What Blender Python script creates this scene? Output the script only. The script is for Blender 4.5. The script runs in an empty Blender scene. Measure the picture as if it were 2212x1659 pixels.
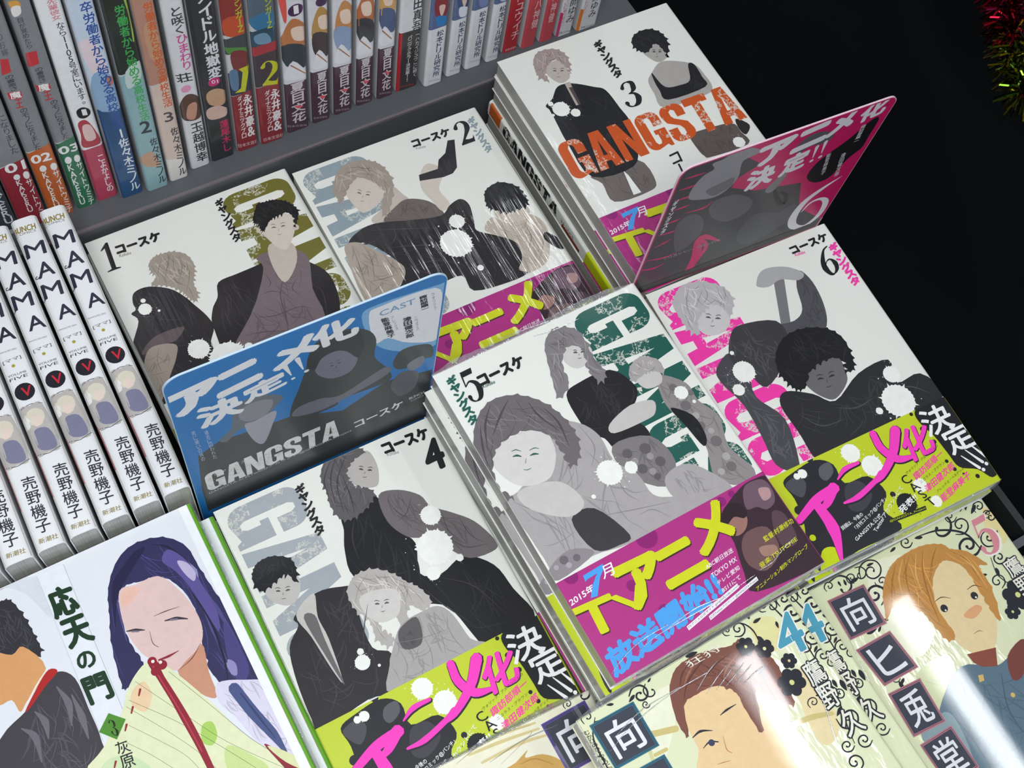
import bpy, math, random
from mathutils import Vector, Matrix
MM = 0.001
scn = bpy.context.scene
COL = scn.collection
random.seed(7)
# ------------------------------------------------------------------ camera, world, lights, exposure
cam_d = bpy.data.cameras.new('camera'); cam = bpy.data.objects.new('camera', cam_d); COL.objects.link(cam)
RM = ((0.8622066833618047, -0.49129771815213236, 0.12339443790035474),
      (-0.3998175786637914, -0.8096010526219766, -0.4297581172994994),
      (0.3110394491984248, 0.3212050555827154, -0.8944729025020517))
mw = Matrix([[RM[0][i], -RM[1][i], -RM[2][i]] for i in range(3)]).to_4x4()
mw.translation = Vector((-161.91276683753952, -226.60562397259528, 567.0513531179902)) * MM
cam.matrix_world = mw
cam_d.sensor_width = 36.0; cam_d.lens = 2610.092963805116 * 36 / 2212
cam_d.clip_start = 0.01; cam_d.clip_end = 50
scn.camera = cam
world = bpy.data.worlds.new('world'); scn.world = world; world.use_nodes = True
bg = world.node_tree.nodes['Background']; bg.inputs[0].default_value = (0.80, 0.88, 1.0, 1); bg.inputs[1].default_value = 0.15
def area(name, loc, target, sx, sy, power, col=(1, 1, 1)):
    d = bpy.data.lights.new(name, 'AREA'); d.shape = 'RECTANGLE'; d.size = sx; d.size_y = sy; d.energy = power; d.color = col
    o = bpy.data.objects.new(name, d); COL.objects.link(o); o.location = loc
    v = Vector(target) - Vector(loc); o.rotation_euler = v.to_track_quat('-Z', 'Y').to_euler(); return o
area('low_key_light', (-0.21, -0.27, 0.80), (-0.13, -0.10, 0.0), 0.4, 0.3, 6.5, (0.95, 0.98, 1.0))  # added key lamp, hung low so brightness falls off to the right and back
area('aisle_light', (-1.9, -0.6, 1.6), (0.0, 0.0, 0.0), 1.0, 1.0, 3.5, (0.93, 0.97, 1.0))
scn.view_settings.view_transform = 'Standard'; scn.view_settings.look = 'None'
scn.view_settings.gamma = 1.0; scn.view_settings.use_curve_mapping = False
scn.view_settings.exposure = 0.0
# ------------------------------------------------------------------ flat print on covers, cards and spines (mm)
ART={
'b1':[['G','6f6b2c',[125,4,125,178,82,4],1],
['P','2a2629',1,[58.4,57,70.5,56.3,83.6,56,92.6,54.7,103,58.6,112,67.4,118.5,79.4,116.9,96.2,110,109,98.4,110.9,47.7,106.9,43.7,84.1,47.9,72.4,54,65.8]],
['F','2a2629',[58.4,57,70.5,56.3,83.6,56,92.6,54.7,103,58.6,112,67.4,118.5,79.4,116.9,96.2,110,109,98.4,110.9,47.7,106.9,43.7,84.1,47.9,72.4,54,65.8],26,0.26,75,1.5],
['F','2a2629',[58.4,57,70.5,56.3,83.6,56,92.6,54.7,103,58.6,112,67.4,118.5,79.4,116.9,96.2,110,109,98.4,110.9,47.7,106.9,43.7,84.1,47.9,72.4,54,65.8],13,1,100,1.22],
['P','74666a',1,[85.8,59.3,84.9,51.1,95.5,50.5,106.7,54.7,112.5,64.3,105.7,84.2,99.2,109.1,47.4,105.7,65.6,85.3,74.5,75.7]],
['F','74666a',[85.8,59.3,84.9,51.1,95.5,50.5,106.7,54.7,112.5,64.3,105.7,84.2,99.2,109.1,47.4,105.7,65.6,85.3,74.5,75.7],26,0.26,75,0.75],
['F','74666a',[85.8,59.3,84.9,51.1,95.5,50.5,106.7,54.7,112.5,64.3,105.7,84.2,99.2,109.1,47.4,105.7,65.6,85.3,74.5,75.7],13,1,100,0.88],
['P','c0b6aa',1,[95.6,46.1,108.4,51.1,105.1,64,93,73.7,91.2,59.6]],
['S','4a3f41',[76.1,75.3,83.7,75.8,90.4,81.2],[0.09,0.46,0.09]],
['S','4a3f41',[67.4,87.2,78.2,91.4,92.7,92,99.8,96.5],[0.09,0.45,0.36,0.09]],
['S','4a3f41',[91.1,73.9,86.5,81.5,83,96.9,78.7,109.7],[0.09,0.45,0.36,0.09]],
['S','4a3f41',[84.9,63.2,85.4,70.1,82.3,72.9],[0.09,0.46,0.09]],
['S','4a3f41',[101.5,73.4,95.1,79.1,97.5,85.7],[0.09,0.46,0.09]],
['S','4a3f41',[56.4,95.6,68.6,98.4,81.6,103.7,97.5,105.1],[0.09,0.43,0.35,0.09]],
['P','d0c6ba',1,[98.3,29.2,106.7,26.3,117.6,33.7,114.8,41.6,109.7,48.3,103.6,53.3,99.4,50.2,96.6,42.1,94.9,34.5]],
['O','c6bbaf',94.9,34.5,2],
['O','c6bbaf',115,41.7,2.1],
['J','1b1b1f',[94,28.4,95.3,24.4,98.6,20.2,101.6,17,107,17.6,111.4,18.3,116.7,21.5,120.2,26.3,121.3,32,117.4,38.2,114,41.2,116.4,34.3,114.6,30,109,29.7,103.8,30.7,97.6,35.8,95.7,34.9,95.9,30.4],1.6],
['F','1b1b1f',[94,28.4,95.3,24.4,98.6,20.2,101.6,17,107,17.6,111.4,18.3,116.7,21.5,120.2,26.3,121.3,32,117.4,38.2,114,41.2,116.4,34.3,114.6,30,109,29.7,103.8,30.7,97.6,35.8,95.7,34.9,95.9,30.4],27,0.26,80,1.6],
['F','1b1b1f',[94,28.4,95.3,24.4,98.6,20.2,101.6,17,107,17.6,111.4,18.3,116.7,21.5,120.2,26.3,121.3,32,117.4,38.2,114,41.2,116.4,34.3,114.6,30,109,29.7,103.8,30.7,97.6,35.8,95.7,34.9,95.9,30.4],13,0.5,80,1.3],
['S','55504f',[102,36,103.3,36.2,104.4,37],[0.38,0.85,0.38]],
['S','55504f',[107.3,37.8,108.7,37.6,109.9,38.2],[0.37,0.84,0.37]],
['S','55504f',[102.3,34,103.8,34,105.2,35.2],[0.19,0.37,0.19]],
['S','55504f',[107.7,35.9,109.6,35.5,110.9,36.3],[0.19,0.37,0.19]],
['S','55504f',[103.1,41.9,104.2,42.5,105.6,42.4],[0.19,0.28,0.19]],
['S','55504f',[105.6,38.3,104.7,39.9],[0.14,0.24]],
['J','9f9488',[27.3,29.1,31.5,25.6,36.9,25.4,42.7,26.5,48.9,31.1,50.8,39.2,48.4,45.7,45.3,51.8,44.8,59.2,41.4,62.9,38.9,58.4,37.8,54.7,34,49.1,28.7,44.9,23.5,42.4,28,38.1,26.9,34.3],1.6],
['F','9f9488',[27.3,29.1,31.5,25.6,36.9,25.4,42.7,26.5,48.9,31.1,50.8,39.2,48.4,45.7,45.3,51.8,44.8,59.2,41.4,62.9,38.9,58.4,37.8,54.7,34,49.1,28.7,44.9,23.5,42.4,28,38.1,26.9,34.3],40,0.26,80,0.68],
['F','9f9488',[27.3,29.1,31.5,25.6,36.9,25.4,42.7,26.5,48.9,31.1,50.8,39.2,48.4,45.7,45.3,51.8,44.8,59.2,41.4,62.9,38.9,58.4,37.8,54.7,34,49.1,28.7,44.9,23.5,42.4,28,38.1,26.9,34.3],20,0.5,80,1.18],
['S','7d7368',[41.6,27.1,37,33.7,30.9,43.8],[0.09,0.46,0.09]],
['S','7d7368',[45.7,30.2,43.7,39.1,36.8,48.8],[0.09,0.45,0.09]],
['S','7d7368',[47.9,33.4,45.8,44.5,39.3,55.4],[0.09,0.46,0.09]],
['S','7d7368',[35.9,27.7,31.8,33.4,28.4,39.4],[0.09,0.45,0.09]],
['P','2a2629',1,[12.9,42.7,21.7,42.6,32.1,49.3,37.4,57.7,39.9,64.3,43.5,74.5,44.1,83.2,38.1,92.8,40.1,104.1,31,108.8,0.5,115.7,-5.1,112.9,-2.1,85.3,-1.1,74.6,7.8,61.3,6,55.2,9.3,53.6,9.6,48.5]],
['F','2a2629',[12.9,42.7,21.7,42.6,32.1,49.3,37.4,57.7,39.9,64.3,43.5,74.5,44.1,83.2,38.1,92.8,40.1,104.1,31,108.8,0.5,115.7,-5.1,112.9,-2.1,85.3,-1.1,74.6,7.8,61.3,6,55.2,9.3,53.6,9.6,48.5],26,0.26,75,1.5],
['F','2a2629',[12.9,42.7,21.7,42.6,32.1,49.3,37.4,57.7,39.9,64.3,43.5,74.5,44.1,83.2,38.1,92.8,40.1,104.1,31,108.8,0.5,115.7,-5.1,112.9,-2.1,85.3,-1.1,74.6,7.8,61.3,6,55.2,9.3,53.6,9.6,48.5],13,1,100,1.22],
['P','5d5152',1,[2.8,79.6,12.8,74.2,29,75.3,21.8,81.7,11.8,80.9,2.5,82.5]],
['P','9a8e82',1,[4.6,81.5,12.1,80.1,20.7,84.3,17.5,91.9,10.3,100.6,-1.6,114.7,-4.4,111.3,-1.7,92.6]],
['F','9a8e82',[4.6,81.5,12.1,80.1,20.7,84.3,17.5,91.9,10.3,100.6,-1.6,114.7,-4.4,111.3,-1.7,92.6],12,0.26,75,0.75],
['F','9a8e82',[4.6,81.5,12.1,80.1,20.7,84.3,17.5,91.9,10.3,100.6,-1.6,114.7,-4.4,111.3,-1.7,92.6],6,1,100,0.88],
['S','6d645b',[4.6,91.7,11,90.8,14.2,91.4],[0.09,0.34,0.09]],
['S','6d645b',[11.4,81.8,7.5,89.1,6.8,96.8],[0.09,0.34,0.09]],
['S','6d645b',[0.4,95.7,5,97,10,97.4],[0.08,0.33,0.08]],
['S','453b3e',[18,45.1,22.7,50.6,23.8,60.7],[0.09,0.62,0.09]],
['S','453b3e',[33.4,54.7,35.5,66.4,33.5,79.1],[0.09,0.61,0.09]],
['S','453b3e',[14.7,61.5,24.1,68.2,31.7,70.9],[0.09,0.61,0.09]],
['S','453b3e',[57.5,61,60.4,68.8,56.4,79.7],[0.09,0.62,0.09]],
['S','453b3e',[109.4,80.5,109.2,92.5,104.8,105.4],[0.09,0.65,0.09]],
['D','eeefe9',14.1,55.5,3.7],
['D','eeefe9',15.3,49.9,1.4],
['D','eeefe9',30.8,92.3,6.1],
['D','eeefe9',43.2,105.1,10.3],
['D','eeefe9',56.6,103,2.3],
['O','eeefe9',20.8,59.8,0.8],
['N','1b1b1f','1',[5.9,4.6,15.6,4.8,3.9,23.9]],
['T','1b1b1f','コースケ',[15,8.9,41.1,10,14.3,15],7],
['T','8a8378','Kohske',[14.9,15.2,21.7,16,14.5,17.3],1],
['V','1b1b1f','ギャングスタ',[78.8,4,84.6,3.8,77.3,36.3],6]],
'b2':[['G','8c9ca4',[46,3,46,178,3,3],1],
['P','c0b6aa',1,[50.5,32,55.1,41.4,56.5,46.8,50.5,52.5,31.7,53.6,29.8,49.2,40.3,44.3]],
['P','6a5d5b',1,[47,47.3,56.1,45.4,67.2,52.2,71.8,63.3,67.6,67.4,50.4,60.8,35.5,54.1]],
['F','6a5d5b',[47,47.3,56.1,45.4,67.2,52.2,71.8,63.3,67.6,67.4,50.4,60.8,35.5,54.1],12,0.26,75,0.75],
['F','6a5d5b',[47,47.3,56.1,45.4,67.2,52.2,71.8,63.3,67.6,67.4,50.4,60.8,35.5,54.1],6,1,100,0.88],
['P','cfc5b8',1,[70.5,33.6,76.6,27.6,80.9,27.6,84.7,32.4,83.3,39.2,76.9,47.5,78.3,59,71.5,62,69.1,52.5,67.2,43.1]],
['P','29272b',0,[99,16.3,103.4,17.4,94.9,37,90.4,39.9,83.9,40.1,68.9,36.6,70.5,32.4,83.3,33.1,86.9,27.2,93.2,24.3]],
['P','bdb1a4',1,[97.4,78.5,105.5,86.9,119,85.8,124.9,94.5,122.9,105.6,113.5,120.2,99.3,123,93.9,119.3,100.2,111.8,102.1,100.8,92.8,90.7,89,84.2]],
['F','bdb1a4',[97.4,78.5,105.5,86.9,119,85.8,124.9,94.5,122.9,105.6,113.5,120.2,99.3,123,93.9,119.3,100.2,111.8,102.1,100.8,92.8,90.7,89,84.2],22,0.26,75,0.75],
['F','bdb1a4',[97.4,78.5,105.5,86.9,119,85.8,124.9,94.5,122.9,105.6,113.5,120.2,99.3,123,93.9,119.3,100.2,111.8,102.1,100.8,92.8,90.7,89,84.2],11,1,100,0.88],
['P','2a2629',1,[10.6,58,19.5,53.9,27.9,53,38.8,55.6,50.9,59.9,69.1,64.5,77.8,60,85.8,58.7,88.8,64.9,85.7,76.8,84.3,83.3,92.8,90.7,102.1,100.8,100.2,111.8,94.4,118.4,98.4,122.6,85.4,123.5,62.7,119.8,61,107.6,42.9,107.3,19.1,105.2,31.4,90.6,26.1,73.2,17.4,62.3,11.1,65.2,8.2,65]],
['F','2a2629',[10.6,58,19.5,53.9,27.9,53,38.8,55.6,50.9,59.9,69.1,64.5,77.8,60,85.8,58.7,88.8,64.9,85.7,76.8,84.3,83.3,92.8,90.7,102.1,100.8,100.2,111.8,94.4,118.4,98.4,122.6,85.4,123.5,62.7,119.8,61,107.6,42.9,107.3,19.1,105.2,31.4,90.6,26.1,73.2,17.4,62.3,11.1,65.2,8.2,65],26,0.26,75,1.5],
['F','2a2629',[10.6,58,19.5,53.9,27.9,53,38.8,55.6,50.9,59.9,69.1,64.5,77.8,60,85.8,58.7,88.8,64.9,85.7,76.8,84.3,83.3,92.8,90.7,102.1,100.8,100.2,111.8,94.4,118.4,98.4,122.6,85.4,123.5,62.7,119.8,61,107.6,42.9,107.3,19.1,105.2,31.4,90.6,26.1,73.2,17.4,62.3,11.1,65.2,8.2,65],13,1,100,1.22],
['P','a99d90',1,[15.8,61.6,22.8,71.7,29.8,81.8,32.3,88.7,27.8,95.7,16,101.5,3.2,101.7,1.4,91.4,3.8,72.2,6.8,59.8]],
['F','a99d90',[15.8,61.6,22.8,71.7,29.8,81.8,32.3,88.7,27.8,95.7,16,101.5,3.2,101.7,1.4,91.4,3.8,72.2,6.8,59.8],22,0.26,75,0.75],
['F','a99d90',[15.8,61.6,22.8,71.7,29.8,81.8,32.3,88.7,27.8,95.7,16,101.5,3.2,101.7,1.4,91.4,3.8,72.2,6.8,59.8],11,1,100,0.88],
['S','5c534d',[17,63.3,16.8,75.9,12,89.6],[0.1,0.38,0.1]],
['S','5c534d',[25.1,75.1,26.3,84.8,30.2,88.9],[0.1,0.39,0.1]],
['S','5c534d',[10.7,63.9,8.5,76.6,5.3,95.5],[0.1,0.39,0.1]],
['S','5c534d',[9.6,88.5,17.8,90,27.2,90.9],[0.1,0.38,0.1]],
['S','5c534d',[10.3,72.9,12.5,78.5],[0.1,0.29]],
['S','4a4044',[24.4,56.1,44.7,64.1,66,72.6],[0.1,0.69,0.1]],
['S','4a4044',[27,71.3,44.3,76.9,60.9,84.4,77.2,96.5],[0.1,0.69,0.69,0.1]],
['S','4a4044',[31.9,89.6,51,91.6,69.7,104.7],[0.1,0.67,0.1]],
['S','4a4044',[82.9,89.8,90.7,100.4,94.8,114],[0.1,0.68,0.1]],
['S','4a4044',[39.5,58.3,37.3,66.7,31.2,70.9],[0.1,0.69,0.1]],
['S','4a4044',[82.3,63.2,82.6,70.6,78.4,80.6],[0.1,0.71,0.1]],
['P','cdc3b7',1,[26.7,17.8,43.3,21.5,49.1,26.5,46,34.9,37.4,41.9,28.4,43.8,25.6,41.3,23.8,34.6,23.4,24.8]],
['J','9f9488',[17.2,22,23.2,12.6,30.7,7.3,41.7,7.9,49.7,12.6,53.4,19.8,53.2,30.8,45.4,44.3,38.2,50.6,38.6,43.6,45.1,34.5,42.8,26.8,36.1,19.5,28.7,22.3,21.1,29.7,17.2,31.6,17.4,26.9],1.6],
['F','9f9488',[17.2,22,23.2,12.6,30.7,7.3,41.7,7.9,49.7,12.6,53.4,19.8,53.2,30.8,45.4,44.3,38.2,50.6,38.6,43.6,45.1,34.5,42.8,26.8,36.1,19.5,28.7,22.3,21.1,29.7,17.2,31.6,17.4,26.9],40,0.26,80,0.68],
['F','9f9488',[17.2,22,23.2,12.6,30.7,7.3,41.7,7.9,49.7,12.6,53.4,19.8,53.2,30.8,45.4,44.3,38.2,50.6,38.6,43.6,45.1,34.5,42.8,26.8,36.1,19.5,28.7,22.3,21.1,29.7,17.2,31.6,17.4,26.9],20,0.5,80,1.18],
['S','7b7167',[30.6,9.7,39.5,12.5,46.5,19.2],[0.1,0.41,0.1]],
['S','7b7167',[23.9,15.3,33,13.3,42.4,15],[0.1,0.4,0.1]],
['S','7b7167',[49.1,26.5,46.8,35.2,42.5,42.9],[0.1,0.41,0.1]],
['S','55504f',[30,28.8,31.1,29.4,31.8,30.6],[0.4,0.9,0.4]],
['S','55504f',[34,32.3,35.2,32.7,36.1,33.6],[0.4,0.89,0.4]],
['S','55504f',[30.9,27,32.2,27.6,33,29.1],[0.2,0.4,0.2]],
['S','55504f',[34.9,30.7,36.6,31,37.5,32.2],[0.2,0.4,0.2]],
['S','55504f',[29.2,34.7,29.9,35.6,31.2,36],[0.2,0.3,0.2]],
['S','55504f',[32.3,32.2,31.1,33.4],[0.15,0.25]],
['P','c6bbaf',1,[101.7,74.4,109.2,80.2,118.8,78.4,121.5,83.3,116.5,88.3,109.2,88,104.3,85.2,100,79.6]],
['J','1b1b1f',[100.5,62.9,104.9,58.7,114,57.8,122.2,64.6,123.8,73.3,121.8,79.8,113.7,79.8,107.5,79.4,100.9,74,98.5,70.5],1.6],
['F','1b1b1f',[100.5,62.9,104.9,58.7,114,57.8,122.2,64.6,123.8,73.3,121.8,79.8,113.7,79.8,107.5,79.4,100.9,74,98.5,70.5],34,0.26,80,1.6],
['F','1b1b1f',[100.5,62.9,104.9,58.7,114,57.8,122.2,64.6,123.8,73.3,121.8,79.8,113.7,79.8,107.5,79.4,100.9,74,98.5,70.5],17,0.5,80,1.3],
['P','2a2629',1,[122.8,101.9,129.3,113.2,125.1,116.7,119.3,106.3]],
['S','6b5a58',[98,87.1,99.1,94.7,92.2,103.4],[0.1,0.4,0.1]],
['S','6b5a58',[113.5,91.7,112.7,100.9,105.7,109.6],[0.1,0.41,0.1]],
['S','6b5a58',[118.7,97.7,117.3,107.8,110.3,116.4],[0.1,0.41,0.1]],
['D','eeefe9',76.1,72.4,4.8],
['D','eeefe9',68.3,86,9.7],
['O','eeefe9',73.7,107.5,2],
['N','1b1b1f','2',[106.5,6,117.9,6.1,104.8,23.7]],
['T','1b1b1f','コースケ',[77.8,7.1,103.5,7.6,77,12.8],7],
['T','8c9ca4','Kohske',[78.2,13.1,84.5,13.9,77.7,14.8],1],
['V','8c9ca4','ギャングスタ',[117.5,6.5,123.3,5.9,116.5,35.2],6]],
'b3':[['P','6e6462',1,[12,98.1,43.3,99.5,45.5,118.4,36.6,122.6,14.7,120.3,14.6,106.1]],
['F','6e6462',[12,98.1,43.3,99.5,45.5,118.4,36.6,122.6,14.7,120.3,14.6,106.1],18,0.26,75,0.75],
['F','6e6462',[12,98.1,43.3,99.5,45.5,118.4,36.6,122.6,14.7,120.3,14.6,106.1],9,1,100,0.88],
['P','5c524f',1,[83.1,97.1,88.6,96.6,112.8,99.8,115.3,108.1,114.7,117.9,87.4,116.7,83.7,114.3,82.5,108.2]],
['F','5c524f',[83.1,97.1,88.6,96.6,112.8,99.8,115.3,108.1,114.7,117.9,87.4,116.7,83.7,114.3,82.5,108.2],16,0.26,75,0.75],
['F','5c524f',[83.1,97.1,88.6,96.6,112.8,99.8,115.3,108.1,114.7,117.9,87.4,116.7,83.7,114.3,82.5,108.2],8,1,100,0.88],
['P','eeefe9',0,[31.2,103.1,32.4,107.1,33.2,121.1,27.9,120.8]],
['P','1b1b1f',1,[11.5,41.9,17.9,38.8,25.6,31.9,35.1,33,46.9,41,52.6,46.3,53.8,61.4,54.3,73.2,49.4,89.5,38.7,103,11.3,99.2,9.9,72.3,11.1,57.4,12.3,46.5]],
['F','1b1b1f',[11.5,41.9,17.9,38.8,25.6,31.9,35.1,33,46.9,41,52.6,46.3,53.8,61.4,54.3,73.2,49.4,89.5,38.7,103,11.3,99.2,9.9,72.3,11.1,57.4,12.3,46.5],26,0.26,75,1.5],
['F','1b1b1f',[11.5,41.9,17.9,38.8,25.6,31.9,35.1,33,46.9,41,52.6,46.3,53.8,61.4,54.3,73.2,49.4,89.5,38.7,103,11.3,99.2,9.9,72.3,11.1,57.4,12.3,46.5],13,1,100,1.22],
['P','b5a99c',0,[31,31.3,34.7,31.4,32.5,49.4,29.2,49.2]],
['P','4d4545',0,[31.8,35.3,34.2,35.6,32.5,49.4,30.8,49.5]],
['P','b9b0a8',1,[28.3,13.9,39.6,14.2,38.5,22.7,36.1,29,29,30.4,25,24.3,24.6,18.3]],
['J','a0918d',[21.6,8.1,28,3.3,38.5,5,43,12.6,40,23.3,37.3,25.9,37.8,19.4,35.2,13.1,29.4,14.4,24.4,19.7,22.6,26.3,18.6,20.2,19.2,14.5],1.6],
['F','a0918d',[21.6,8.1,28,3.3,38.5,5,43,12.6,40,23.3,37.3,25.9,37.8,19.4,35.2,13.1,29.4,14.4,24.4,19.7,22.6,26.3,18.6,20.2,19.2,14.5],24,0.26,80,0.68],
['F','a0918d',[21.6,8.1,28,3.3,38.5,5,43,12.6,40,23.3,37.3,25.9,37.8,19.4,35.2,13.1,29.4,14.4,24.4,19.7,22.6,26.3,18.6,20.2,19.2,14.5],12,0.5,80,1.18],
['S','6b5350',[29.2,19.9,30.3,20.2,31.1,21],[0.5,1.11,0.5]],
['S','6b5350',[33.4,22,34.6,22,35.5,22.6],[0.49,1.09,0.49]],
['S','6b5350',[29.8,18.3,31.1,18.5,32.1,19.6],[0.25,0.49,0.25]],
['S','6b5350',[34.1,20.4,35.7,20.4,36.7,21.2],[0.25,0.5,0.25]],
['S','6b5350',[29.1,24.9,29.9,25.6,31.1,25.6],[0.24,0.37,0.24]],
['S','6b5350',[31.8,22.2,30.8,23.5],[0.19,0.31]],
['P','a9a5a0',1,[96.2,40.9,105.4,43.3,116.5,51,118.3,60.8,117.7,71,110.6,74.7,80.3,72.8,79.9,60.9,81.3,51.1,87.1,46.1]],
['P','1b1b1f',1,[87.1,46.1,89,58.8,99.1,61.6,107.1,60.6,112.8,49.4,116.5,51,115.9,61.3,113.5,69.2,85.6,68.5,84.4,59.9,85,52.7]],
['F','1b1b1f',[87.1,46.1,89,58.8,99.1,61.6,107.1,60.6,112.8,49.4,116.5,51,115.9,61.3,113.5,69.2,85.6,68.5,84.4,59.9,85,52.7],10,0.26,75,1.5],
['F','1b1b1f',[87.1,46.1,89,58.8,99.1,61.6,107.1,60.6,112.8,49.4,116.5,51,115.9,61.3,113.5,69.2,85.6,68.5,84.4,59.9,85,52.7],5,1,100,1.22],
['P','a9a5a0',1,[90.9,28.1,102.1,25.1,105.4,32.6,102.7,39.1,96.4,40.6,92.5,36.3]],
['J','1b1b1f',[87.6,20.6,92.9,15.1,103.4,14.4,110.1,20.7,109.6,29.8,102.7,39.1,103.6,33.4,101.3,26.3,93.3,30.6,88.8,27.2],1.6],
['F','1b1b1f',[87.6,20.6,92.9,15.1,103.4,14.4,110.1,20.7,109.6,29.8,102.7,39.1,103.6,33.4,101.3,26.3,93.3,30.6,88.8,27.2],25,0.26,80,1.6],
['F','1b1b1f',[87.6,20.6,92.9,15.1,103.4,14.4,110.1,20.7,109.6,29.8,102.7,39.1,103.6,33.4,101.3,26.3,93.3,30.6,88.8,27.2],12,0.5,80,1.3],
['S','3c3838',[96.6,31.8,97.5,32,98.2,32.7],[0.5,1.13,0.5]],
['S','3c3838',[100.1,33.5,101.1,33.5,101.9,34],[0.5,1.13,0.5]],
['S','3c3838',[97.2,30.4,98.3,30.6,99,31.5],[0.25,0.51,0.25]],
['S','3c3838',[100.7,32.2,102.1,32.2,102.9,32.8],[0.26,0.51,0.26]],
['S','3c3838',[96.4,35.9,97.1,36.4,98.1,36.4],[0.25,0.38,0.25]],
['S','3c3838',[98.8,33.7,97.9,34.7],[0.19,0.31]],
['P','2a2629',1,[117.8,98.3,123.5,105.9,117.3,111.2,115.4,106]],
['D','eeefe9',19,47.9,5.4],
['D','eeefe9',15,41.9,1.7],
['D','eeefe9',26.1,53.9,3],
['D','eeefe9',109.8,114.4,3.9],
['O','eeefe9',12.2,50,1],
['G','c4521c',[2,70,128.5,73.1,0.1,97.6],1],
['V','1b1b1f','ギャングスタ',[63.6,10.3,70.5,9.7,62.5,41],6],
['N','1b1b1f','3',[61.4,45.6,74.5,45.3,56.8,64.9]],
['V','1b1b1f','コースケ',[63,104.6,70.5,104.1,57.9,137.5],3]],
'b4':[['G','a3a9af',[45,3,45,178,4,3],1],
['P','1b1b1f',1,[59.2,32.2,68.5,28.5,80.1,28.6,82.1,40.6,82.9,52,88,62.6,82.6,78.6,92.8,83.7,107.6,80.4,120,91.9,123.1,108.1,126.1,126.6,105.3,129,95,128.9,88.8,104,81.3,96.3,65.1,88.2,51,65.5,52.5,50.4,57.1,39.3]],
['F','1b1b1f',[59.2,32.2,68.5,28.5,80.1,28.6,82.1,40.6,82.9,52,88,62.6,82.6,78.6,92.8,83.7,107.6,80.4,120,91.9,123.1,108.1,126.1,126.6,105.3,129,95,128.9,88.8,104,81.3,96.3,65.1,88.2,51,65.5,52.5,50.4,57.1,39.3],26,0.26,75,1.5],
['F','1b1b1f',[59.2,32.2,68.5,28.5,80.1,28.6,82.1,40.6,82.9,52,88,62.6,82.6,78.6,92.8,83.7,107.6,80.4,120,91.9,123.1,108.1,126.1,126.6,105.3,129,95,128.9,88.8,104,81.3,96.3,65.1,88.2,51,65.5,52.5,50.4,57.1,39.3],13,1,100,1.22],
['P','6d6668',1,[82.2,29.7,93.1,31.5,102.3,39.4,104.8,47.6,113.6,56.1,122,65.7,126.9,79.1,125,84.9,110.2,83,101.5,72,93.3,62.5,85.5,57.3,79.9,45.1]],
['F','6d6668',[82.2,29.7,93.1,31.5,102.3,39.4,104.8,47.6,113.6,56.1,122,65.7,126.9,79.1,125,84.9,110.2,83,101.5,72,93.3,62.5,85.5,57.3,79.9,45.1],26,0.26,75,0.75],
['F','6d6668',[82.2,29.7,93.1,31.5,102.3,39.4,104.8,47.6,113.6,56.1,122,65.7,126.9,79.1,125,84.9,110.2,83,101.5,72,93.3,62.5,85.5,57.3,79.9,45.1],13,1,100,0.88],
['S','47424a',[85.3,34,87.3,43.2,93.5,51.7],[0.12,0.48,0.12]],
['S','47424a',[108.4,53.5,107,63.8,111,73.9],[0.12,0.48,0.12]],
['S','47424a',[115.7,59.8,116.4,71.2,121.5,79.1],[0.12,0.48,0.12]],
['S','47424a',[97.5,38.5,91.5,45.2,85.1,47.6],[0.12,0.48,0.12]],
['S','47424a',[105.8,68.7,111.9,77.1,123.6,80.2],[0.12,0.47,0.12]],
['P','b5b0ac',1,[80.4,3.5,88.2,3.7,89.4,12.1,87.4,19.6,83.3,24.6,74.9,20.6,70.8,12.9,72.9,5.6]],
['J','5e5a5c',[58.7,7.1,64,-0.2,73.3,-3.5,82.6,-1.2,86.3,3.5,79.3,5.8,73.4,10,71.8,16.2,77,21.6,80.6,27.5,74.3,32.7,65.4,35.2,58.6,33.3,56.6,24.1,58.1,15.2],1.6],
['F','5e5a5c',[58.7,7.1,64,-0.2,73.3,-3.5,82.6,-1.2,86.3,3.5,79.3,5.8,73.4,10,71.8,16.2,77,21.6,80.6,27.5,74.3,32.7,65.4,35.2,58.6,33.3,56.6,24.1,58.1,15.2],40,0.26,80,0.68],
['F','5e5a5c',[58.7,7.1,64,-0.2,73.3,-3.5,82.6,-1.2,86.3,3.5,79.3,5.8,73.4,10,71.8,16.2,77,21.6,80.6,27.5,74.3,32.7,65.4,35.2,58.6,33.3,56.6,24.1,58.1,15.2],20,0.5,80,1.18],
['S','3e3b3e',[72.5,-1.8,63.4,9.4,59.2,24],[0.12,0.74,0.25]],
['S','3e3b3e',[76.2,1.4,65.5,13.2,61.2,30.5],[0.12,0.74,0.25]],
['S','3e3b3e',[69.7,9.6,68.6,23,66.4,33],[0.12,0.73,0.24]],
['S','3e3b3e',[67.7,0.2,59.7,9,58.1,18],[0.12,0.73,0.24]],
['S','4a4646',[79.3,11.5,80.3,11.9,81.1,12.9],[0.48,1.09,0.48]],
['S','4a4646',[83.2,14.2,84.4,14.5,85.3,15.2],[0.49,1.11,0.49]],
['S','4a4646',[79.9,9.9,81.1,10.4,82,11.6],[0.24,0.49,0.24]],
['S','4a4646',[83.9,12.8,85.4,13.1,86.3,14],[0.25,0.49,0.25]],
['S','4a4646',[79.2,16.4,80,17.1,81.2,17.4],[0.24,0.36,0.24]],
['S','4a4646',[81.8,14.2,80.8,15.2],[0.18,0.3]],
['P','2d2a2e',1,[14.4,70.4,29.5,63.9,42.9,66.7,48.5,70.8,44.5,84.3,43.2,102.6,50.6,110.1,42.3,126.8,29.8,125.3,3,128.2,0.9,121.2,2.2,100.2,6,83.7,14.5,75.5]],
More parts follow.
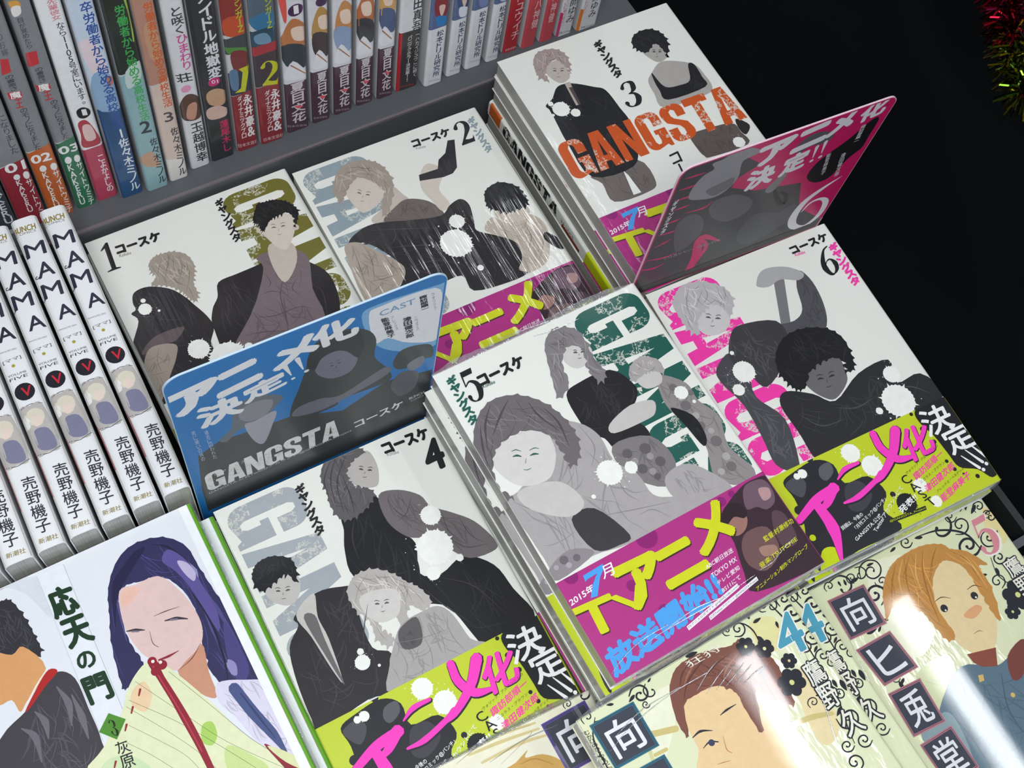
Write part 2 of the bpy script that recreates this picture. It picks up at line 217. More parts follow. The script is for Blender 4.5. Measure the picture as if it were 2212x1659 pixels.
['F','2d2a2e',[14.4,70.4,29.5,63.9,42.9,66.7,48.5,70.8,44.5,84.3,43.2,102.6,50.6,110.1,42.3,126.8,29.8,125.3,3,128.2,0.9,121.2,2.2,100.2,6,83.7,14.5,75.5],26,0.26,75,1.5],
['F','2d2a2e',[14.4,70.4,29.5,63.9,42.9,66.7,48.5,70.8,44.5,84.3,43.2,102.6,50.6,110.1,42.3,126.8,29.8,125.3,3,128.2,0.9,121.2,2.2,100.2,6,83.7,14.5,75.5],13,1,100,1.22],
['P','c4c0bb',1,[15.8,69.9,28.5,63.4,25.2,75.8,25.4,88.6,22.6,111.3,20.4,104.6,18,83.6]],
['P','6a6668',1,[18.6,73.1,24.2,74.1,23.5,87.6,22.7,113.7,20.2,94.6]],
['P','c0bcb8',1,[8,46.7,13.9,47.1,23.8,49.4,24.9,55.1,20.6,62,15,63.7,10.3,60.7,6.7,55.1]],
['J','1b1b1f',[3.5,43.2,6.3,38.1,10.4,35.6,17.6,35.8,25.2,40.9,25.8,47.8,22.4,53.9,20.3,47.7,13,49.2,5.2,50.5],1.6],
['F','1b1b1f',[3.5,43.2,6.3,38.1,10.4,35.6,17.6,35.8,25.2,40.9,25.8,47.8,22.4,53.9,20.3,47.7,13,49.2,5.2,50.5],22,0.26,80,1.6],
['F','1b1b1f',[3.5,43.2,6.3,38.1,10.4,35.6,17.6,35.8,25.2,40.9,25.8,47.8,22.4,53.9,20.3,47.7,13,49.2,5.2,50.5],11,0.5,80,1.3],
['S','55504f',[11.8,53.9,12.9,54.2,13.8,54.9],[0.45,1.01,0.45]],
['S','55504f',[16.3,55.9,17.5,55.9,18.5,56.4],[0.45,1.01,0.45]],
['S','55504f',[12,52.3,13.3,52.5,14.5,53.6],[0.23,0.45,0.23]],
['S','55504f',[16.6,54.4,18.1,54.3,19.3,55],[0.23,0.45,0.23]],
['S','55504f',[12.8,58.7,13.7,59.3,14.9,59.4],[0.23,0.34,0.23]],
['S','55504f',[14.8,56.1,14.1,57.3],[0.17,0.28]],
['J','b5afab',[44,71.1,48,66.6,52.7,64.4,62.1,65.8,70,73,74.3,79.8,78.9,86,80.8,94.8,74.6,96.9,69.6,91.7,63,100,61,93.9,64.1,85.1,57.5,77.9,48.5,78.6,51,88.8,52.5,96,55.5,102.5,51.3,106.1,47.1,99.5,48,89.9,44,80.2],1.6],
['F','b5afab',[44,71.1,48,66.6,52.7,64.4,62.1,65.8,70,73,74.3,79.8,78.9,86,80.8,94.8,74.6,96.9,69.6,91.7,63,100,61,93.9,64.1,85.1,57.5,77.9,48.5,78.6,51,88.8,52.5,96,55.5,102.5,51.3,106.1,47.1,99.5,48,89.9,44,80.2],40,0.26,80,0.68],
['F','b5afab',[44,71.1,48,66.6,52.7,64.4,62.1,65.8,70,73,74.3,79.8,78.9,86,80.8,94.8,74.6,96.9,69.6,91.7,63,100,61,93.9,64.1,85.1,57.5,77.9,48.5,78.6,51,88.8,52.5,96,55.5,102.5,51.3,106.1,47.1,99.5,48,89.9,44,80.2],20,0.5,80,1.18],
['S','8b8582',[58.1,66.4,51,70.8,45,78.1],[0.12,0.35,0.12]],
['S','8b8582',[67.2,73.6,69.7,84,67.6,93.3],[0.12,0.35,0.12]],
['S','8b8582',[73.3,81.9,76.3,88.6,77.2,94.3],[0.11,0.34,0.11]],
['S','8b8582',[50,90.9,50.1,98.5,51.5,103],[0.11,0.34,0.11]],
['P','cfcbc7',1,[48,77,56,75.9,66.7,79.9,67.1,86.6,62.5,93.3,53.8,93.4,48,87.3]],
['S','55504f',[54.2,82.9,55.3,83.2,56.3,83.9],[0.45,1.02,0.45]],
['S','55504f',[58.8,84.9,60,84.9,61,85.5],[0.45,1.02,0.45]],
['S','55504f',[54.5,81.3,55.8,81.5,57,82.6],[0.23,0.46,0.23]],
['S','55504f',[59.1,83.4,60.7,83.4,61.9,84.1],[0.23,0.46,0.23]],
['S','55504f',[55.2,87.7,56.1,88.3,57.3,88.3],[0.23,0.34,0.23]],
['S','55504f',[57.3,85.1,56.5,86.3],[0.17,0.28]],
['P','a9a5a3',1,[51.1,109.1,61,99,73.1,97.4,82.8,98.4,87.8,106,90.1,121.3,94,128.3,42.8,128.3,47.1,114.6]],
['F','a9a5a3',[51.1,109.1,61,99,73.1,97.4,82.8,98.4,87.8,106,90.1,121.3,94,128.3,42.8,128.3,47.1,114.6],26,0.26,75,0.75],
['F','a9a5a3',[51.1,109.1,61,99,73.1,97.4,82.8,98.4,87.8,106,90.1,121.3,94,128.3,42.8,128.3,47.1,114.6],13,1,100,0.88],
['P','5b5759',1,[60.5,100,70.1,98.4,69.5,107.1,65.5,112.6,57.5,111.1,57,104.5]],
['F','5b5759',[60.5,100,70.1,98.4,69.5,107.1,65.5,112.6,57.5,111.1,57,104.5],6,0.26,75,0.75],
['F','5b5759',[60.5,100,70.1,98.4,69.5,107.1,65.5,112.6,57.5,111.1,57,104.5],3,1,100,0.88],
['S','7f7b79',[55,108.6,55,118.6,50.1,125.9],[0.11,0.34,0.11]],
['S','7f7b79',[69,108.1,68.9,118.1,65.9,126.6],[0.11,0.34,0.11]],
['S','7f7b79',[83.2,102.5,82.5,116.2,84.9,126.3],[0.11,0.34,0.11]],
['S','7f7b79',[55,106.1,67,109.6,81.1,111.6],[0.11,0.34,0.11]],
['S','3d393e',[65.4,35.2,59.1,45.7,57.1,58],[0.12,0.71,0.12]],
['S','3d393e',[91.8,85.8,105,97.7,113.3,118.9],[0.12,0.7,0.12]],
['S','3d393e',[80.9,87,85.4,98.3,95.3,116.2],[0.12,0.69,0.12]],
['S','3d393e',[51,81.1,41.6,95.5,36.4,111.5],[0.11,0.68,0.11]],
['S','3d393e',[15.6,83.6,13.1,99.7,10.2,116.4],[0.11,0.66,0.11]],
['D','eeefe9',102.3,52.3,5.5],
['D','eeefe9',96.3,69.4,9.6],
['D','eeefe9',88.9,81.8,3.7],
['D','eeefe9',105.4,80.4,2],
['D','eeefe9',35.4,107.3,3.9],
['D','eeefe9',36.8,101.8,1.7],
['O','eeefe9',42.3,112.4,0.8],
['T','1b1b1f','4',[115.8,13.3,126.1,13.1,113.4,30.5],4],
['T','1b1b1f','コースケ',[96.3,3.3,122.7,4.7,96.5,10.1],7],
['T','8a9096','Kohske',[97,9.6,103.6,10.7,96.5,11.5],1],
['V','1b1b1f','ギャングスタ',[43.3,5.5,49.4,5.4,42.3,36.3],6]],
'b5':[['G','1f5a50',[125,3,125,178,83,3],1],
['P','8f8989',1,[108.2,54.2,119.4,64.9,119.7,76.8,124.6,89.3,119.5,106.3,124.2,123.3,116.8,129,102.8,118.5,108.9,97.6,102.8,74.9,103.6,63.6]],
['F','8f8989',[108.2,54.2,119.4,64.9,119.7,76.8,124.6,89.3,119.5,106.3,124.2,123.3,116.8,129,102.8,118.5,108.9,97.6,102.8,74.9,103.6,63.6],26,0.26,75,0.75],
['F','8f8989',[108.2,54.2,119.4,64.9,119.7,76.8,124.6,89.3,119.5,106.3,124.2,123.3,116.8,129,102.8,118.5,108.9,97.6,102.8,74.9,103.6,63.6],13,1,100,0.88],
['O','6f6a6b',111.5,64.3,2.3],
['O','6f6a6b',111.8,76.2,2.9],
['O','6f6a6b',112.6,89.8,2.5],
['O','6f6a6b',115,100.8,3.1],
['O','6f6a6b',114.1,116.4,2.8],
['O','6f6a6b',118.5,71.2,1.7],
['O','a9a4a3',111.9,71.2,1.7],
['O','a9a4a3',113.5,83.6,2],
['O','a9a4a3',115.9,94.7,1.7],
['O','a9a4a3',114.9,110.5,2.2],
['O','a9a4a3',107.6,116.3,1.9],
['P','1b1b1f',1,[112.2,83,111.8,95.9,107.3,100,105.2,86,103.6,73.6]],
['F','1b1b1f',[112.2,83,111.8,95.9,107.3,100,105.2,86,103.6,73.6],5,0.26,75,1.5],
['F','1b1b1f',[112.2,83,111.8,95.9,107.3,100,105.2,86,103.6,73.6],2,1,100,1.22],
['P','c9c4c1',1,[97,48.5,109.4,52.3,107.6,58.9,98.7,58.6,95.8,53]],
['J','a9a4a2',[96.3,44,105.3,40.8,113.2,46.5,112.1,54.5,106.9,51,102.4,50.4,93.7,51.1],0.96],
['F','a9a4a2',[96.3,44,105.3,40.8,113.2,46.5,112.1,54.5,106.9,51,102.4,50.4,93.7,51.1],14,0.26,80,0.68],
['F','a9a4a2',[96.3,44,105.3,40.8,113.2,46.5,112.1,54.5,106.9,51,102.4,50.4,93.7,51.1],7,0.5,80,1.18],
['P','222024',1,[57.6,41.9,67.5,38.7,86.3,39.7,93.3,51.7,91.7,59.3,80.4,66.7,68.8,67.3,84.1,73.5,83.4,84.5,65.9,81.9,62.6,72.2,57.4,67.9,56,57.5]],
['F','222024',[57.6,41.9,67.5,38.7,86.3,39.7,93.3,51.7,91.7,59.3,80.4,66.7,68.8,67.3,84.1,73.5,83.4,84.5,65.9,81.9,62.6,72.2,57.4,67.9,56,57.5],26,0.26,75,1.5],
['F','222024',[57.6,41.9,67.5,38.7,86.3,39.7,93.3,51.7,91.7,59.3,80.4,66.7,68.8,67.3,84.1,73.5,83.4,84.5,65.9,81.9,62.6,72.2,57.4,67.9,56,57.5],13,1,100,1.22],
['P','c4bfbc',1,[84.8,62.4,97.5,65.5,94.6,72.3,87.3,73.5,68.9,72.2,69.2,66.7]],
['P','7d7879',1,[63.9,77.7,85,82.1,89.1,100.3,76.6,109.6,62.6,94.5]],
['F','7d7879',[63.9,77.7,85,82.1,89.1,100.3,76.6,109.6,62.6,94.5],15,0.26,75,0.75],
['F','7d7879',[63.9,77.7,85,82.1,89.1,100.3,76.6,109.6,62.6,94.5],7,1,100,0.88],
['O','5f5b5d',68.7,85,2.7],
['O','5f5b5d',78.7,86.9,3.1],
['O','5f5b5d',81.9,96.6,2.8],
['O','5f5b5d',71.3,95.8,2.7],
['O','5f5b5d',76.1,103,1.9],
['O','979293',70,90.4,1.9],
['O','979293',78.7,91.7,1.9],
['O','979293',75.3,99.4,1.9],
['P','a8a3a3',1,[79.7,104.9,95.6,105.2,108,127.5,86.2,123.9,77.1,116]],
['F','a8a3a3',[79.7,104.9,95.6,105.2,108,127.5,86.2,123.9,77.1,116],12,0.26,75,0.75],
['F','a8a3a3',[79.7,104.9,95.6,105.2,108,127.5,86.2,123.9,77.1,116],6,1,100,0.88],
['P','cbc6c4',1,[70,16.3,81.1,16.7,84.1,25,78.8,30.9,70.6,31,66.9,24.1]],
['J','7f7a7c',[62,12.3,67.8,6.6,75,5.3,83.5,12.7,82.4,27.6,83.2,39.9,78.3,43.3,75.2,34.1,79.1,22.5,73.7,18.1,65.9,24.4,62.7,36.2,53.2,41.4,56.5,28.1],1.6],
['F','7f7a7c',[62,12.3,67.8,6.6,75,5.3,83.5,12.7,82.4,27.6,83.2,39.9,78.3,43.3,75.2,34.1,79.1,22.5,73.7,18.1,65.9,24.4,62.7,36.2,53.2,41.4,56.5,28.1],40,0.26,80,0.68],
['F','7f7a7c',[62,12.3,67.8,6.6,75,5.3,83.5,12.7,82.4,27.6,83.2,39.9,78.3,43.3,75.2,34.1,79.1,22.5,73.7,18.1,65.9,24.4,62.7,36.2,53.2,41.4,56.5,28.1],20,0.5,80,1.18],
['S','5c5757',[74.2,22.3,75.2,22.5,75.9,23.1],[0.58,1.31,0.58]],
['S','5c5757',[77.9,23.9,78.9,23.9,79.7,24.3],[0.57,1.29,0.57]],
['S','5c5757',[74.6,21,75.7,21.2,76.6,22],[0.29,0.58,0.29]],
['S','5c5757',[78.3,22.7,79.7,22.6,80.6,23.2],[0.29,0.58,0.29]],
['S','5c5757',[74.6,26.1,75.3,26.6,76.4,26.7],[0.29,0.43,0.29]],
['S','5c5757',[76.6,24.1,75.9,25],[0.22,0.36]],
['P','a8a3a3',1,[1.3,112.3,0.6,98.6,-0.8,78.3,7.6,76.6,22.7,69,44.9,55,55.2,58.7,61,69.7,60.5,85.5,67.4,96.9,68.4,110,77.1,116,94,121.8,95.6,128.9,45.1,126.7,24.5,123.2,3.3,123.6]],
['F','a8a3a3',[1.3,112.3,0.6,98.6,-0.8,78.3,7.6,76.6,22.7,69,44.9,55,55.2,58.7,61,69.7,60.5,85.5,67.4,96.9,68.4,110,77.1,116,94,121.8,95.6,128.9,45.1,126.7,24.5,123.2,3.3,123.6],26,0.26,75,0.75],
['F','a8a3a3',[1.3,112.3,0.6,98.6,-0.8,78.3,7.6,76.6,22.7,69,44.9,55,55.2,58.7,61,69.7,60.5,85.5,67.4,96.9,68.4,110,77.1,116,94,121.8,95.6,128.9,45.1,126.7,24.5,123.2,3.3,123.6],13,1,100,0.88],
['S','7c7778',[54.4,59.9,55.5,73.4,48.4,82.3],[0.14,0.42,0.14]],
['S','7c7778',[6.5,91.2,13.9,101.2,16.6,111.6],[0.13,0.39,0.13]],
['S','7c7778',[35,106.3,55.7,112.6,74.3,117.7],[0.13,0.39,0.13]],
['S','7c7778',[57.5,90.2,56.2,102,60.3,110.3],[0.14,0.41,0.14]],
['S','7c7778',[2.6,80.1,9.6,88.4,19.5,92],[0.13,0.39,0.13]],
['S','7c7778',[17.6,100.1,15.2,113.8,13.4,121.7],[0.13,0.39,0.13]],
['S','7c7778',[56.5,116.1,63.9,116.9,69.8,124.6],[0.13,0.4,0.13]],
['P','3a373b',1,[24,102,37.5,102.3,46.1,122.7,38.6,124.8,25.8,120.9]],
['P','8c868a',1,[0.2,119.1,14.5,114.9,25.2,122.1,2,125.8]],
['O','6c666c',9.6,118.2,2.3],
['O','6c666c',15.9,120.1,1.9],
['O','a8a2a6',10.5,121.6,1.5],
['O','a8a2a6',4.2,119.7,1.3],
['P','c6c1be',1,[7.6,76.6,28.8,81.5,34.7,96.9,23.5,100.2,8.5,87.8]],
['P','d2cecb',1,[4.4,56.4,12.8,49.7,34.7,51.4,36.5,65.1,28.1,76.5,18.9,77.9,9.3,73.7,4.4,64.2]],
['J','6c6669',[-0.1,44.6,8,32.9,19.8,26.8,32.4,29.1,42.8,37.7,49.1,50.7,50.2,64.2,45.5,74.5,37.8,76.9,38.2,66,37.2,57.5,29.2,50.2,15.8,49.7,5.7,55.5,0.5,68.3,4,77.8,-1.7,74.8,-3.2,61.8,-2.5,52.8],1.6],
['F','6c6669',[-0.1,44.6,8,32.9,19.8,26.8,32.4,29.1,42.8,37.7,49.1,50.7,50.2,64.2,45.5,74.5,37.8,76.9,38.2,66,37.2,57.5,29.2,50.2,15.8,49.7,5.7,55.5,0.5,68.3,4,77.8,-1.7,74.8,-3.2,61.8,-2.5,52.8],40,0.26,80,0.68],
['F','6c6669',[-0.1,44.6,8,32.9,19.8,26.8,32.4,29.1,42.8,37.7,49.1,50.7,50.2,64.2,45.5,74.5,37.8,76.9,38.2,66,37.2,57.5,29.2,50.2,15.8,49.7,5.7,55.5,0.5,68.3,4,77.8,-1.7,74.8,-3.2,61.8,-2.5,52.8],20,0.5,80,1.18],
['S','4c474b',[18.7,28.7,10.7,37.5,4.9,50.4],[0.28,1.25,0.28]],
['S','4c474b',[28.5,30.4,20.6,36.1,11.4,44.2],[0.28,1.27,0.28]],
['S','4c474b',[37.3,36.5,38.4,45.2,43.4,57.5],[0.28,1.26,0.28]],
['S','4c474b',[43,42.7,45.6,53.8,43.7,67.2],[0.28,1.26,0.28]],
['S','4c474b',[8.3,36.3,3.9,46.7,0.7,57.6],[0.27,1.23,0.27]],
['S','2c5a52',[14.9,59,17,59.5,18.6,60.9],[0.54,1.21,0.54]],
['S','2c5a52',[23.1,62.6,25.3,62.8,27.2,63.8],[0.54,1.22,0.54]],
['S','2c5a52',[15.6,56.2,18.1,56.5,20.1,58.5],[0.27,0.54,0.27]],
['S','2c5a52',[24,60,27,60,29,61.3],[0.27,0.54,0.27]],
['S','2c5a52',[16,67.6,17.6,68.7,19.9,68.8],[0.27,0.4,0.27]],
['S','2c5a52',[20.3,63,18.7,65.1],[0.2,0.34]],
['D','eeefe9',54.8,89.6,6.8],
['D','eeefe9',66.3,92.4,3.4],
['D','eeefe9',113.8,68.8,3.8],
['O','eeefe9',40.4,96.9,1.2],
['O','eeefe9',117.2,76.4,1],
['N','1b1b1f','5',[11.4,5.3,21.5,5.1,9.5,24]],
['T','1b1b1f','コースケ',[20.5,10.8,47.3,10.3,20,17.4],7],
['T','1f5a50','Kohske',[20.7,16.8,27.9,17,20.3,18.7],2],
['V','1f5a50','ギャングスタ',[4.8,4.8,11,4.6,3.2,34.2],6]],
'b6':[['G','ee3aa4',[44,3,44,178,3,3],1],
['P','77777a',0,[75.4,22.5,82.5,23,66.7,56.7,61.4,54.4]],
['P','505054',1,[94,21.9,97.4,31.8,95.2,47.6,89.1,59.8,77.9,66.3,66.1,64.5,60.1,49,72.7,49.5,81.3,45,86.6,30.6]],
['F','505054',[94,21.9,97.4,31.8,95.2,47.6,89.1,59.8,77.9,66.3,66.1,64.5,60.1,49,72.7,49.5,81.3,45,86.6,30.6],19,0.26,75,0.75],
['F','505054',[94,21.9,97.4,31.8,95.2,47.6,89.1,59.8,77.9,66.3,66.1,64.5,60.1,49,72.7,49.5,81.3,45,86.6,30.6],9,1,100,0.88],
['P','a9a9aa',1,[65.8,18.4,71,13.9,78.1,13.2,88.7,17.1,95.5,24.6,90.3,27.5,80.1,22.8,71,24.3,64.6,21.6]],
['P','46464a',1,[13.8,57.6,26.5,52.1,30.1,66.3,25.4,81.3,33.5,100.1,27.2,124.2,22.3,129.3,13.9,121.1,15.5,104.1,16.3,83.4,11.7,66]],
['F','46464a',[13.8,57.6,26.5,52.1,30.1,66.3,25.4,81.3,33.5,100.1,27.2,124.2,22.3,129.3,13.9,121.1,15.5,104.1,16.3,83.4,11.7,66],26,0.26,75,1.5],
['F','46464a',[13.8,57.6,26.5,52.1,30.1,66.3,25.4,81.3,33.5,100.1,27.2,124.2,22.3,129.3,13.9,121.1,15.5,104.1,16.3,83.4,11.7,66],13,1,100,1.22],
['P','3b3b3e',1,[31.9,43.3,40.8,39.1,62.5,45.2,62.7,59.8,53,69.9,34.5,79.1,29.4,67.5,24.2,55.8]],
['F','3b3b3e',[31.9,43.3,40.8,39.1,62.5,45.2,62.7,59.8,53,69.9,34.5,79.1,29.4,67.5,24.2,55.8],25,0.26,75,1.5],
['F','3b3b3e',[31.9,43.3,40.8,39.1,62.5,45.2,62.7,59.8,53,69.9,34.5,79.1,29.4,67.5,24.2,55.8],12,1,100,1.22],
['P','c8c5c5',1,[19.8,22,32.4,19.2,39.3,28.7,35.2,36.7,26.5,39.4,19.1,36.2,17.2,28.9]],
['J','b5b2b4',[11.7,12,17.8,5.6,24.8,3.1,35.8,5.8,45.2,13.9,46.1,23.4,39,31.8,38.1,28.2,35.4,22.1,27.6,22.1,20.2,27,16,34.8,11.9,29.9,11,19.8],1.6],
['F','b5b2b4',[11.7,12,17.8,5.6,24.8,3.1,35.8,5.8,45.2,13.9,46.1,23.4,39,31.8,38.1,28.2,35.4,22.1,27.6,22.1,20.2,27,16,34.8,11.9,29.9,11,19.8],40,0.26,80,0.68],
['F','b5b2b4',[11.7,12,17.8,5.6,24.8,3.1,35.8,5.8,45.2,13.9,46.1,23.4,39,31.8,38.1,28.2,35.4,22.1,27.6,22.1,20.2,27,16,34.8,11.9,29.9,11,19.8],20,0.5,80,1.18],
['S','8f8c90',[26.6,5.2,19.1,15.2,16.7,27.1],[0.15,0.58,0.15]],
['S','8f8c90',[35,7.1,33.6,14.8,27.9,18.9],[0.15,0.58,0.15]],
['S','8f8c90',[41.8,11.6,40.3,19.3,41.7,24.8],[0.15,0.58,0.15]],
['S','55504f',[25.4,26.8,26.6,27.3,27.5,28.3],[0.57,1.27,0.57]],
['S','55504f',[30.1,29.8,31.5,30.1,32.6,30.9],[0.57,1.28,0.57]],
['S','55504f',[26.3,25,27.8,25.5,28.8,26.9],[0.29,0.57,0.29]],
['S','55504f',[31.1,28.2,33,28.4,34.1,29.5],[0.29,0.57,0.29]],
['S','55504f',[24.8,32.4,25.7,33.3,27.2,33.5],[0.28,0.42,0.28]],
['S','55504f',[28.3,29.8,27,31],[0.21,0.36]],
['P','29292c',1,[42.8,85.8,56.7,93.5,66.6,102.5,88.9,93.5,110.4,93.3,106.9,107.7,123,108.4,128.5,125.1,103,129.4,72.6,126.6,43,128.3,36.2,126.8,36.2,110.4,35.7,91.9]],
['F','29292c',[42.8,85.8,56.7,93.5,66.6,102.5,88.9,93.5,110.4,93.3,106.9,107.7,123,108.4,128.5,125.1,103,129.4,72.6,126.6,43,128.3,36.2,126.8,36.2,110.4,35.7,91.9],26,0.26,75,1.5],
['F','29292c',[42.8,85.8,56.7,93.5,66.6,102.5,88.9,93.5,110.4,93.3,106.9,107.7,123,108.4,128.5,125.1,103,129.4,72.6,126.6,43,128.3,36.2,126.8,36.2,110.4,35.7,91.9],13,1,100,1.22],
['S','4a4a4f',[42.3,101,50.6,112.2,65.1,114.1],[0.14,0.82,0.14]],
['S','4a4a4f',[64.2,106.1,75.3,111,90.6,109.9],[0.14,0.82,0.14]],
['S','4a4a4f',[105.2,110.1,114,114,121.6,122],[0.14,0.84,0.14]],
['S','4a4a4f',[26.3,72.4,24.5,90,24.2,105],[0.14,0.82,0.14]],
['S','4a4a4f',[25.1,108.4,23,116.4,19.8,123.8],[0.13,0.8,0.13]],
['P','68666a',1,[56.4,79.3,68.8,75.2,83,78.2,83,87.8,79.3,95.6,67.3,101.5,60.7,97.1,56.6,88.8]],
['J','1b1b1f',[46.1,73.3,51.2,62.8,61.9,56.2,74.8,56.1,87.5,61.6,93.1,70.5,91.8,82,88,90,82.2,89,83.8,81.8,76.3,78.5,65.5,80.1,55.4,88.2,49.7,87.3,47.1,81.5],1.6],
['F','1b1b1f',[46.1,73.3,51.2,62.8,61.9,56.2,74.8,56.1,87.5,61.6,93.1,70.5,91.8,82,88,90,82.2,89,83.8,81.8,76.3,78.5,65.5,80.1,55.4,88.2,49.7,87.3,47.1,81.5],40,0.26,80,1.6],
['F','1b1b1f',[46.1,73.3,51.2,62.8,61.9,56.2,74.8,56.1,87.5,61.6,93.1,70.5,91.8,82,88,90,82.2,89,83.8,81.8,76.3,78.5,65.5,80.1,55.4,88.2,49.7,87.3,47.1,81.5],20,0.5,80,1.3],
['S','2c2c30',[64.6,87.1,66.3,87.2,67.8,88],[0.56,1.25,0.56]],
['S','2c2c30',[71.6,88.6,73.5,88.4,75.1,88.8],[0.56,1.25,0.56]],
['S','2c2c30',[64.9,85,66.9,84.9,68.8,86],[0.28,0.56,0.28]],
['S','2c2c30',[72.1,86.6,74.5,86.1,76.3,86.8],[0.28,0.56,0.28]],
['S','2c2c30',[66.3,93.1,67.8,93.7,69.6,93.5],[0.28,0.41,0.28]],
['S','2c2c30',[69.4,89.3,68.3,91],[0.21,0.34]],
['D','eeefe9',27.4,65.6,6.5],
['D','eeefe9',18.6,74.1,3.5],
['D','eeefe9',106.7,102.1,5.1],
['D','eeefe9',100.8,117.5,9.9],
['D','eeefe9',86.7,118.3,2.1],
['O','eeefe9',27.2,52.7,1.3],
['N','1b1b1f','6',[110,14,121.9,13.2,106.8,33.2]],
['T','1b1b1f','コースケ',[96.8,5.9,123.1,5.7,96.9,11.2],7],
['T','ee3aa4','Kohske',[97.6,11.1,104.5,11.4,97.4,13.1],2],
['V','ee3aa4','ギャングスタ',[119.6,14.1,126.6,13.8,118.2,44.3],6]],
'band_magenta':[['O','8c1c70',8.2,127,3.8],
['O','8c1c70',52.8,127.8,5.9],
['O','8c1c70',-5.9,162.6,2.4],
['O','8c1c70',40.6,163.9,3.5],
['O','8c1c70',33,145.4,3],
['O','8c1c70',98,130.1,2.7],
['O','8c1c70',9.8,157.2,2.2],
['O','8c1c70',105.2,129.2,1.9],
['P','38242e',1,[110.4,128.8,120.9,127.9,129,130.6,130.5,142.4,126.7,154.5,129.6,177.6,127.5,182.5,87,178,86.9,166.8,91.4,151.2,91.2,143.5,94.1,135.8]],
['P','6d5563',1,[110.6,132,115.6,128.4,124.4,130.1,126.1,137,123.2,143.3,117.1,144.8,113.1,141.2,107.6,139.8]],
['P','b48f90',1,[119.4,133.5,124.7,135.5,123,140.1,118.2,139.9]],
['P','9a7066',1,[92.7,141.3,102,138.4,105.2,143.2,100.6,148.5,94,148.8]],
['P','2a1c22',1,[93.3,137,99.2,133.1,106,135.1,106.8,140.9,103.6,143.1,99.2,140.1,92.9,142.1]],
['P','6e5050',1,[100.4,149.9,111.5,152.7,110.3,165.8,98.1,171.3,91.5,164.8,93.4,155.3]],
['P','a17c6e',1,[101.6,159.7,109.5,162.3,108.3,166.2,101.2,164.8]],
['P','584049',1,[118.7,147.2,123.9,151.5,121.8,165.8,113.4,165.9,113.5,156.8]],
['T','3c2a20','T',[-0.2,142.6,20.4,144.4,-1.4,158.1],4],
['T','cfd41c','T',[-0.4,141.8,20.2,143.6,-1.6,157.3],4],
['T','3c2a20','V',[20.3,146.5,37.4,147.3,21.1,156.9],4],
['T','cfd41c','V',[20.1,145.6,37.2,146.4,20.9,156.1],4],
['T','3c2a20','ア',[28.8,135.4,51.5,136.5,26.6,157],6],
['T','cfd41c','ア',[28.6,134.5,51.3,135.6,26.4,156.2],6],
['T','3c2a20','ニ',[49.7,138.5,73.1,138.5,49.5,156.4],6],
['T','cfd41c','ニ',[49.5,137.7,72.9,137.6,49.3,155.5],6],
['T','3c2a20','メ',[77.1,129.5,98.1,129.4,73.5,150.3],6],
['T','cfd41c','メ',[76.9,128.6,97.9,128.5,73.3,149.4],6],
['T','f2eef2','2015年',[1.1,136.2,15.7,134.9,0.7,140],2],
['P','48a0ea',0,[13.8,129.5,25.6,129,25.4,130.8,20.7,134.4,17.5,138.2,14.7,141.6,11.3,140.9,14.9,136.5,19,132.9,20.8,131.8,14.7,132.1,13.2,132.7]],
['T','f2eef2','月',[23.5,130,29.9,130.2,22,136.1],1],
['T','4b9fe6','放送開始!!',[2.5,166.5,72.5,158,1.6,179.4],5],
['T','efe9ef','ABC朝日放送',[71.2,154,88.7,152.8,70.8,156.5],1],
['T','efe9ef','TOKYO MX',[71.3,159.2,87.8,157.6,70.8,161.6],1],
['T','efe9ef','テレビ愛知',[71.6,163.8,86.3,162,71.3,166.1],1],
['T','efe9ef','BS11にて',[71.8,168.1,84.1,166.4,71.4,170.2],1],
['P','efe9ef',0,[45.6,175.4,80.5,169.6,80.2,171.8,45.5,177.6]],
['P','efe9ef',0,[58.2,176.5,91.3,171.4,91.1,173.4,58,178.6]],
['T','222226','TVアニメ公式サイト gangsta-project.com',[45.9,175.7,80.1,170,45.8,177.2],0],
['T','222226','公式Twitterアカウント @GANGSTA Project',[58.5,176.8,90.9,171.8,58.2,178.3],0],
['T','cfd41c','監督:村瀬修功',[106.2,156,125.8,154.5,105.9,158.9],1],
['T','cfd41c','音楽:TSUTCHIE',[96,166.5,121.8,163.5,95.8,169.2],1],
['T','cfd41c','アニメーション制作:マングローブ',[87.8,175.7,124.7,169.6,87.4,178],1]],
'band_lime':[['P','26262b',1,[11.6,131.8,21.1,128.8,35.5,127.9,43.5,134.5,43.4,146.2,57.6,148.2,61.8,160.3,54.5,168.5,57.8,181.5,28.6,181.4,14.4,184.5,3.2,183.4,3.7,169.2,9.9,155.3,12.4,142.2]],
['P','4c4c52',1,[12,133.4,20.8,131.6,23.3,137.1,17.8,143.2,13.8,140]],
['P','5b5b61',1,[35.6,132.4,41.9,132.3,41.3,137.9,34.7,140.8,32.6,136.9]],
['P','3f3f45',1,[41.9,148.4,51.3,148.3,53.9,158.2,43.8,163.7,37.5,159.4]],
['O','26262b',32.9,126,2.1],
['O','26262b',64.6,163,1.6],
['O','26262b',11.1,148.7,2.6],
['P','c3d40b',1,[9.9,173.4,17,173.9,19.9,180.8,10,184.5,2.9,183.9]],
['O','c3d40b',9.5,164.9,1.8],
['O','c3d40b',22.2,170.8,1.3],
['P','1d1d21',1,[105.3,127.3,114.3,125.1,127,126,128.6,132.9,132.3,139.3,130.9,147.9,131.1,158.7,130.3,175.1,123.4,178.7,118.4,171.2,109.4,165.6,108.2,156.1,107.1,144.2,104.2,134.5]],
['O','1d1d21',103.4,138,1.6],
['O','1d1d21',105,147.1,1.4],
['O','1d1d21',102.6,127.7,1.1],
['O','1d1d21',106.1,165.6,1.2],
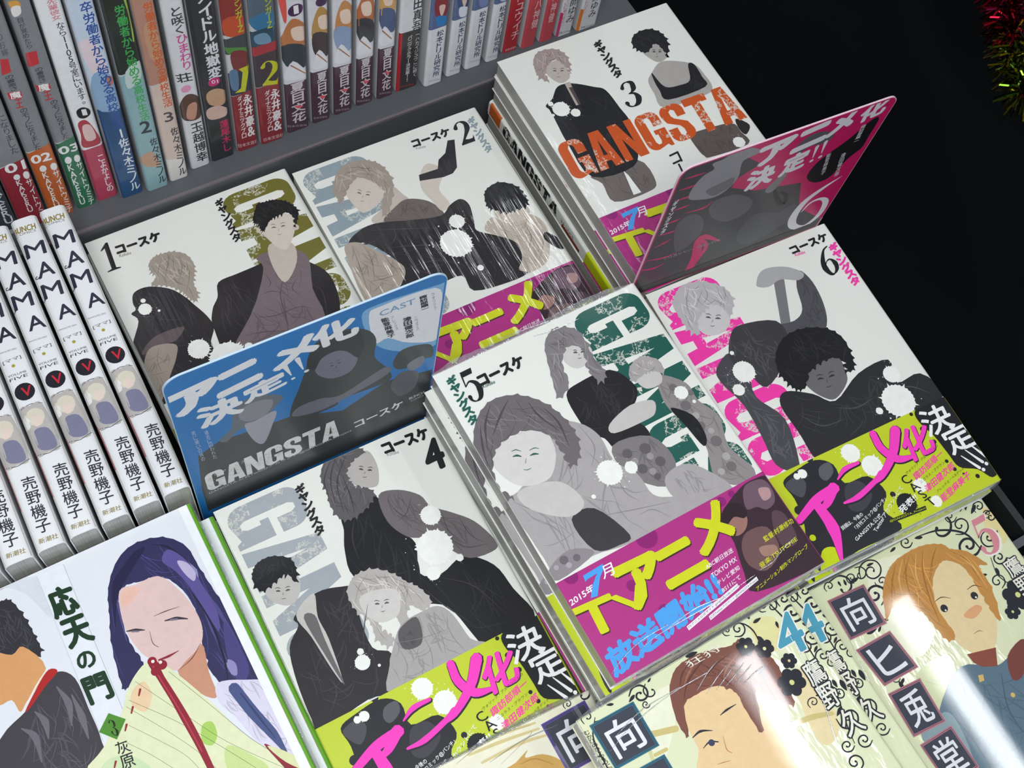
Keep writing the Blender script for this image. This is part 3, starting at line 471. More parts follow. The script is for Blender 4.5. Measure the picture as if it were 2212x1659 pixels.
['O','1d1d21',115.9,174.5,1.3],
['O','1d1d21',104.7,159.8,1.1],
['O','1d1d21',109.3,170.1,0.8],
['D','f4f5ee',56.4,132.8,5.4],
['D','f4f5ee',63.5,144.2,6],
['D','f4f5ee',24.5,131.8,2.6],
['D','f4f5ee',20.7,131.8,1.8],
['D','f4f5ee',85.7,135.4,2.5],
['D','f4f5ee',82.1,165.2,4],
['D','f4f5ee',85,176.7,3.2],
['S','2a2030',[8.1,154.1,23.2,148.3,36.5,146.8],[4.9,6.19,6.84]],
['S','2a2030',[36.1,146.2,28.4,152,20.4,154.8],[6.94,5.5,2.62]],
['S','2a2030',[21.9,148.7,22.9,165.9,16.8,183.9],[5.95,8.15,2.33]],
['S','2a2030',[40.9,143.3,48.1,139.9,57.2,139.9],[1.82,3.9,2.86]],
['S','2a2030',[36.7,156.3,46.1,156.5,60.4,152.8,66,150.9],[2.31,4.1,3.85,5.38]],
['S','2a2030',[75,128.9,74.4,138.4,79.3,147.3,88.1,149.8],[5.14,5.68,5.68,3.25]],
['S','2a2030',[88.2,132.5,78.9,143.4,65,152,54.3,153.7],[7.13,6.03,4.66,1.92]],
['T','2a2030','化',[88.2,134.8,107.5,134.1,84.4,152.6],4],
['S','f53dbe',[7.9,153.7,23.1,147.8,36.4,146.3],[3.8,5.07,5.7]],
['S','f53dbe',[36,145.7,28.2,151.6,20.3,154.4],[5.88,4.44,1.57]],
['S','f53dbe',[21.8,148.2,22.8,165.4,16.6,183.4],[4.92,7.11,1.29]],
['S','f53dbe',[40.8,142.8,48,139.4,57.1,139.4],[0.78,2.87,1.83]],
['S','f53dbe',[36.6,155.8,46,156,60.3,152.3,65.9,150.4],[1.3,3.12,2.86,4.42]],
['S','f53dbe',[74.9,128.3,74.3,137.9,79.2,146.8,87.9,149.3],[4.11,4.66,4.66,2.19]],
['S','f53dbe',[88.1,132,78.8,142.9,64.8,151.5,54.2,153.2],[5.98,4.89,3.54,0.82]],
['T','f53dbe','化',[88.1,134.2,107.3,133.6,84.3,152.1],3],
['T','f2f2f2','決',[106.1,128.5,125.1,128.6,103.7,144.3],2],
['T','f2f2f2','定',[110.6,143.5,129.3,143.3,110.3,158.8],2],
['S','f2f2f2',[114.4,160.7,119.9,170.9],[0.54,1.9]],
['O','f2f2f2',121.4,172.8,1.1],
['S','f2f2f2',[118.7,158.7,123.7,168.8],[0.54,1.9]],
['O','f2f2f2',125.2,170.6,1.1],
['S','f2f2f2',[123,156.7,127.5,166.6],[0.55,1.92]],
['O','f2f2f2',129.1,168.5,1.1],
['S','f2f2f2',[127.3,154.6,131.3,164.3],[0.56,1.94]],
['O','f2f2f2',132.9,166.3,1.1],
['V','1b1b1f','CAST',[72.6,156.7,78.8,156,79.6,178.6],1],
['T','1b1b1f','ウォリック・アルカンジェロ',[78.8,155.3,105.4,148.8,78.7,157],0],
['T','f53d9e','諏訪部順一',[81.7,157.9,105.3,152.2,81.7,162],2],
['T','1b1b1f','ニコラス・ブラウン',[83,162.9,103,158.7,82.9,164.6],0],
['T','f53d9e','津田健次郎',[83.6,166.5,107.1,160.9,83.3,170.8],2],
['T','1b1b1f','アレックス・ベネデット',[88.8,171.4,111.4,166.2,88.6,173.1],0],
['T','f53d9e','能登麻美子',[88.8,174.8,112.4,169.2,88.4,179.1],2],
['T','eeeeee','詳細は、今後の',[26.8,166.1,42.1,163.9,27.1,168.5],1],
['T','eeeeee','「月刊コミック@バンチ」',[33.8,169.3,58.7,162.1,34.5,171.8],1],
['T','eeeeee','GANGSTA.公式',[30.3,174.5,51.2,168.8,30.6,177],1],
['T','eeeeee','Twitterアカウントにて',[42.4,175.1,71.3,160.3,43.4,177.3],1],
['D','1b1b1f',68.8,170.5,5.7],
['T','f4f4f4','発表!!',[62.2,170.9,75.9,167.2,62.6,174.8],2],
['P','1b1b1f',0,[53.6,174.2,77.7,176.2,77,178.4,53,176.4]],
['T','c3d40b','@GANGSTA_Project',[54,174.6,77.1,176.6,53.6,176],0]],
'o3':[['P','d3d8e0',1,[25.8,1.1,47.6,2,46.6,24.9,40.3,8.6,32.4,0.7]],
['P','e3e7ee',0,[47.7,2.1,61,2.2,59.6,84.7,46.5,97.5,47.5,78.3]],
['S','8f979c',[60.9,2,60.1,45.7,59.8,85.3],[0.17,0.17,0.17]],
['S','b9bfc6',[47.7,2.1,47.1,49.8,46.7,90.8],[0.16,0.16,0.16]],
['J','2e2d33',[21.7,8.2,28.8,6.3,32.9,8.5,35.6,19.1,36.7,29.8,36.7,37.9,31.4,39.7,28.6,31.9,23.9,33.9,13.7,31.2],1.6],
['F','2e2d33',[21.7,8.2,28.8,6.3,32.9,8.5,35.6,19.1,36.7,29.8,36.7,37.9,31.4,39.7,28.6,31.9,23.9,33.9,13.7,31.2],38,0.26,80,1.6],
['F','2e2d33',[21.7,8.2,28.8,6.3,32.9,8.5,35.6,19.1,36.7,29.8,36.7,37.9,31.4,39.7,28.6,31.9,23.9,33.9,13.7,31.2],19,0.5,80,1.3],
['P','d59c66',1,[14.8,28.2,24.2,33.2,30.2,31.9,35.8,46.5,22.7,57.2,18.5,60.2,17,53.3,9.9,51.3]],
['P','3f3c42',1,[40.3,50.6,45.9,57.2,46.3,73.3,46,90.5,40.8,108,-4.4,83.4,7.4,67.2,21.4,60.9,32.7,53.7]],
['F','3f3c42',[40.3,50.6,45.9,57.2,46.3,73.3,46,90.5,40.8,108,-4.4,83.4,7.4,67.2,21.4,60.9,32.7,53.7],26,0.26,75,1.5],
['F','3f3c42',[40.3,50.6,45.9,57.2,46.3,73.3,46,90.5,40.8,108,-4.4,83.4,7.4,67.2,21.4,60.9,32.7,53.7],13,1,100,1.22],
['S','6a6870',[24.4,63.3,26.8,69.8,25.5,77.7],[0.62,3.49,0.62]],
['S','6a6870',[37.1,57,39.1,66.8,36.8,76.9],[0.61,3.44,0.61]],
['S','6a6870',[16.5,67.8,20.5,74.2,19.2,86.2],[0.6,3.37,0.6]],
['S','6a6870',[41.8,63.8,42.2,75.4,41.3,86.2],[0.62,3.51,0.62]],
['P','b02222',1,[40,50.3,36.5,47.7,29.4,52.9,20.5,61.2,24,60.1,32.4,54.5]],
['S','e9e3dc',[36.5,46.8,29.4,52,20.1,60.2],[0.47,0.78,0.47]],
['J','2d2b55',[71.1,35.8,75.6,23.1,84.2,12.2,94.6,7.8,108.3,10.7,116.7,20.1,118.4,34.6,120.6,52.1,123.1,70.4,124.2,89.5,121.3,98.9,114.6,101.2,108.3,96.1,102.6,83.6,104.3,69.8,107.5,60.3,107.7,45.4,104.3,35,99.1,28.6,91,27.3,83,26,78.4,30.2,75.1,41.6,75,54.4,76.2,66,66.2,72.4,63.8,70.2,66.7,50.1],0.72],
['F','2d2b55',[71.1,35.8,75.6,23.1,84.2,12.2,94.6,7.8,108.3,10.7,116.7,20.1,118.4,34.6,120.6,52.1,123.1,70.4,124.2,89.5,121.3,98.9,114.6,101.2,108.3,96.1,102.6,83.6,104.3,69.8,107.5,60.3,107.7,45.4,104.3,35,99.1,28.6,91,27.3,83,26,78.4,30.2,75.1,41.6,75,54.4,76.2,66,66.2,72.4,63.8,70.2,66.7,50.1],40,0.26,80,1.6],
['F','2d2b55',[71.1,35.8,75.6,23.1,84.2,12.2,94.6,7.8,108.3,10.7,116.7,20.1,118.4,34.6,120.6,52.1,123.1,70.4,124.2,89.5,121.3,98.9,114.6,101.2,108.3,96.1,102.6,83.6,104.3,69.8,107.5,60.3,107.7,45.4,104.3,35,99.1,28.6,91,27.3,83,26,78.4,30.2,75.1,41.6,75,54.4,76.2,66,66.2,72.4,63.8,70.2,66.7,50.1],20,0.5,80,1.3],
['S','4d4b80',[109.3,27.1,112.7,46.1,111.8,64.5,111.6,82.8],[0.25,2.14,2.14,0.33]],
['S','4d4b80',[114.5,35.5,117.9,58.3,119.1,79.4,115.3,93.9],[0.25,1.68,1.68,0.34]],
['S','4d4b80',[107.3,17.2,113,28.9,114.9,49.1,115.4,70.1],[0.25,1.53,1.53,0.34]],
['S','4d4b80',[82.4,18.9,77.3,29.6,75.1,41.6,73.5,51.8],[0.25,1.16,1.16,0.33]],
['S','4d4b80',[95.7,11.3,88.5,16.4,83.9,21.6,81.3,26],[0.25,1.53,1.53,0.34]],
['S','8f8cb8',[112.9,25,115.2,33.9,114.7,41.4],[0.33,3.33,0.33]],
['S','8f8cb8',[110.2,82.1,112,87.6,112.1,91.3],[0.32,2.86,0.32]],
['S','1b1a38',[109.7,40.7,112.4,61,110.8,80.6,107.7,93.5],[0.25,1.17,1.17,0.25]],
['S','1b1a38',[102.5,11.8,109.1,17.2,114.4,29.7,115.5,43.7],[0.25,1.19,1.19,0.25]],
['P','5a4f8f',1,[108.7,18,114.3,27.7,116.1,42.1,117.2,57.9,113.9,67.5,112.2,55.3,110.4,41.1,107.3,29.9,103.5,22.1]],
['P','46407a',1,[118.1,64,119.8,77.9,119.4,90.6,113.6,95.7,111.7,88.4,113.5,76.5]],
['P','1f1e42',1,[77,23.8,85.1,16.5,94,11.4,99,12,91.4,17.8,83.9,23.6,76.7,31.2,71.1,43.2]],
['P','b9b0cf',1,[110,25.5,114,28.5,115.6,35.1,113.2,38.7,110.6,32.5]],
['P','9088b8',1,[111.9,82.1,114.7,85.4,113.1,90.9,110.7,88.7]],
['P','c88f74',1,[89.1,75.5,103.9,68.7,101.9,83.2,100.7,96,94.4,90.9]],
['P','ddbfba',1,[79.6,27,87.6,27.4,99.1,28.6,105.1,39.3,107.9,51.2,107.8,61.5,103.6,69.4,94.1,73.6,88.2,75.5,82.3,67.4,78,61.5,75.5,51,75.7,40]],
['P','e4b8a8',1,[79.5,28.9,84.1,27.5,89.1,30,83,34.5,78.3,35.8]],
['S','4a3038',[89.3,46.2,95.2,46.5,102.1,47.4],[0.16,0.49,0.16]],
['S','3a3238',[93,50.7,98.5,52.1,103.3,54.9],[0.49,1.63,0.49]],
['S','7d7486',[95.7,51.6,98.6,52.7],[0.96,0.96]],
['S','3a3238',[75,47.1,79.1,48.5,83.1,50.6],[0.4,1.51,0.4]],
['S','7d7486',[77.4,48.5,80.2,49.8],[0.81,0.81]],
['S','8b2436',[83.3,67.2,88.2,67.6,93.4,67.3],[0.79,1.26,0.24]],
['S','6d4a50',[84.8,52.2,84,58.2,85.6,61.4],[0.16,0.4,0.24]],
['S','5a2a20',[89.8,75.9,97.5,73.6,103.9,68.7],[0.16,0.39,0.16]],
['P','d9d3e6',1,[103.2,90.2,115,94.6,124.5,102.4,124.2,125.5,124.2,140.3,110,126.6,104.4,108.7,100.4,98.6]],
['F','d9d3e6',[103.2,90.2,115,94.6,124.5,102.4,124.2,125.5,124.2,140.3,110,126.6,104.4,108.7,100.4,98.6],18,0.26,75,0.75],
['F','d9d3e6',[103.2,90.2,115,94.6,124.5,102.4,124.2,125.5,124.2,140.3,110,126.6,104.4,108.7,100.4,98.6],9,1,100,0.88],
['P','b7789a',1,[124.1,103.1,126.1,114,126.3,126.6,124.5,139.6,123.6,126.9,122.3,114.7]],
['S','46527f',[109.2,96.1,112.3,110.2,116.4,123.9,118.3,134.5],[5.44,5.44,4.66,1.55]],
['S','2e3a66',[111,99.7,113.7,112.8,116.8,126.7],[0.63,1.11,0.32]],
['P','dfe3bb',1,[64,74.8,71,68.6,78.9,65.6,85.6,71.8,97,96.7,106.9,122.3,127.1,147,124.1,153.2,38.9,106.9,46.8,92.6,59.1,81.9]],
['P','a8cc62',1,[89.2,105,93.9,105.7,93.5,112.5,89.6,115.6,86.2,112]],
['P','c6d98f',1,[95.7,118.9,104.1,128.6,108.3,137.8,97.8,138.9,91.5,128.6]],
['P','c9dcae',1,[44.1,99.6,54.4,101.8,61.4,112.4,56.6,116.5,39.5,107.3]],
['P','e6c9a2',1,[66.7,75.3,73.2,73.4,74.2,81.1,68.6,86.9,64.3,81.1]],
['S','5e5c4a',[63.8,78.2,79.7,98.1,92.4,117.1,105,137.6],[0.16,0.16,0.16,0.16]],
['S','5e5c4a',[61.7,80.6,74.5,100.6,83.8,117.6,89,132.4],[0.15,0.15,0.15,0.15]],
['S','5e5c4a',[59.5,89.1,70,103.4,77.1,114,80.9,124.5],[0.15,0.15,0.15,0.15]],
['S','5e5c4a',[69.8,71.6,84.2,97,96.4,117.5,115.1,141.4],[0.15,0.15,0.15,0.15]],
['S','5e5c4a',[55.3,95.5,63.7,106.8,71.5,119.5],[0.15,0.15,0.15]],
['S','5e5c4a',[85.3,74.4,96.3,98.2,106.1,120.1,114.3,134.1],[0.16,0.16,0.16,0.16]],
['P','8a2030',1,[110.9,126.6,114.9,130.9,123.2,142.4,123.5,152.8,117.3,147.7,113.7,137.2]],
['P','d7dba6',1,[111.9,128,119.5,135.6,126,145.6,124.1,147.9,116.4,138.7]],
['S','8e1b2e',[80.3,67.3,81,75.7,82.5,87.3,83.6,98.5,84.5,110.2,84.8,119.1,85.1,132],[4.3,3.29,3.44,3.91,3.6,3.13,2.66]],
['S','b5384a',[79.7,67.8,80.7,77.4,82.3,89.8,83.5,102.8,84.4,116.3],[0.79,0.63,0.63,0.63,0.48]],
['O','8e1b2e',80.3,66.3,2.2],
['O','8e1b2e',83.8,70,2.4],
['O','8e1b2e',79.8,71.5,2.1],
['O','e8e4dc',80.6,66.5,0.8],
['O','e8e4dc',83.6,68.5,0.8],
['S','8e2a30',[70.4,76.1,68.8,78.5],[1.11,0.79]],
['S','8e2a30',[64.3,82.2,62.7,84.5],[1.07,0.77]],
['S','8e2a30',[58.8,88.4,57.2,90.7],[1.07,0.77]],
['S','8e2a30',[48.3,101.7,46.8,103.9],[1.04,0.74]],
['T','17361f','応',[48.4,11.6,59.9,12.6,48.3,26.5],4],
['T','17361f','天',[48.8,28.8,60.6,29.5,49,43.1],4],
['T','17361f','の',[49.6,47,57.7,47.7,49.4,55],4],
['T','17361f','門',[48,59.3,58.7,60.4,48.1,72.3],4],
['P','eef1f4',0,[121,0,125.4,0,125.4,182,121,182]],
['P','5f9e1e',0,[125.6,0,128,0,128,182,125.6,182]],
['P','4e8a2b',0,[53.5,79.6,59.4,85.9,52.4,92.7,46.5,85.7]],
['N','1c2a14','3',[51.7,81.8,54.8,84.1,51.1,89.8]],
['T','26262b','灰',[50.5,93.7,56.2,94.4,50.5,99.9],1],
['T','26262b','原',[50.2,100.4,56.4,101.2,49.6,106.9],1]],
'm5':[['P','ecedd2',1,[39.7,4.5,72.3,14.1,64.2,40.9,37.7,59.4,25.9,42.9]],
['P','d6dcae',1,[27.4,66.6,51.7,66.5,40.7,86.8,23.7,93.1]],
['P','e6d79a',1,[124.3,5.4,129.2,20.6,123.4,29.2,115,25.1]],
['S','cdd2a4',[20.2,44.2,24.4,60.9,32.9,73.5,44.7,81.7],[0.57,0.57,0.57,0.57]],
['S','cdd2a4',[50.5,9.9,55.3,10.1,64.4,11.3],[0.6,0.8,0.6]],
['S','22222c',[31.8,8,34.6,2.6,40.7,0.7,45.6,3,46.4,7.4,43.4,10.8,39.1,11.2,36.5,9,36.8,6.1,39.2,4.6,41.4,5,42.2,6.5,41.4,7.6],[0.53,0.89,0.89,0.89,0.89,0.89,0.89,0.89,0.89,0.89,0.89,0.53,1.24]],
['S','22222c',[33.8,25.5,38.7,23,40.2,18.7,37.8,15.3,33.6,14.7,30.5,16.7,29.9,19.6,31.7,21.5,34.2,21.5,35.7,20.2,35.6,18.8,34.5,18.3],[0.81,1.34,1.34,1.34,1.34,1.34,1.34,1.34,1.34,1.34,0.81,1.88]],
['S','22222c',[13.7,1.2,21,0.5,25.2,4.2,24.6,8.6,21.1,10.6,18.2,9.8,18,8],[0.7,1.17,1.17,1.17,1.17,0.7,1.64]],
['S','22222c',[108.6,24.2,102.9,26.9,97.4,25.8,95.2,21.9,97,18.1,101.1,16.5,104.5,17.6,105.5,20.1,104,22.3,101.7,22.8,100.3,22,100.3,20.8],[0.85,1.42,1.42,1.42,1.42,1.42,1.42,1.42,1.42,1.42,0.85,1.99]],
['S','22222c',[83.3,-1.7,92,-4.6,99.1,-1.8,100.8,3.8,97.4,8.4,92.4,9.5,89.2,7.7,89.1,5,90.9,3.7],[0.86,1.43,1.43,1.43,1.43,1.43,1.43,0.86,2]],
['S','22222c',[98.9,11.9,103.4,13.7,107.9,12.2,109.8,8.8,108.3,5.9,105.1,5.3,102.5,6.6,102,8.7,103.2,10,104.8,9.9,105.5,9],[0.55,0.92,0.92,0.92,0.92,0.92,0.92,0.92,0.92,0.55,1.29]],
['S','22222c',[115.8,27.8,111.3,26,110.3,22.3,112.7,19.1,116.5,18.2,119.4,19.7,119.7,22.2,117.9,24.1,115.6,24.3,114.3,23.3,114.5,22,115.5,21.5],[0.61,1.02,1.02,1.02,1.02,1.02,1.02,1.02,1.02,1.02,0.61,1.43]],
['S','22222c',[106.1,3.5,102.9,5,100,4.2,99.1,2,100.4,0.1,102.6,-0.4,104,0.5,103.9,1.7,103,2.4,102.2,2.2],[0.44,0.73,0.73,0.73,0.73,0.73,0.73,0.73,0.44,1.02]],
['S','22222c',[118.4,6.7,118.3,3.8,120.7,1.8,123.6,1.7,125.2,3.2,124.8,5.1,123.1,6.1,121.5,5.9,120.9,4.9,121.4,4.1,122.2,3.9],[0.5,0.84,0.84,0.84,0.84,0.84,0.84,0.84,0.84,0.5,1.18]],
['S','22222c',[103.6,49.9,107.4,48.1,108.4,44.9,106.6,42.6,103.5,42.4,101.3,43.9,101.1,45.9,102.5,47,104.2,46.8,104.9,45.8,104.6,45.1],[0.48,0.8,0.8,0.8,0.8,0.8,0.8,0.8,0.8,0.48,1.11]],
['S','22222c',[32.2,1,35.8,2.1,37.1,4.8,35.8,7.2,33.3,8.1,31.4,7.3,31,5.9,31.8,4.9,32.8,4.8],[0.48,0.8,0.8,0.8,0.8,0.8,0.8,0.48,1.11]],
['P','22222c',1,[30.8,6.7,28.2,7.9,24.4,6.9,28.3,5.7]],
['P','22222c',1,[22,7.2,21.4,5.7,22.6,3.5,23.1,5.8]],
['P','22222c',1,[79.8,4.3,77.3,4.5,74.8,2.6,78.3,2.7]],
['P','22222c',1,[108,38.5,108.7,40.9,106.4,44,106.1,40.6]],
['P','22222c',1,[100.8,39.4,98.8,39.6,96.8,38.1,99.6,38.2]],
['P','22222c',1,[121.2,2.7,119.4,5,115.2,6.1,118,3.1]],
['P','22222c',1,[32.2,34.4,30.4,34.1,29.1,32.2,31.6,33]],
['P','22222c',1,[16.3,34.9,19.3,33.7,23.6,35,19.1,36.2]],
['P','22222c',1,[23,37.2,23.8,35.7,26.4,35,24.8,36.8]],
['P','22222c',1,[17.1,64.4,18.3,66.4,17.1,69.5,15.8,66.5]],
['P','22222c',1,[20.8,64.2,19.6,65.9,16.4,66.7,18.5,64.5]],
['S','22222c',[76.1,2.4,91.6,5.5,104.3,14.1,107.1,26.8],[0.41,1.24,1.44,0.62]],
['S','22222c',[109.1,32.3,106.4,42.2,109.9,50.6,115.5,55.6],[0.41,0.62,0.62,0.31]],
['S','22222c',[27.2,8.2,24.7,7.1,24.1,4.9,25.4,3.1,27.6,2.7,29,3.7,29.1,5.1,28.1,6,26.9,5.9,26.5,5.3,26.7,4.8],[0.42,0.69,0.69,0.69,0.69,0.69,0.69,0.69,0.69,0.42,0.97]],
['S','22222c',[37.9,13.1,38.1,16.1,40.7,17.7,43.6,17.2,45.1,15.2,44.5,13.3,42.7,12.6,41.1,13.2,40.7,14.4,41.2,15.1,42.1,15.1],[0.48,0.8,0.8,0.8,0.8,0.8,0.8,0.8,0.8,0.48,1.11]],
['S','22222c',[72.4,4,69.4,5.5,66.5,4.8,65.5,2.7,66.6,0.7,68.7,0,70.3,0.8,70.6,2.1,69.7,3,68.7,3.1,68.2,2.6],[0.49,0.82,0.82,0.82,0.82,0.82,0.82,0.82,0.82,0.49,1.14]],
['S','22222c',[88.8,-0.5,88.6,-3.6,91,-5.9,94.1,-6.1,96.1,-4.6,96,-2.4,94.2,-1.1,92.3,-1.1,91.3,-2.2,91.6,-3.3,92.6,-3.8,93.3,-3.6],[0.57,0.94,0.94,0.94,0.94,0.94,0.94,0.94,0.94,0.94,0.57,1.32]],
['S','22222c',[109.9,1.9,112.7,0.4,113.5,-1.9,112.2,-3.7,109.9,-3.8,108.2,-2.6,108.1,-1.1,109.1,-0.3,110.4,-0.5,110.9,-1.2,110.7,-1.8],[0.44,0.73,0.73,0.73,0.73,0.73,0.73,0.73,0.73,0.44,1.02]],
['S','22222c',[120.9,11.3,123.8,9.5,127,9.8,128.4,11.8,127.5,13.9,125.4,14.8,123.6,14.3,123.1,13,123.9,12,124.9,11.8,125.5,12.3],[0.5,0.84,0.84,0.84,0.84,0.84,0.84,0.84,0.84,0.5,1.18]],
['S','22222c',[117.9,36.7,114.5,38.3,111.2,37.6,110,35.3,111.1,33.1,113.5,32.2,115.5,32.9,116.1,34.3,115.2,35.6,113.8,35.9,113,35.4,113,34.7],[0.55,0.92,0.92,0.92,0.92,0.92,0.92,0.92,0.92,0.92,0.55,1.29]],
['S','22222c',[9.8,5,9.7,2.6,11.6,1,13.8,1,14.9,2.4,14.5,3.8,13.2,4.4,12.2,4.1,12,3.3,12.4,2.9],[0.41,0.69,0.69,0.69,0.69,0.69,0.69,0.69,0.41,0.96]],
['S','22222c',[19,63.3,16.9,64.3,14.9,63.7,14.3,62.2,15.1,60.9,16.5,60.6,17.5,61.3,17.5,62.1,16.9,62.5,16.3,62.4],[0.34,0.57,0.57,0.57,0.57,0.57,0.57,0.57,0.34,0.8]],
['S','22222c',[124.3,13,122,12,121.6,10,123.1,8.5,125,8.4,126.1,9.3,125.8,10.4,124.9,11,124,10.8,123.9,10.3],[0.37,0.62,0.62,0.62,0.62,0.62,0.62,0.62,0.37,0.87]],
['P','22222c',1,[61.4,1.9,59.7,3.1,56.7,2.9,59.4,1.5]],
['P','22222c',1,[98.1,-2.8,100.1,-2.2,101.2,0.2,98.5,-1]],
['P','22222c',1,[116.1,-0.9,116,1,113.5,2.9,114.2,0.2]],
['P','22222c',1,[123.4,21.2,122.1,22.8,119,23.6,121.1,21.5]],
['P','22222c',1,[19,3,19.7,4.2,19,6.3,18.2,4.3]],
['P','22222c',1,[39.4,3.3,41.4,2.6,44.1,3.7,41.1,4.2]],
['O','22222c',114.8,59.7,3.8],
['O','22222c',109.1,62.2,3.8],
['O','22222c',104,59.6,3.8],
['O','22222c',104.6,54.6,3.8],
['O','22222c',110.2,52.1,3.8],
['O','22222c',115.3,54.6,3.8],
['O','22222c',109.7,57.1,5.5],
['O','d8dc8e',109.7,57.1,1.6],
['O','22222c',103.1,64.8,1.9],
['O','22222c',100.3,66,1.9],
['O','22222c',97.8,64.7,1.9],
['O','22222c',98,62.2,1.9],
['O','22222c',100.8,61,1.9],
['O','22222c',103.4,62.3,1.9],
['O','22222c',100.6,63.5,2.7],
['O','d8dc8e',100.6,63.5,0.8],
['P','e9d2a2',1,[63.4,33.9,75.9,22.5,86.3,22.2,93.4,27.9,92.4,41.9,91.3,54.5,88.2,63.8,77.8,74.6,65.6,72.4,59.4,59.9,59.7,45.1]],
['J','c58c46',[37.9,21.1,45.1,13.8,55,8.8,67.2,7.6,78.8,8.9,88,13.4,90.2,17.3,98.4,23.1,104.6,34.8,99.1,33.5,98.2,45.9,90.9,64.1,89.1,55.6,90.3,43,90.5,29.8,84.8,22.5,79,21.8,69.1,28,62.1,42,62,58,56,58.7,53.8,46.4,51.7,37.8,40.7,29.6,31.4,34,34.1,27.9],0.72],
['F','c58c46',[37.9,21.1,45.1,13.8,55,8.8,67.2,7.6,78.8,8.9,88,13.4,90.2,17.3,98.4,23.1,104.6,34.8,99.1,33.5,98.2,45.9,90.9,64.1,89.1,55.6,90.3,43,90.5,29.8,84.8,22.5,79,21.8,69.1,28,62.1,42,62,58,56,58.7,53.8,46.4,51.7,37.8,40.7,29.6,31.4,34,34.1,27.9],40,0.26,80,0.68],
['F','c58c46',[37.9,21.1,45.1,13.8,55,8.8,67.2,7.6,78.8,8.9,88,13.4,90.2,17.3,98.4,23.1,104.6,34.8,99.1,33.5,98.2,45.9,90.9,64.1,89.1,55.6,90.3,43,90.5,29.8,84.8,22.5,79,21.8,69.1,28,62.1,42,62,58,56,58.7,53.8,46.4,51.7,37.8,40.7,29.6,31.4,34,34.1,27.9],20,0.5,80,1.18],
['S','a56f30',[55.3,10.1,47.5,17.2,41.6,25.2],[0.2,0.9,0.2]],
['S','a56f30',[65.6,9.6,57.1,17.6,51.4,30.1],[0.2,0.91,0.2]],
['S','a56f30',[74.8,10.8,67.4,20.5,61.3,35,58.2,48.6],[0.2,0.92,0.92,0.2]],
['S','a56f30',[89.5,18.1,94.9,27.5,94.6,40.8],[0.2,0.92,0.2]],
['S','a56f30',[83.4,12.8,77.8,16.8,69.8,23.9],[0.21,0.93,0.21]],
['S','dfae6a',[60.8,9.5,52.3,17.4,48.1,26.3],[0.2,1,0.2]],
['S','dfae6a',[69.9,10.6,62.5,20.3,58.9,31.7],[0.2,1.02,0.2]],
['S','dfae6a',[91.9,21.6,96,32.6,95.7,45.8],[0.2,1.01,0.2]],
['S','6b4a30',[62.7,38,67.9,37.8,72.5,40.7],[0.3,0.59,0.2]],
['S','6b4a30',[84.2,41.1,89.4,40.9,93.3,44],[0.3,0.59,0.2]],
['O','2b2a30',65.3,43.6,2.2],
['O','2b2a30',85.9,45.8,2.2],
['O','e8e6da',65.4,44.9,0.6],
['O','e8e6da',86.2,47,0.6],
['S','9a5a40',[71.8,63,75.6,63,77.6,64.4],[0.19,0.39,0.19]],
['S','c98a60',[76.9,52.7,80.7,53.5,83.2,51.5],[0.2,0.4,0.2]],
['P','e3a878',1,[73.1,51.9,83.1,50.4,85.5,53.8,77.3,56.1]],
['P','5b7485',1,[28.7,86.7,53.1,74.1,71,82.7,81.1,82.6,95.1,80.2,93.4,98.3,57.9,140.6,27.5,124.7,29.9,94.3]],
['F','5b7485',[28.7,86.7,53.1,74.1,71,82.7,81.1,82.6,95.1,80.2,93.4,98.3,57.9,140.6,27.5,124.7,29.9,94.3],26,0.26,75,0.75],
['F','5b7485',[28.7,86.7,53.1,74.1,71,82.7,81.1,82.6,95.1,80.2,93.4,98.3,57.9,140.6,27.5,124.7,29.9,94.3],13,1,100,0.88],
['P','8b4a3a',0,[61.1,70.3,78.5,74.9,72.8,83.6,64.6,79.9,61.6,75.8]],
['P','7a4038',1,[81.7,81.8,96.4,78.7,84.1,93.5,75.9,93.5]],
['S','42586a',[49.1,80.8,44.8,93.9,46.5,110],[0.28,0.84,0.28]],
['S','42586a',[72.2,87.4,63.8,103.8,62.8,118.4],[0.29,0.87,0.29]],
['S','42586a',[32.7,90.8,35.2,109,34.8,124.5],[0.28,0.83,0.28]],
['P','d9b466',0,[59.4,82.5,62.4,83.3,60.9,86.3,57.9,85.9]],
['O','d9b466',70.6,100.1,1.3],
['P','8aa0a8',1,[11.1,92.6,30.2,89.4,32.8,99.9,27.4,118.8,15.8,118.5,12.8,107.2]],
['P','b87a86',0,[6.7,9.4,31.6,11,30.3,35.5,5.6,33.6]],
['P','2c2c38',0,[7.3,10.1,30.9,11.6,29.6,34.7,6.4,33]],
['P','b87a86',0,[7.6,10.4,30.6,11.9,29.4,34.4,6.7,32.7]],
['P','3a3e4c',0,[8,10.8,30.1,12.3,29,34,7.1,32.4]],
['T','e8eaf0','向',[10.9,13.1,26.9,14.2,10.2,30.5],1],
['P','b87a86',0,[5.3,39.3,29.3,39.4,31.8,63.2,8.1,62.8]],
['P','2c2c38',0,[6.1,39.9,28.7,40.1,31.1,62.5,8.7,62.1]],
['P','b87a86',0,[6.4,40.2,28.4,40.3,30.8,62.2,8.9,61.9]],
['P','3a3e4c',0,[6.8,40.6,28,40.7,30.3,61.8,9.3,61.5]],
['T','e8eaf0','ヒ',[10,42.7,25.3,42.8,11.9,59.5],1],
['P','b87a86',0,[7.3,66.9,28.8,68.3,27.6,93.8,6.4,92.1]],
['P','2c2c38',0,[7.9,67.6,28.1,69,27,93,7,91.4]],
['P','b87a86',0,[8.1,67.9,27.9,69.3,26.8,92.7,7.3,91.2]],
['P','3a3e4c',0,[8.5,68.4,27.5,69.7,26.4,92.3,7.7,90.8]],
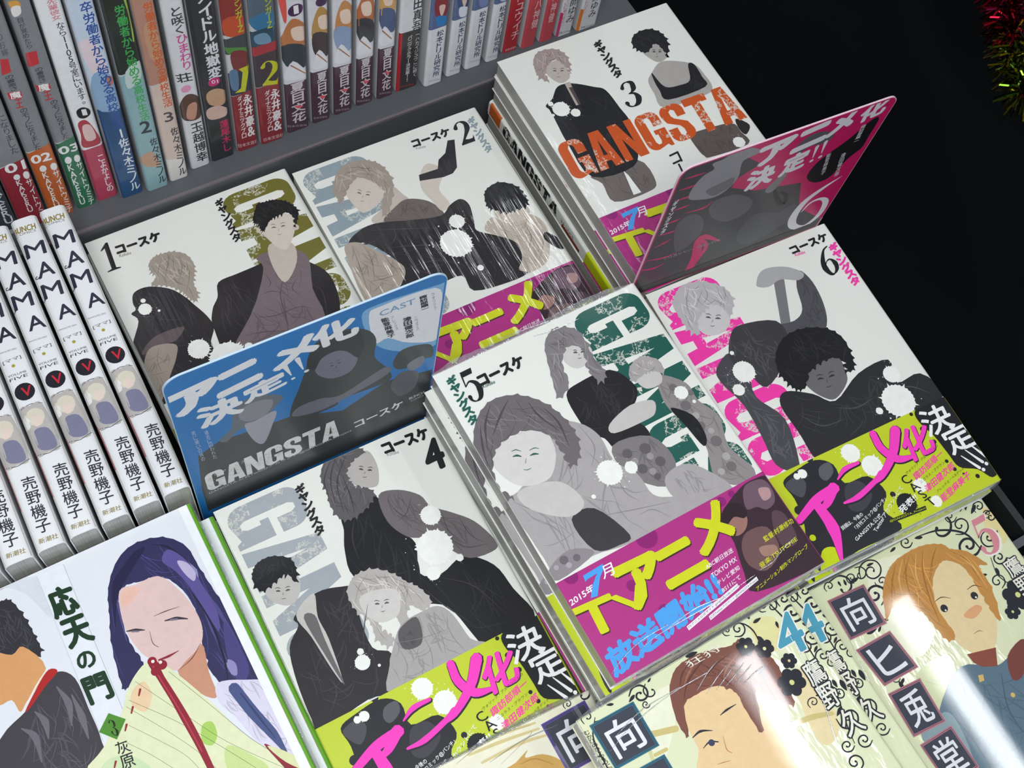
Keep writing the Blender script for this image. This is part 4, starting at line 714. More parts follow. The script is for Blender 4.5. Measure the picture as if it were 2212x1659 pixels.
['T','e8eaf0','兎',[11,70.7,24.7,71.7,10.3,88.9],1],
['P','b87a86',0,[7,96.8,28.9,96.6,29.4,121.2,7.8,121.1]],
['P','2c2c38',0,[7.6,97.5,28.3,97.3,28.8,120.5,8.4,120.5]],
['P','b87a86',0,[7.9,97.7,28,97.6,28.5,120.2,8.6,120.2]],
['P','3a3e4c',0,[8.2,98.2,27.6,98,28.2,119.8,9,119.8]],
['T','e8eaf0','堂',[11,100.2,25,100.1,11.5,117.7],1],
['N','f0ece4','5',[108.5,9,125,9,104.6,32.3]],
['N','d88a94','5',[109.3,9.4,124,9.3,104.9,31.2]],
['T','22222c','鷹',[112.2,37.8,122.7,37.4,113,48.3],7],
['T','eceadc','鷹',[112.2,37.8,122.7,37.4,113,48.3],1],
['T','22222c','野',[111.6,49.3,122.7,49.2,112.2,59.5],7],
['T','eceadc','野',[111.6,49.3,122.7,49.2,112.2,59.5],1]],
'm4':[['P','ecedd2',1,[38.7,7.7,53,11.7,33.8,31.4,25,36.3,26.8,17.3]],
['P','e3dca0',1,[102.2,3.1,115,6.9,111.8,19.4,99.9,19.2]],
['P','ead9a8',1,[104.7,36.8,115.4,38.6,112.2,66.1,98.4,68.5]],
['S','d0bf7e',[24.7,22.1,40.2,27],[3.02,3.02]],
['S','d0bf7e',[24.6,32.1,30.8,32.6],[1.75,1.75]],
['S','d0bf7e',[86.4,53.4,102,56.2,112.2,59.9],[2.38,2.75,2.02]],
['S','d4cf98',[24.3,25.9,21.9,34.5,20.6,39.6],[1.78,1.78,1.78]],
['P','eacb9a',1,[49.5,20,59.3,17.3,71.2,19.9,76.8,25.2,85,29.9,89.2,38.5,95,45,90.8,49.8,92.4,61,92.2,75.1,88.5,82.9,39.8,54.7,44.3,40.4,45.3,30.9]],
['J','7d4d40',[46.7,12.3,51.3,6.6,57.8,2.9,68.4,2.5,78.4,4.9,87,7.6,92.8,7.1,89.3,11,96.8,15.3,101.8,22.4,101.6,32.9,98.4,46.8,94.8,45.3,91.1,54.1,90.1,45.3,87.8,35.6,85.3,31.1,76.3,49.7,75.3,36.8,75.7,26.7,68.8,20.1,58.2,18.8,49.9,20.3,43.8,33.1,42.5,25.3],0.72],
['F','7d4d40',[46.7,12.3,51.3,6.6,57.8,2.9,68.4,2.5,78.4,4.9,87,7.6,92.8,7.1,89.3,11,96.8,15.3,101.8,22.4,101.6,32.9,98.4,46.8,94.8,45.3,91.1,54.1,90.1,45.3,87.8,35.6,85.3,31.1,76.3,49.7,75.3,36.8,75.7,26.7,68.8,20.1,58.2,18.8,49.9,20.3,43.8,33.1,42.5,25.3],40,0.26,80,0.68],
['F','7d4d40',[46.7,12.3,51.3,6.6,57.8,2.9,68.4,2.5,78.4,4.9,87,7.6,92.8,7.1,89.3,11,96.8,15.3,101.8,22.4,101.6,32.9,98.4,46.8,94.8,45.3,91.1,54.1,90.1,45.3,87.8,35.6,85.3,31.1,76.3,49.7,75.3,36.8,75.7,26.7,68.8,20.1,58.2,18.8,49.9,20.3,43.8,33.1,42.5,25.3],20,0.5,80,1.18],
['S','5f382e',[63.8,4.2,56.9,7.6,51.9,13.2],[0.18,0.92,0.18]],
['S','5f382e',[74.3,5.8,65.6,8.3,57.3,12,50.5,18.5],[0.19,0.94,0.94,0.19]],
['S','5f382e',[84.8,10.7,74.9,11.5,65.7,14.7],[0.19,0.95,0.19]],
['S','5f382e',[91.5,14.4,83.8,18.6,80,23.9],[0.19,0.96,0.19]],
['S','5f382e',[96.6,20.5,92.2,29.7,91.7,39.9],[0.19,0.94,0.19]],
['S','5f382e',[87.7,22.9,82.9,32.8,78.9,43],[0.19,0.94,0.19]],
['S','a06a58',[69,5,61.2,8,54.6,12.6],[0.19,0.94,0.19]],
['S','a06a58',[88.2,12.6,78.8,15.8,73.4,20.1],[0.19,0.93,0.19]],
['S','a06a58',[94.3,17.1,89.7,25.1,88.9,34.2],[0.19,0.95,0.19]],
['P','eec092',1,[88.4,41.2,93.6,42.1,93.1,49.1,87.4,52,85.8,47.9]],
['S','2c2a36',[44.7,34.6,49.9,34,55.4,36.7],[0.36,1.27,0.27]],
['S','2c2a36',[62.7,32.7,67.1,32.2,72.8,32.3],[0.28,1.1,0.28]],
['S','2c2a36',[46.5,41.2,51.1,40.3,54.7,42.4],[0.27,0.9,0.54]],
['O','3a3f5a',51.6,41.1,1.6],
['S','c07a58',[58.3,41.4,56.3,47.3,57.7,50.1],[0.18,0.45,0.27]],
['S','b06a50',[48.3,50.7,51.2,51.4,54.9,52.5],[0.18,0.35,0.18]],
['S','22222c',[28.7,2.9,32.1,0.5,36.1,1.1,38,3.9,37.1,6.8,34.6,7.9,32.3,7.1,31.6,5.3,32.5,4,33.8,3.8,34.5,4.4],[0.6,1,1,1,1,1,1,1,1,0.6,1.4]],
['S','22222c',[35.8,11.2,34.2,12,32.6,11.5,32.1,10.2,32.8,9.2,33.9,8.9,34.6,9.5,34.6,10.2,34.1,10.5,33.7,10.4],[0.33,0.56,0.56,0.56,0.56,0.56,0.56,0.56,0.33,0.78]],
['S','22222c',[39,1.9,36.3,4.2,36.4,7.1,38.5,8.5,40.5,8,41,6.7,40.4,5.9],[0.44,0.73,0.73,0.73,0.73,0.44,1.02]],
['S','22222c',[91.5,4.8,94.5,6.3,97.5,5.4,98.8,3,98,0.8,95.8,0.1,93.9,0.9,93.3,2.4,94,3.6,95.2,3.8,96,3.3,96.1,2.6],[0.46,0.77,0.77,0.77,0.77,0.77,0.77,0.77,0.77,0.77,0.46,1.07]],
['S','22222c',[130.5,12.3,126.4,14.4,122.3,13.4,120.5,10.4,121.6,7.3,124.6,5.9,127.4,6.7,128.4,8.8,127.6,10.7,125.8,11.3,124.3,10.8,124,9.7,124.6,9],[0.7,1.17,1.17,1.17,1.17,1.17,1.17,1.17,1.17,1.17,1.17,0.7,1.64]],
['S','22222c',[129,11.9,133,13.9,137.2,12.7,139.1,9.5,138,6.6,135,5.5,132.4,6.6,131.5,8.6,132.4,10.2,134.1,10.5,135.3,9.8,135.3,8.9],[0.7,1.17,1.17,1.17,1.17,1.17,1.17,1.17,1.17,1.17,0.7,1.64]],
['S','22222c',[130.6,26.7,127.2,28.3,123.8,27.4,122.4,24.9,123.5,22.4,126,21.5,128.1,22.3,128.7,24,127.8,25.3,126.4,25.6,125.5,25,125.6,24.3],[0.52,0.87,0.87,0.87,0.87,0.87,0.87,0.87,0.87,0.87,0.52,1.21]],
['S','22222c',[117.2,25.2,117.3,27.9,119.6,29.4,122.1,29,123.4,27.3,123,25.6,121.4,24.9,120,25.4,119.6,26.4,120.1,27.1,120.8,27.2],[0.46,0.76,0.76,0.76,0.76,0.76,0.76,0.76,0.76,0.46,1.07]],
['S','22222c',[113.9,0.3,116.6,-1.4,119.4,-0.8,120.5,1.2,119.6,3.1,117.8,3.7,116.3,3,116.2,1.8,116.9,1.1,117.7,1.2],[0.41,0.68,0.68,0.68,0.68,0.68,0.68,0.68,0.41,0.96]],
['S','22222c',[7.8,4.8,11.6,6.3,12.9,9.5,11.4,12,8.9,12.6,7.3,11.5,7.2,10,8.1,9.4],[0.54,0.9,0.9,0.9,0.9,0.9,0.54,1.26]],
['S','22222c',[122.3,53.1,119,54.7,115.6,53.8,114.3,51.3,115.3,49,117.8,48.1,119.8,48.9,120.5,50.5,119.6,51.8,118.2,52.1,117.4,51.5,117.4,50.8],[0.52,0.86,0.86,0.86,0.86,0.86,0.86,0.86,0.86,0.86,0.52,1.2]],
['S','22222c',[112.3,63.1,112.6,67.7,116.4,70.3,120.8,69.7,123,66.9,122.2,64,119.5,62.8,117.1,63.6,116.4,65.3,117.2,66.5,118.4,66.6],[0.55,0.92,0.92,0.92,0.92,0.92,0.92,0.92,0.92,0.55,1.29]],
['S','22222c',[112.7,77.7,110,78.9,107.4,78.1,106.5,76.1,107.4,74.4,109.3,73.9,110.8,74.6,111,75.9,110.2,76.6,109.3,76.6,108.9,76.1],[0.44,0.73,0.73,0.73,0.73,0.73,0.73,0.73,0.73,0.44,1.03]],
['S','22222c',[115.9,41.7,115.7,39,117.8,37.2,120.3,37.2,121.8,38.7,121.5,40.5,120,41.4,118.6,41.1,118.1,40.1,118.5,39.4,119.2,39.2],[0.45,0.75,0.75,0.75,0.75,0.75,0.75,0.75,0.75,0.45,1.05]],
['S','22222c',[2.7,3.1,2.5,0.6,4.1,-1.1,6.2,-1.1,7.4,0.1,7.4,1.5,6.5,2.2,5.5,2.1,5.2,1.5],[0.37,0.62,0.62,0.62,0.62,0.62,0.62,0.37,0.87]],
['S','22222c',[-3.8,24.1,-4,21.1,-2.1,19,0.5,19,2.1,20.5,2,22.2,0.9,23.1,-0.3,22.9,-0.6,22.2],[0.42,0.7,0.7,0.7,0.7,0.7,0.7,0.42,0.98]],
['P','22222c',1,[31.5,3.6,30.1,5.1,27.1,5.3,29.4,3.5]],
['P','22222c',1,[40.4,1.9,41.2,1,43,0.8,41.7,2]],
['P','22222c',1,[63.8,1,66.7,0.1,70.6,1.9,66.3,2.6]],
['P','22222c',1,[78.6,-0.3,80.3,-2.3,84.1,-2.7,81.3,-0.3]],
['P','22222c',1,[103.3,1.5,102.6,-0.4,104.1,-3,104.6,-0.2]],
['P','22222c',1,[103.9,4,105.9,3,109,3.8,105.9,4.8]],
['P','22222c',1,[101.6,10.4,103.3,11.7,103.5,14.5,101.4,12.4]],
['P','22222c',1,[101.3,-0.7,99.9,-1.6,99.5,-3.9,101.3,-2.3]],
['P','22222c',1,[96.6,23.7,95.2,25.8,91.5,26.6,93.9,24]],
['P','22222c',1,[125.8,48.7,127.1,51.2,125.6,54.9,124.3,51.2]],
['P','22222c',1,[118.6,59.4,117.2,61.4,113.5,62.2,115.9,59.7]],
['P','22222c',1,[20.2,2.3,18.5,2.4,16.7,0.9,19.1,1.1]],
['S','22222c',[90.3,-0.3,97.9,0.7,101.6,7.1,100.2,17.2],[0.29,0.67,0.86,0.38]],
['S','22222c',[8.9,3,3.3,9.9,1.8,18.9,1.5,27.6],[0.35,0.7,0.88,0.53]],
['T','eceadc','狂狩',[61.4,2.8,81.7,3.5,62.3,6.5],0],
['S','22222c',[113.2,2.5,110.9,1.4,110.4,-0.7,111.7,-2.4,113.6,-2.7,115,-1.7,115,-0.4,114,0.4,113,0.4,112.6,-0.3,112.8,-0.8],[0.41,0.68,0.68,0.68,0.68,0.68,0.68,0.68,0.68,0.41,0.96]],
['S','22222c',[121.2,3.8,121.1,0.7,123.4,-1.4,126.3,-1.4,127.9,0.3,127.6,2.3,125.9,3.3,124.3,3,123.7,1.9,124.2,1.1,125,0.9],[0.53,0.88,0.88,0.88,0.88,0.88,0.88,0.88,0.88,0.53,1.23]],
['S','22222c',[111,-0.8,111.1,-2.9,109.6,-4.3,107.7,-4.1,106.6,-2.8,107,-1.5,108.1,-1.1,109,-1.5,109.2,-2.1,108.8,-2.5],[0.35,0.58,0.58,0.58,0.58,0.58,0.58,0.58,0.35,0.81]],
['S','22222c',[135.2,6,132.7,4.8,132.2,2.6,133.6,0.8,135.7,0.5,137.2,1.5,137.2,3,136.1,3.8,135,3.7,134.5,3.1,134.8,2.5],[0.42,0.7,0.7,0.7,0.7,0.7,0.7,0.7,0.7,0.42,0.98]],
['S','22222c',[121.8,36.9,121.6,33.9,123.8,31.9,126.6,31.8,128.4,33.4,128.3,35.4,126.7,36.6,124.9,36.4,124.1,35.4,124.4,34.3,125.2,33.9,125.9,34.2],[0.45,0.75,0.75,0.75,0.75,0.75,0.75,0.75,0.75,0.75,0.45,1.06]],
['S','22222c',[130.7,41.9,130.9,39.4,129.2,37.8,126.8,37.9,125.4,39.2,125.6,40.8,126.9,41.6,128.2,41.3,128.7,40.4,128.4,39.8,127.7,39.7],[0.4,0.66,0.66,0.66,0.66,0.66,0.66,0.66,0.66,0.4,0.93]],
['S','22222c',[117.9,53.3,120.2,51.9,122.7,52.3,123.8,54,123.2,55.7,121.6,56.4,120.1,55.8,119.7,54.8,120.3,54,121.2,53.9,121.6,54.3],[0.39,0.66,0.66,0.66,0.66,0.66,0.66,0.66,0.66,0.39,0.92]],
['S','22222c',[107.6,88.2,111,86.7,111.8,83.9,110.1,81.6,107.4,81.2,105.5,82.5,105.4,84.3,106.6,85.4,108.1,85.3,108.7,84.5,108.4,83.8],[0.48,0.81,0.81,0.81,0.81,0.81,0.81,0.81,0.81,0.48,1.13]],
['S','22222c',[122.1,80.1,119.2,81.4,116.3,80.6,115.2,78.4,116.1,76.4,118.2,75.7,120,76.4,120.5,77.8,119.8,78.9,118.6,79.1,117.8,78.6,117.8,78],[0.44,0.74,0.74,0.74,0.74,0.74,0.74,0.74,0.74,0.74,0.44,1.04]],
['S','22222c',[104.3,52.4,104.2,50.2,105.9,48.7,108,48.8,109.3,50,109,51.5,107.8,52.2,106.6,51.9,106.2,51.1,106.5,50.5,107.1,50.4],[0.34,0.56,0.56,0.56,0.56,0.56,0.56,0.56,0.56,0.34,0.79]],
['S','22222c',[89.7,3.2,87.7,2.2,87.3,0.3,88.5,-1.1,90.1,-1.2,91.1,-0.3,91,0.8,90.1,1.3,89.4,1.1,89.3,0.6],[0.35,0.58,0.58,0.58,0.58,0.58,0.58,0.58,0.35,0.81]],
['S','22222c',[131.6,19,134.2,17.4,137.1,17.8,138.4,19.8,137.7,21.8,135.8,22.6,134.1,22,133.7,20.7,134.3,19.8,135.3,19.7,135.8,20.1],[0.47,0.78,0.78,0.78,0.78,0.78,0.78,0.78,0.78,0.47,1.1]],
['S','22222c',[116.5,-3.3,118.7,6.8,121.2,18.1,121.4,29.1,120.5,41.5],[0.39,0.88,0.98,0.78,0.39]],
['S','22222c',[119,44.9,119.2,55.6,115.8,66.1,113.2,77],[0.38,0.75,0.75,0.38]],
['P','22222c',1,[114.7,9,115.1,10.5,113.8,12.6,113.5,10.3]],
['P','22222c',1,[126.1,16.5,127.9,17.3,128.6,19.7,126.4,18.2]],
['P','22222c',1,[126,29.5,125,30.9,122.5,31.5,124.1,29.7]],
['P','22222c',1,[122.4,46.8,123.4,48.6,122.3,51.2,121.3,48.6]],
['P','22222c',1,[120.8,62.8,119.5,64,116.7,64.1,118.9,62.6]],
['P','22222c',1,[113.6,50.3,111.8,50.3,110,48.8,112.5,49.1]],
['O','22222c',96.1,13.2,2],
['O','22222c',93.3,14.6,2],
['O','22222c',90.7,13.1,2],
['O','22222c',90.8,10.3,2],
['O','22222c',93.6,9,2],
['O','22222c',96.3,10.4,2],
['O','22222c',93.5,11.8,2.8],
['O','d8dc8e',93.5,11.8,0.8],
['O','22222c',104,18.7,2],
['O','22222c',101.1,20.1,2],
['O','22222c',98.5,18.6,2],
['O','22222c',98.7,15.8,2],
['O','22222c',101.5,14.5,2],
['O','22222c',104.2,16,2],
['O','22222c',101.3,17.3,2.8],
['O','e3e6a8',101.3,17.3,0.9],
['O','22222c',107.4,39.9,2.9],
['O','22222c',103.2,41.8,2.9],
['O','22222c',99.3,39.6,2.9],
['O','22222c',99.6,35.5,2.9],
['O','22222c',103.8,33.6,3],
['O','22222c',107.7,35.8,3],
['O','22222c',103.5,37.7,4.2],
['O','d8dc8e',103.5,37.7,1.3],
['O','22222c',110.9,29.6,1.7],
['O','22222c',108.5,30.7,1.7],
['O','22222c',106.3,29.5,1.7],
['O','22222c',106.5,27.1,1.7],
['O','22222c',108.8,26.1,1.7],
['O','22222c',111,27.3,1.7],
['O','22222c',108.7,28.4,2.4],
['O','e3cf9a',108.7,28.4,0.7],
['P','2b6f86',0,[4.3,4.9,29.2,5.9,28.8,29.5,4.3,28.3]],
['P','2c2c38',0,[5,5.6,28.4,6.5,28.1,28.8,4.9,27.6]],
['P','2b6f86',0,[5.3,5.9,28.1,6.8,27.8,28.5,5.2,27.4]],
['P','3a3e4c',0,[5.7,6.3,27.7,7.2,27.4,28.1,5.6,27]],
['T','e8eaf0','向',[8.7,8.4,24.6,9.1,8.6,25.2],1],
['P','2b6f86',0,[4.7,32.6,28.6,33.9,28.4,56.1,4.8,54.6]],
['P','2c2c38',0,[5.3,33.3,27.9,34.5,27.7,55.5,5.4,54]],
['P','2b6f86',0,[5.6,33.5,27.6,34.7,27.4,55.2,5.7,53.8]],
['P','3a3e4c',0,[6,33.9,27.2,35.1,27,54.8,6.1,53.5]],
['T','e8eaf0','ヒ',[8.9,36,24.2,36.8,9,51.8],1],
['T','f0ece4','4',[110.1,7.8,125.1,8.1,107.5,27.5],5],
['T','4a9ab4','4',[110.1,7.8,125.1,8.1,107.5,27.5],2],
['T','22222c','鷹',[111.5,33.4,121.1,33.5,111.7,45],7],
['T','eceadc','鷹',[111.5,33.4,121.1,33.5,111.7,45],1],
['T','22222c','野',[111.6,46,120.8,46.5,111.4,57.9],7],
['T','eceadc','野',[111.6,46,120.8,46.5,111.4,57.9],1],
['T','22222c','久',[113.5,60.7,124.2,61.6,112.4,73.5],7],
['T','eceadc','久',[113.5,60.7,124.2,61.6,112.4,73.5],1],
['V','22222c','むかひのひとどうにて',[0.1,5.8,2.8,6.1,1.1,28.3],1]],
'm3':[['P','f0ecd2',1,[52.3,6.2,95.8,4.1,117.6,4.3,123,-1.5,110.2,-2.4,67.6,-3.5,45.1,-0.4]],
['S','d9c890',[60.5,0.1,76.5,-0.1,94.5,2.5],[1.31,1.87,1.12]],
['S','d9c890',[57.6,1.8,74.8,3.1,94.9,5.8],[1.28,1.83,1.1]],
['S','d9c890',[61.9,7.9,82.9,8.1,98.8,10.7],[1.27,1.81,1.09]],
['S','6a6656',[59.2,0.5,76.5,-0.1,92.3,2.4],[0.09,0.19,0.09]],
['S','6a6656',[69.9,12.8,88.9,6.9,91,4.9],[0.09,0.18,0.09]],
['P','cfa458',1,[67,18.4,77,15.3,84.9,12.6,82.3,15.4,90.8,17.6,97.9,24.6,99.1,34.2,87.3,40.3]],
['S','b58a40',[78.3,17,86.4,17.9,93.6,24.5],[0.27,0.73,0.27]],
['S','22222c',[111.9,3.2,111.6,1.2,112.8,-0.2,114.5,-0.3,115.6,0.7,115.6,2,114.7,2.7,113.7,2.6,113.3,1.9,113.5,1.3,113.9,1.2],[0.34,0.57,0.57,0.57,0.57,0.57,0.57,0.57,0.57,0.34,0.8]],
['S','22222c',[119.8,-3.7,124.3,-4.1,127.1,-1.6,127.1,1.6,124.9,3.3,122.7,3,121.9,1.6,122.5,0.6],[0.59,0.98,0.98,0.98,0.98,0.98,0.59,1.37]],
['S','22222c',[116.5,12.9,116.2,10.8,117.5,9.3,119.4,9.3,120.4,10.4,120.2,11.7,119.2,12.3,118.3,12,118.1,11.4,118.4,11],[0.4,0.67,0.67,0.67,0.67,0.67,0.67,0.67,0.4,0.94]],
['S','22222c',[118.8,-0.6,118.5,-2.6,119.7,-4.1,121.4,-4.3,122.5,-3.4,122.6,-2.2,121.9,-1.5,121.1,-1.6,120.8,-2.1],[0.35,0.58,0.58,0.58,0.58,0.58,0.58,0.35,0.81]],
['P','5b4a9a',0,[96.8,4.5,122.9,3.6,123.7,31.3,98,31.8]],
['P','2c2c38',0,[97.6,5.2,122.1,4.5,123,30.6,98.7,31]],
['P','5b4a9a',0,[97.9,5.5,121.9,4.8,122.7,30.3,99,30.7]],
['P','3a3e4c',0,[98.3,6,121.4,5.3,122.2,29.8,99.4,30.2]],
['T','e8eaf0','向',[101.6,8.2,118.3,7.7,102.4,27.9],1]],
'card_blue':[['P','1f79c2',0,[0,0,134,0,134,172,0,172]],
['P','7fb4e0',1,[91.4,12.3,99.9,6.5,129.5,10.4,134.2,12.3,136.7,42.1,134.2,70.8,117.6,67,99.5,46.1]],
['P','eceef4',1,[95,13.7,100.7,9.1,128.1,12.1,133.1,32.3,133.8,65.7,117.1,57.2,105.5,43.4,98.6,42.4]],
['P','3c3f42',0,[6.6,87.3,18.2,79.8,28.4,82,54.2,85.5,81.8,104.4,106.4,90.9,133.9,100.7,137.3,160.6,3.8,161.9,3.9,128.4]],
['P','3a4244',1,[54.5,78.8,60,56.8,63.4,42.3,66.1,26.5,71.3,17.7,84.2,18,94.5,26.7,99.3,39.9,99,58.1,106.7,77.6,107.2,91.6,81.9,90,77.8,95.2,56.3,92.9]],
['P','66707a',1,[26.9,56.2,31.2,48.6,37,47.5,46.8,53.1,51.6,60.7,47.5,67,42.6,74.4,34.9,75.8,27.3,77.3,21.5,84.1,18.2,79,24.9,71.3]],
['P','77778a',1,[68.2,41.8,73.1,35.3,80.5,34.6,89.6,48.8,86.6,62.1,77.3,62.5,69.8,52.9]],
['P','71717f',1,[55.7,87,58.4,78.9,70.1,79.2,81.9,84.7,104.2,73.8,106.9,82.8,85.9,90.1,69.8,93.1]],
['P','2e3538',1,[64.3,37,67.6,23.4,77,18,89.3,23.3,93.2,38.1,90.3,51,84.2,39.8,78.3,35,71.6,37,67.8,46]],
['P','a9a9b4',1,[31.3,74.1,36.6,73.9,47.2,71.9,44.9,85.6,39.2,103.9,34.3,95.2]],
['P','8a8c96',1,[30.6,56.2,38,53.3,46.5,59.3,42.8,71.1,35.2,72.6,29.8,65.6]],
['P','3d4648',1,[109,72.9,112.6,62.9,120.6,63.1,130,69.9,131.8,83.6,125.8,82,120.7,79.4,117.7,85.2,111.8,81.9]],
['P','80838f',1,[117.5,81.7,125.6,78.5,127,88,120.5,91]],
['P','5b5e66',1,[109.1,96.7,114.5,87.6,124.2,95.9,123.4,113,115.9,117.3,110.3,106.8]],
['S','3a3c4c',[75.7,48.3,76.5,48.1,77.5,48.9],[0.43,0.98,0.43]],
['S','3a3c4c',[79.6,49,80.4,48.4,81.3,48.8],[0.44,0.98,0.44]],
['S','3a3c4c',[75.1,45.5,76,45,77.3,46.2],[0.21,0.43,0.21]],
['S','3a3c4c',[79.1,46.4,80,45.4,81.1,46],[0.22,0.43,0.22]],
['S','3a3c4c',[78.7,55.9,79.6,56.4,80.5,55.8],[0.22,0.33,0.22]],
['S','3a3c4c',[78.8,50.3,78.9,52.7],[0.16,0.27]],
['T','eef0f4','ア',[0.3,16.8,22.1,14,2.2,37.6],8],
['T','eef0f4','ニ',[23.2,14.9,41.8,11.4,23.2,34.6],8],
['T','eef0f4','メ',[48.8,12.6,69,8.9,49.5,30.5],8],
['T','eef0f4','化',[67.4,6.3,87.4,6.9,69.8,25.9],5],
['T','eef0f4','決',[11.3,38.5,31.1,37,11.7,59.3],5],
['T','eef0f4','定',[33,37.2,53,33.1,33.8,51.8],5],
['S','eef0f4',[53.8,29.6,56.5,41.1],[2.66,0.61]],
['S','eef0f4',[60,27.3,62.4,39.9],[2.66,0.61]],
['O','eef0f4',57.3,45.2,1.1],
['O','eef0f4',64,43.1,1.3],
['T','7ba4c8','CAST',[100.1,13.4,117.8,14.1,100.6,18.6],1],
['V','2a2c34','諏訪部順一',[119.9,14.3,124,14.8,122.1,29.8],3],
['V','2a2c34','津田健次郎',[112.2,28.8,116.8,29.8,115.2,51.8],3],
['V','2a2c34','能登麻美子',[100.7,20.8,104.8,21.8,105.5,43.7],3],
['V','8a8e9c','ウォリック',[126.1,15.4,127.8,15.6,128.8,33.3],0],
['V','8a8e9c','ニコラス',[118.4,32.1,120,32.2,120.5,47.6],0],
['V','8a8e9c','アレックス',[105.9,22.6,107.6,22.8,109.2,38.8],0],
['V','c8d4e4','過去に囚われた',[12.1,61.9,14.1,62.1,13.2,98],0],
['V','c8d4e4','死に損いの共の',[6.5,57.5,8.4,57.5,7.6,95],0],
['G','f0f0f2',[6.6,112.3,80.6,112.1,6.7,135.5],1],
['T','d5d5da','GANGSTA.公式Twitterアカウント:@GANGSTA_Project',[6.6,136.2,87.1,132.9,6.6,139.8],0],
['T','e8e8ec','ギャングスタ',[11.6,115.1,32.2,113.2,11.6,118.9],0],
['T','eef0f4','コースケ',[88.4,124.8,116.3,123.3,89.5,133.7],3],
['T','d0d0d6','BUNCH',[120.5,123.8,129.3,123.1,121.1,126.9],2],
['T','d0d0d6','COMICS',[121.8,128.4,129.2,127.8,122.2,130.4],0]],
'card_pink':[['P','c2185f',0,[0,0,134,0,134,146,0,146]],
['P','3a3a3e',0,[-1.3,11.6,3.5,1.8,13.7,0.3,30.6,-0.1,53.4,21.1,40.5,28.6,40.5,35.7,59,47.9,93.5,58.4,104.2,89,131.4,115.3,133,123.5,10.8,133.9,-2.1,107.1]],
['S','cf1c66',[4.2,9.3,10.5,9.8,16.9,10.2],[0.31,1.65,0.31]],
['S','cf1c66',[3.9,18.9,10.3,19.3,14.9,18.8],[0.31,1.66,0.31]],
['S','cf1c66',[3.4,28,11.6,28.8,21.3,29.2],[0.31,1.67,0.31]],
['S','cf1c66',[3.8,37.8,11.9,38,15.8,37.7],[0.33,1.74,0.33]],
['S','cf1c66',[3.2,49.9,9.6,49.8,13.6,49.5],[0.33,1.77,0.33]],
['S','cf1c66',[2.6,59.9,11.1,60.9,14.4,60.8],[0.34,1.81,0.34]],
['S','cf1c66',[3.5,72.3,9.7,70.6,13.4,68.8],[0.35,1.87,0.35]],
['S','cf1c66',[0.8,84.4,14.7,88.7,22.1,87.6],[0.36,1.9,0.36]],
['S','cf1c66',[-1.3,93,10.1,97.3,16.6,95.5],[0.37,1.95,0.37]],
['S','cf1c66',[14.8,45.1,26.8,46.7,31.4,43],[0.33,1.76,0.33]],
['P','8a8a90',1,[12.9,30.7,12.4,21,16.1,12.6,21.4,9.7,18.7,3.9,25.3,2.8,33,-2.2,49.2,7.9,40,11.1,39.5,16.5,41.5,26.7,38,35.6,30.9,39.1,20.1,35.7]],
['P','6a6a70',1,[22.7,28.8,31.6,26.3,38.5,25.2,39.5,32.8,33.4,36.8,28.5,36.6]],
['P','5a5a5f',1,[31.7,51.9,32.3,43.6,40.4,43,50.2,46.9,62.4,59.8,61.1,70.7,50.5,72.7,38.8,63.6]],
['P','56565b',1,[16.3,73.2,12.9,55.4,19.2,48.8,29.1,56.8,34,72.7,29.7,83.7,22.1,87.6]],
['P','4c4c50',1,[64,94,69.4,76.6,88.6,84.5,98.5,81.9,108.1,100.8,97.9,103.6,82.2,111.8,71.8,108.6]],
['P','77777b',1,[67.5,52.3,72.3,42.5,76.3,37.3,77.7,45.3,73.5,56.8]],
['S','d01b66',[38,123.6,39.2,103.6,35.6,80.3,52.1,93.4],[5.27,6.59,5.27,1.05]],
['S','d01b66',[35.6,80.3,43.6,94.8,40.8,108.9],[1.7,2.91,3.64]],
['P','141416',1,[95.4,54.3,96.6,42.7,102.5,36,111.3,28.6,121.1,16.1,126.3,17.9,126.9,33.6,127,43.1,121.2,50,114.9,64.3,104.9,64.3]],
['P','57575b',1,[73.3,17.2,78,10.5,86,9.9,97.1,16.2,95.1,23.2,84.2,21.3,77.7,23.9]],
['T','dcdce2','ア',[48.9,6.6,68.6,4.2,51.1,22.9],8],
['T','dcdce2','ニ',[71.1,4.9,89.6,1.9,72.2,21.3],8],
['T','dcdce2','メ',[92.6,2.2,105.5,-1.3,92.4,17.9],8],
['T','dcdce2','化',[109.9,1.4,124.8,-1.6,110.8,15.3],5],
['T','dcdce2','決',[49.3,27,65.4,25.8,51.3,44.8],5],
['T','dcdce2','定',[71.2,25.6,85.3,23,72.3,42.5],5],
['S','dcdce2',[89.5,23.9,91,34.5],[2.44,0.55]],
['S','dcdce2',[94.3,22.2,95.9,32.8],[2.46,0.56]],
['O','dcdce2',91.4,37.4,1.3],
['O','dcdce2',96.6,36.4,1.3],
['S','e2e2e6',[125.5,68.5,114.4,75.7,106.1,84.6,104.4,98.8,109.2,110.7,119.2,116.4,126.4,108.2,125.6,95.1,119.6,87.8,112.1,87.9,108.8,95.6],[0.37,3.75,5.5,6.24,5,3.25,4.5,4.5,2.5,2,0.75]],
['V','c4c4ca','諏訪部順一',[115.3,18.4,118.7,18.3,117.3,34.9],2],
['V','c4c4ca','津田健次郎',[112.9,41.7,116.2,41.5,118.5,66.2],2],
['V','c4c4ca','能登麻美子',[100.9,36.4,103.9,35.8,106.1,58.6],2],
['V','d8d8dc','ギャングスタ',[3.5,28.3,6.6,27.6,3.4,59.7],6],
['S','141418',[75.1,56.3,83.4,71,89.2,76.8,87.6,68.1,81.2,60.8],[1.9,3.09,2.38,2.38,1.43]],
['P','101014',0,[0,116,134,116,134,125,0,125]],
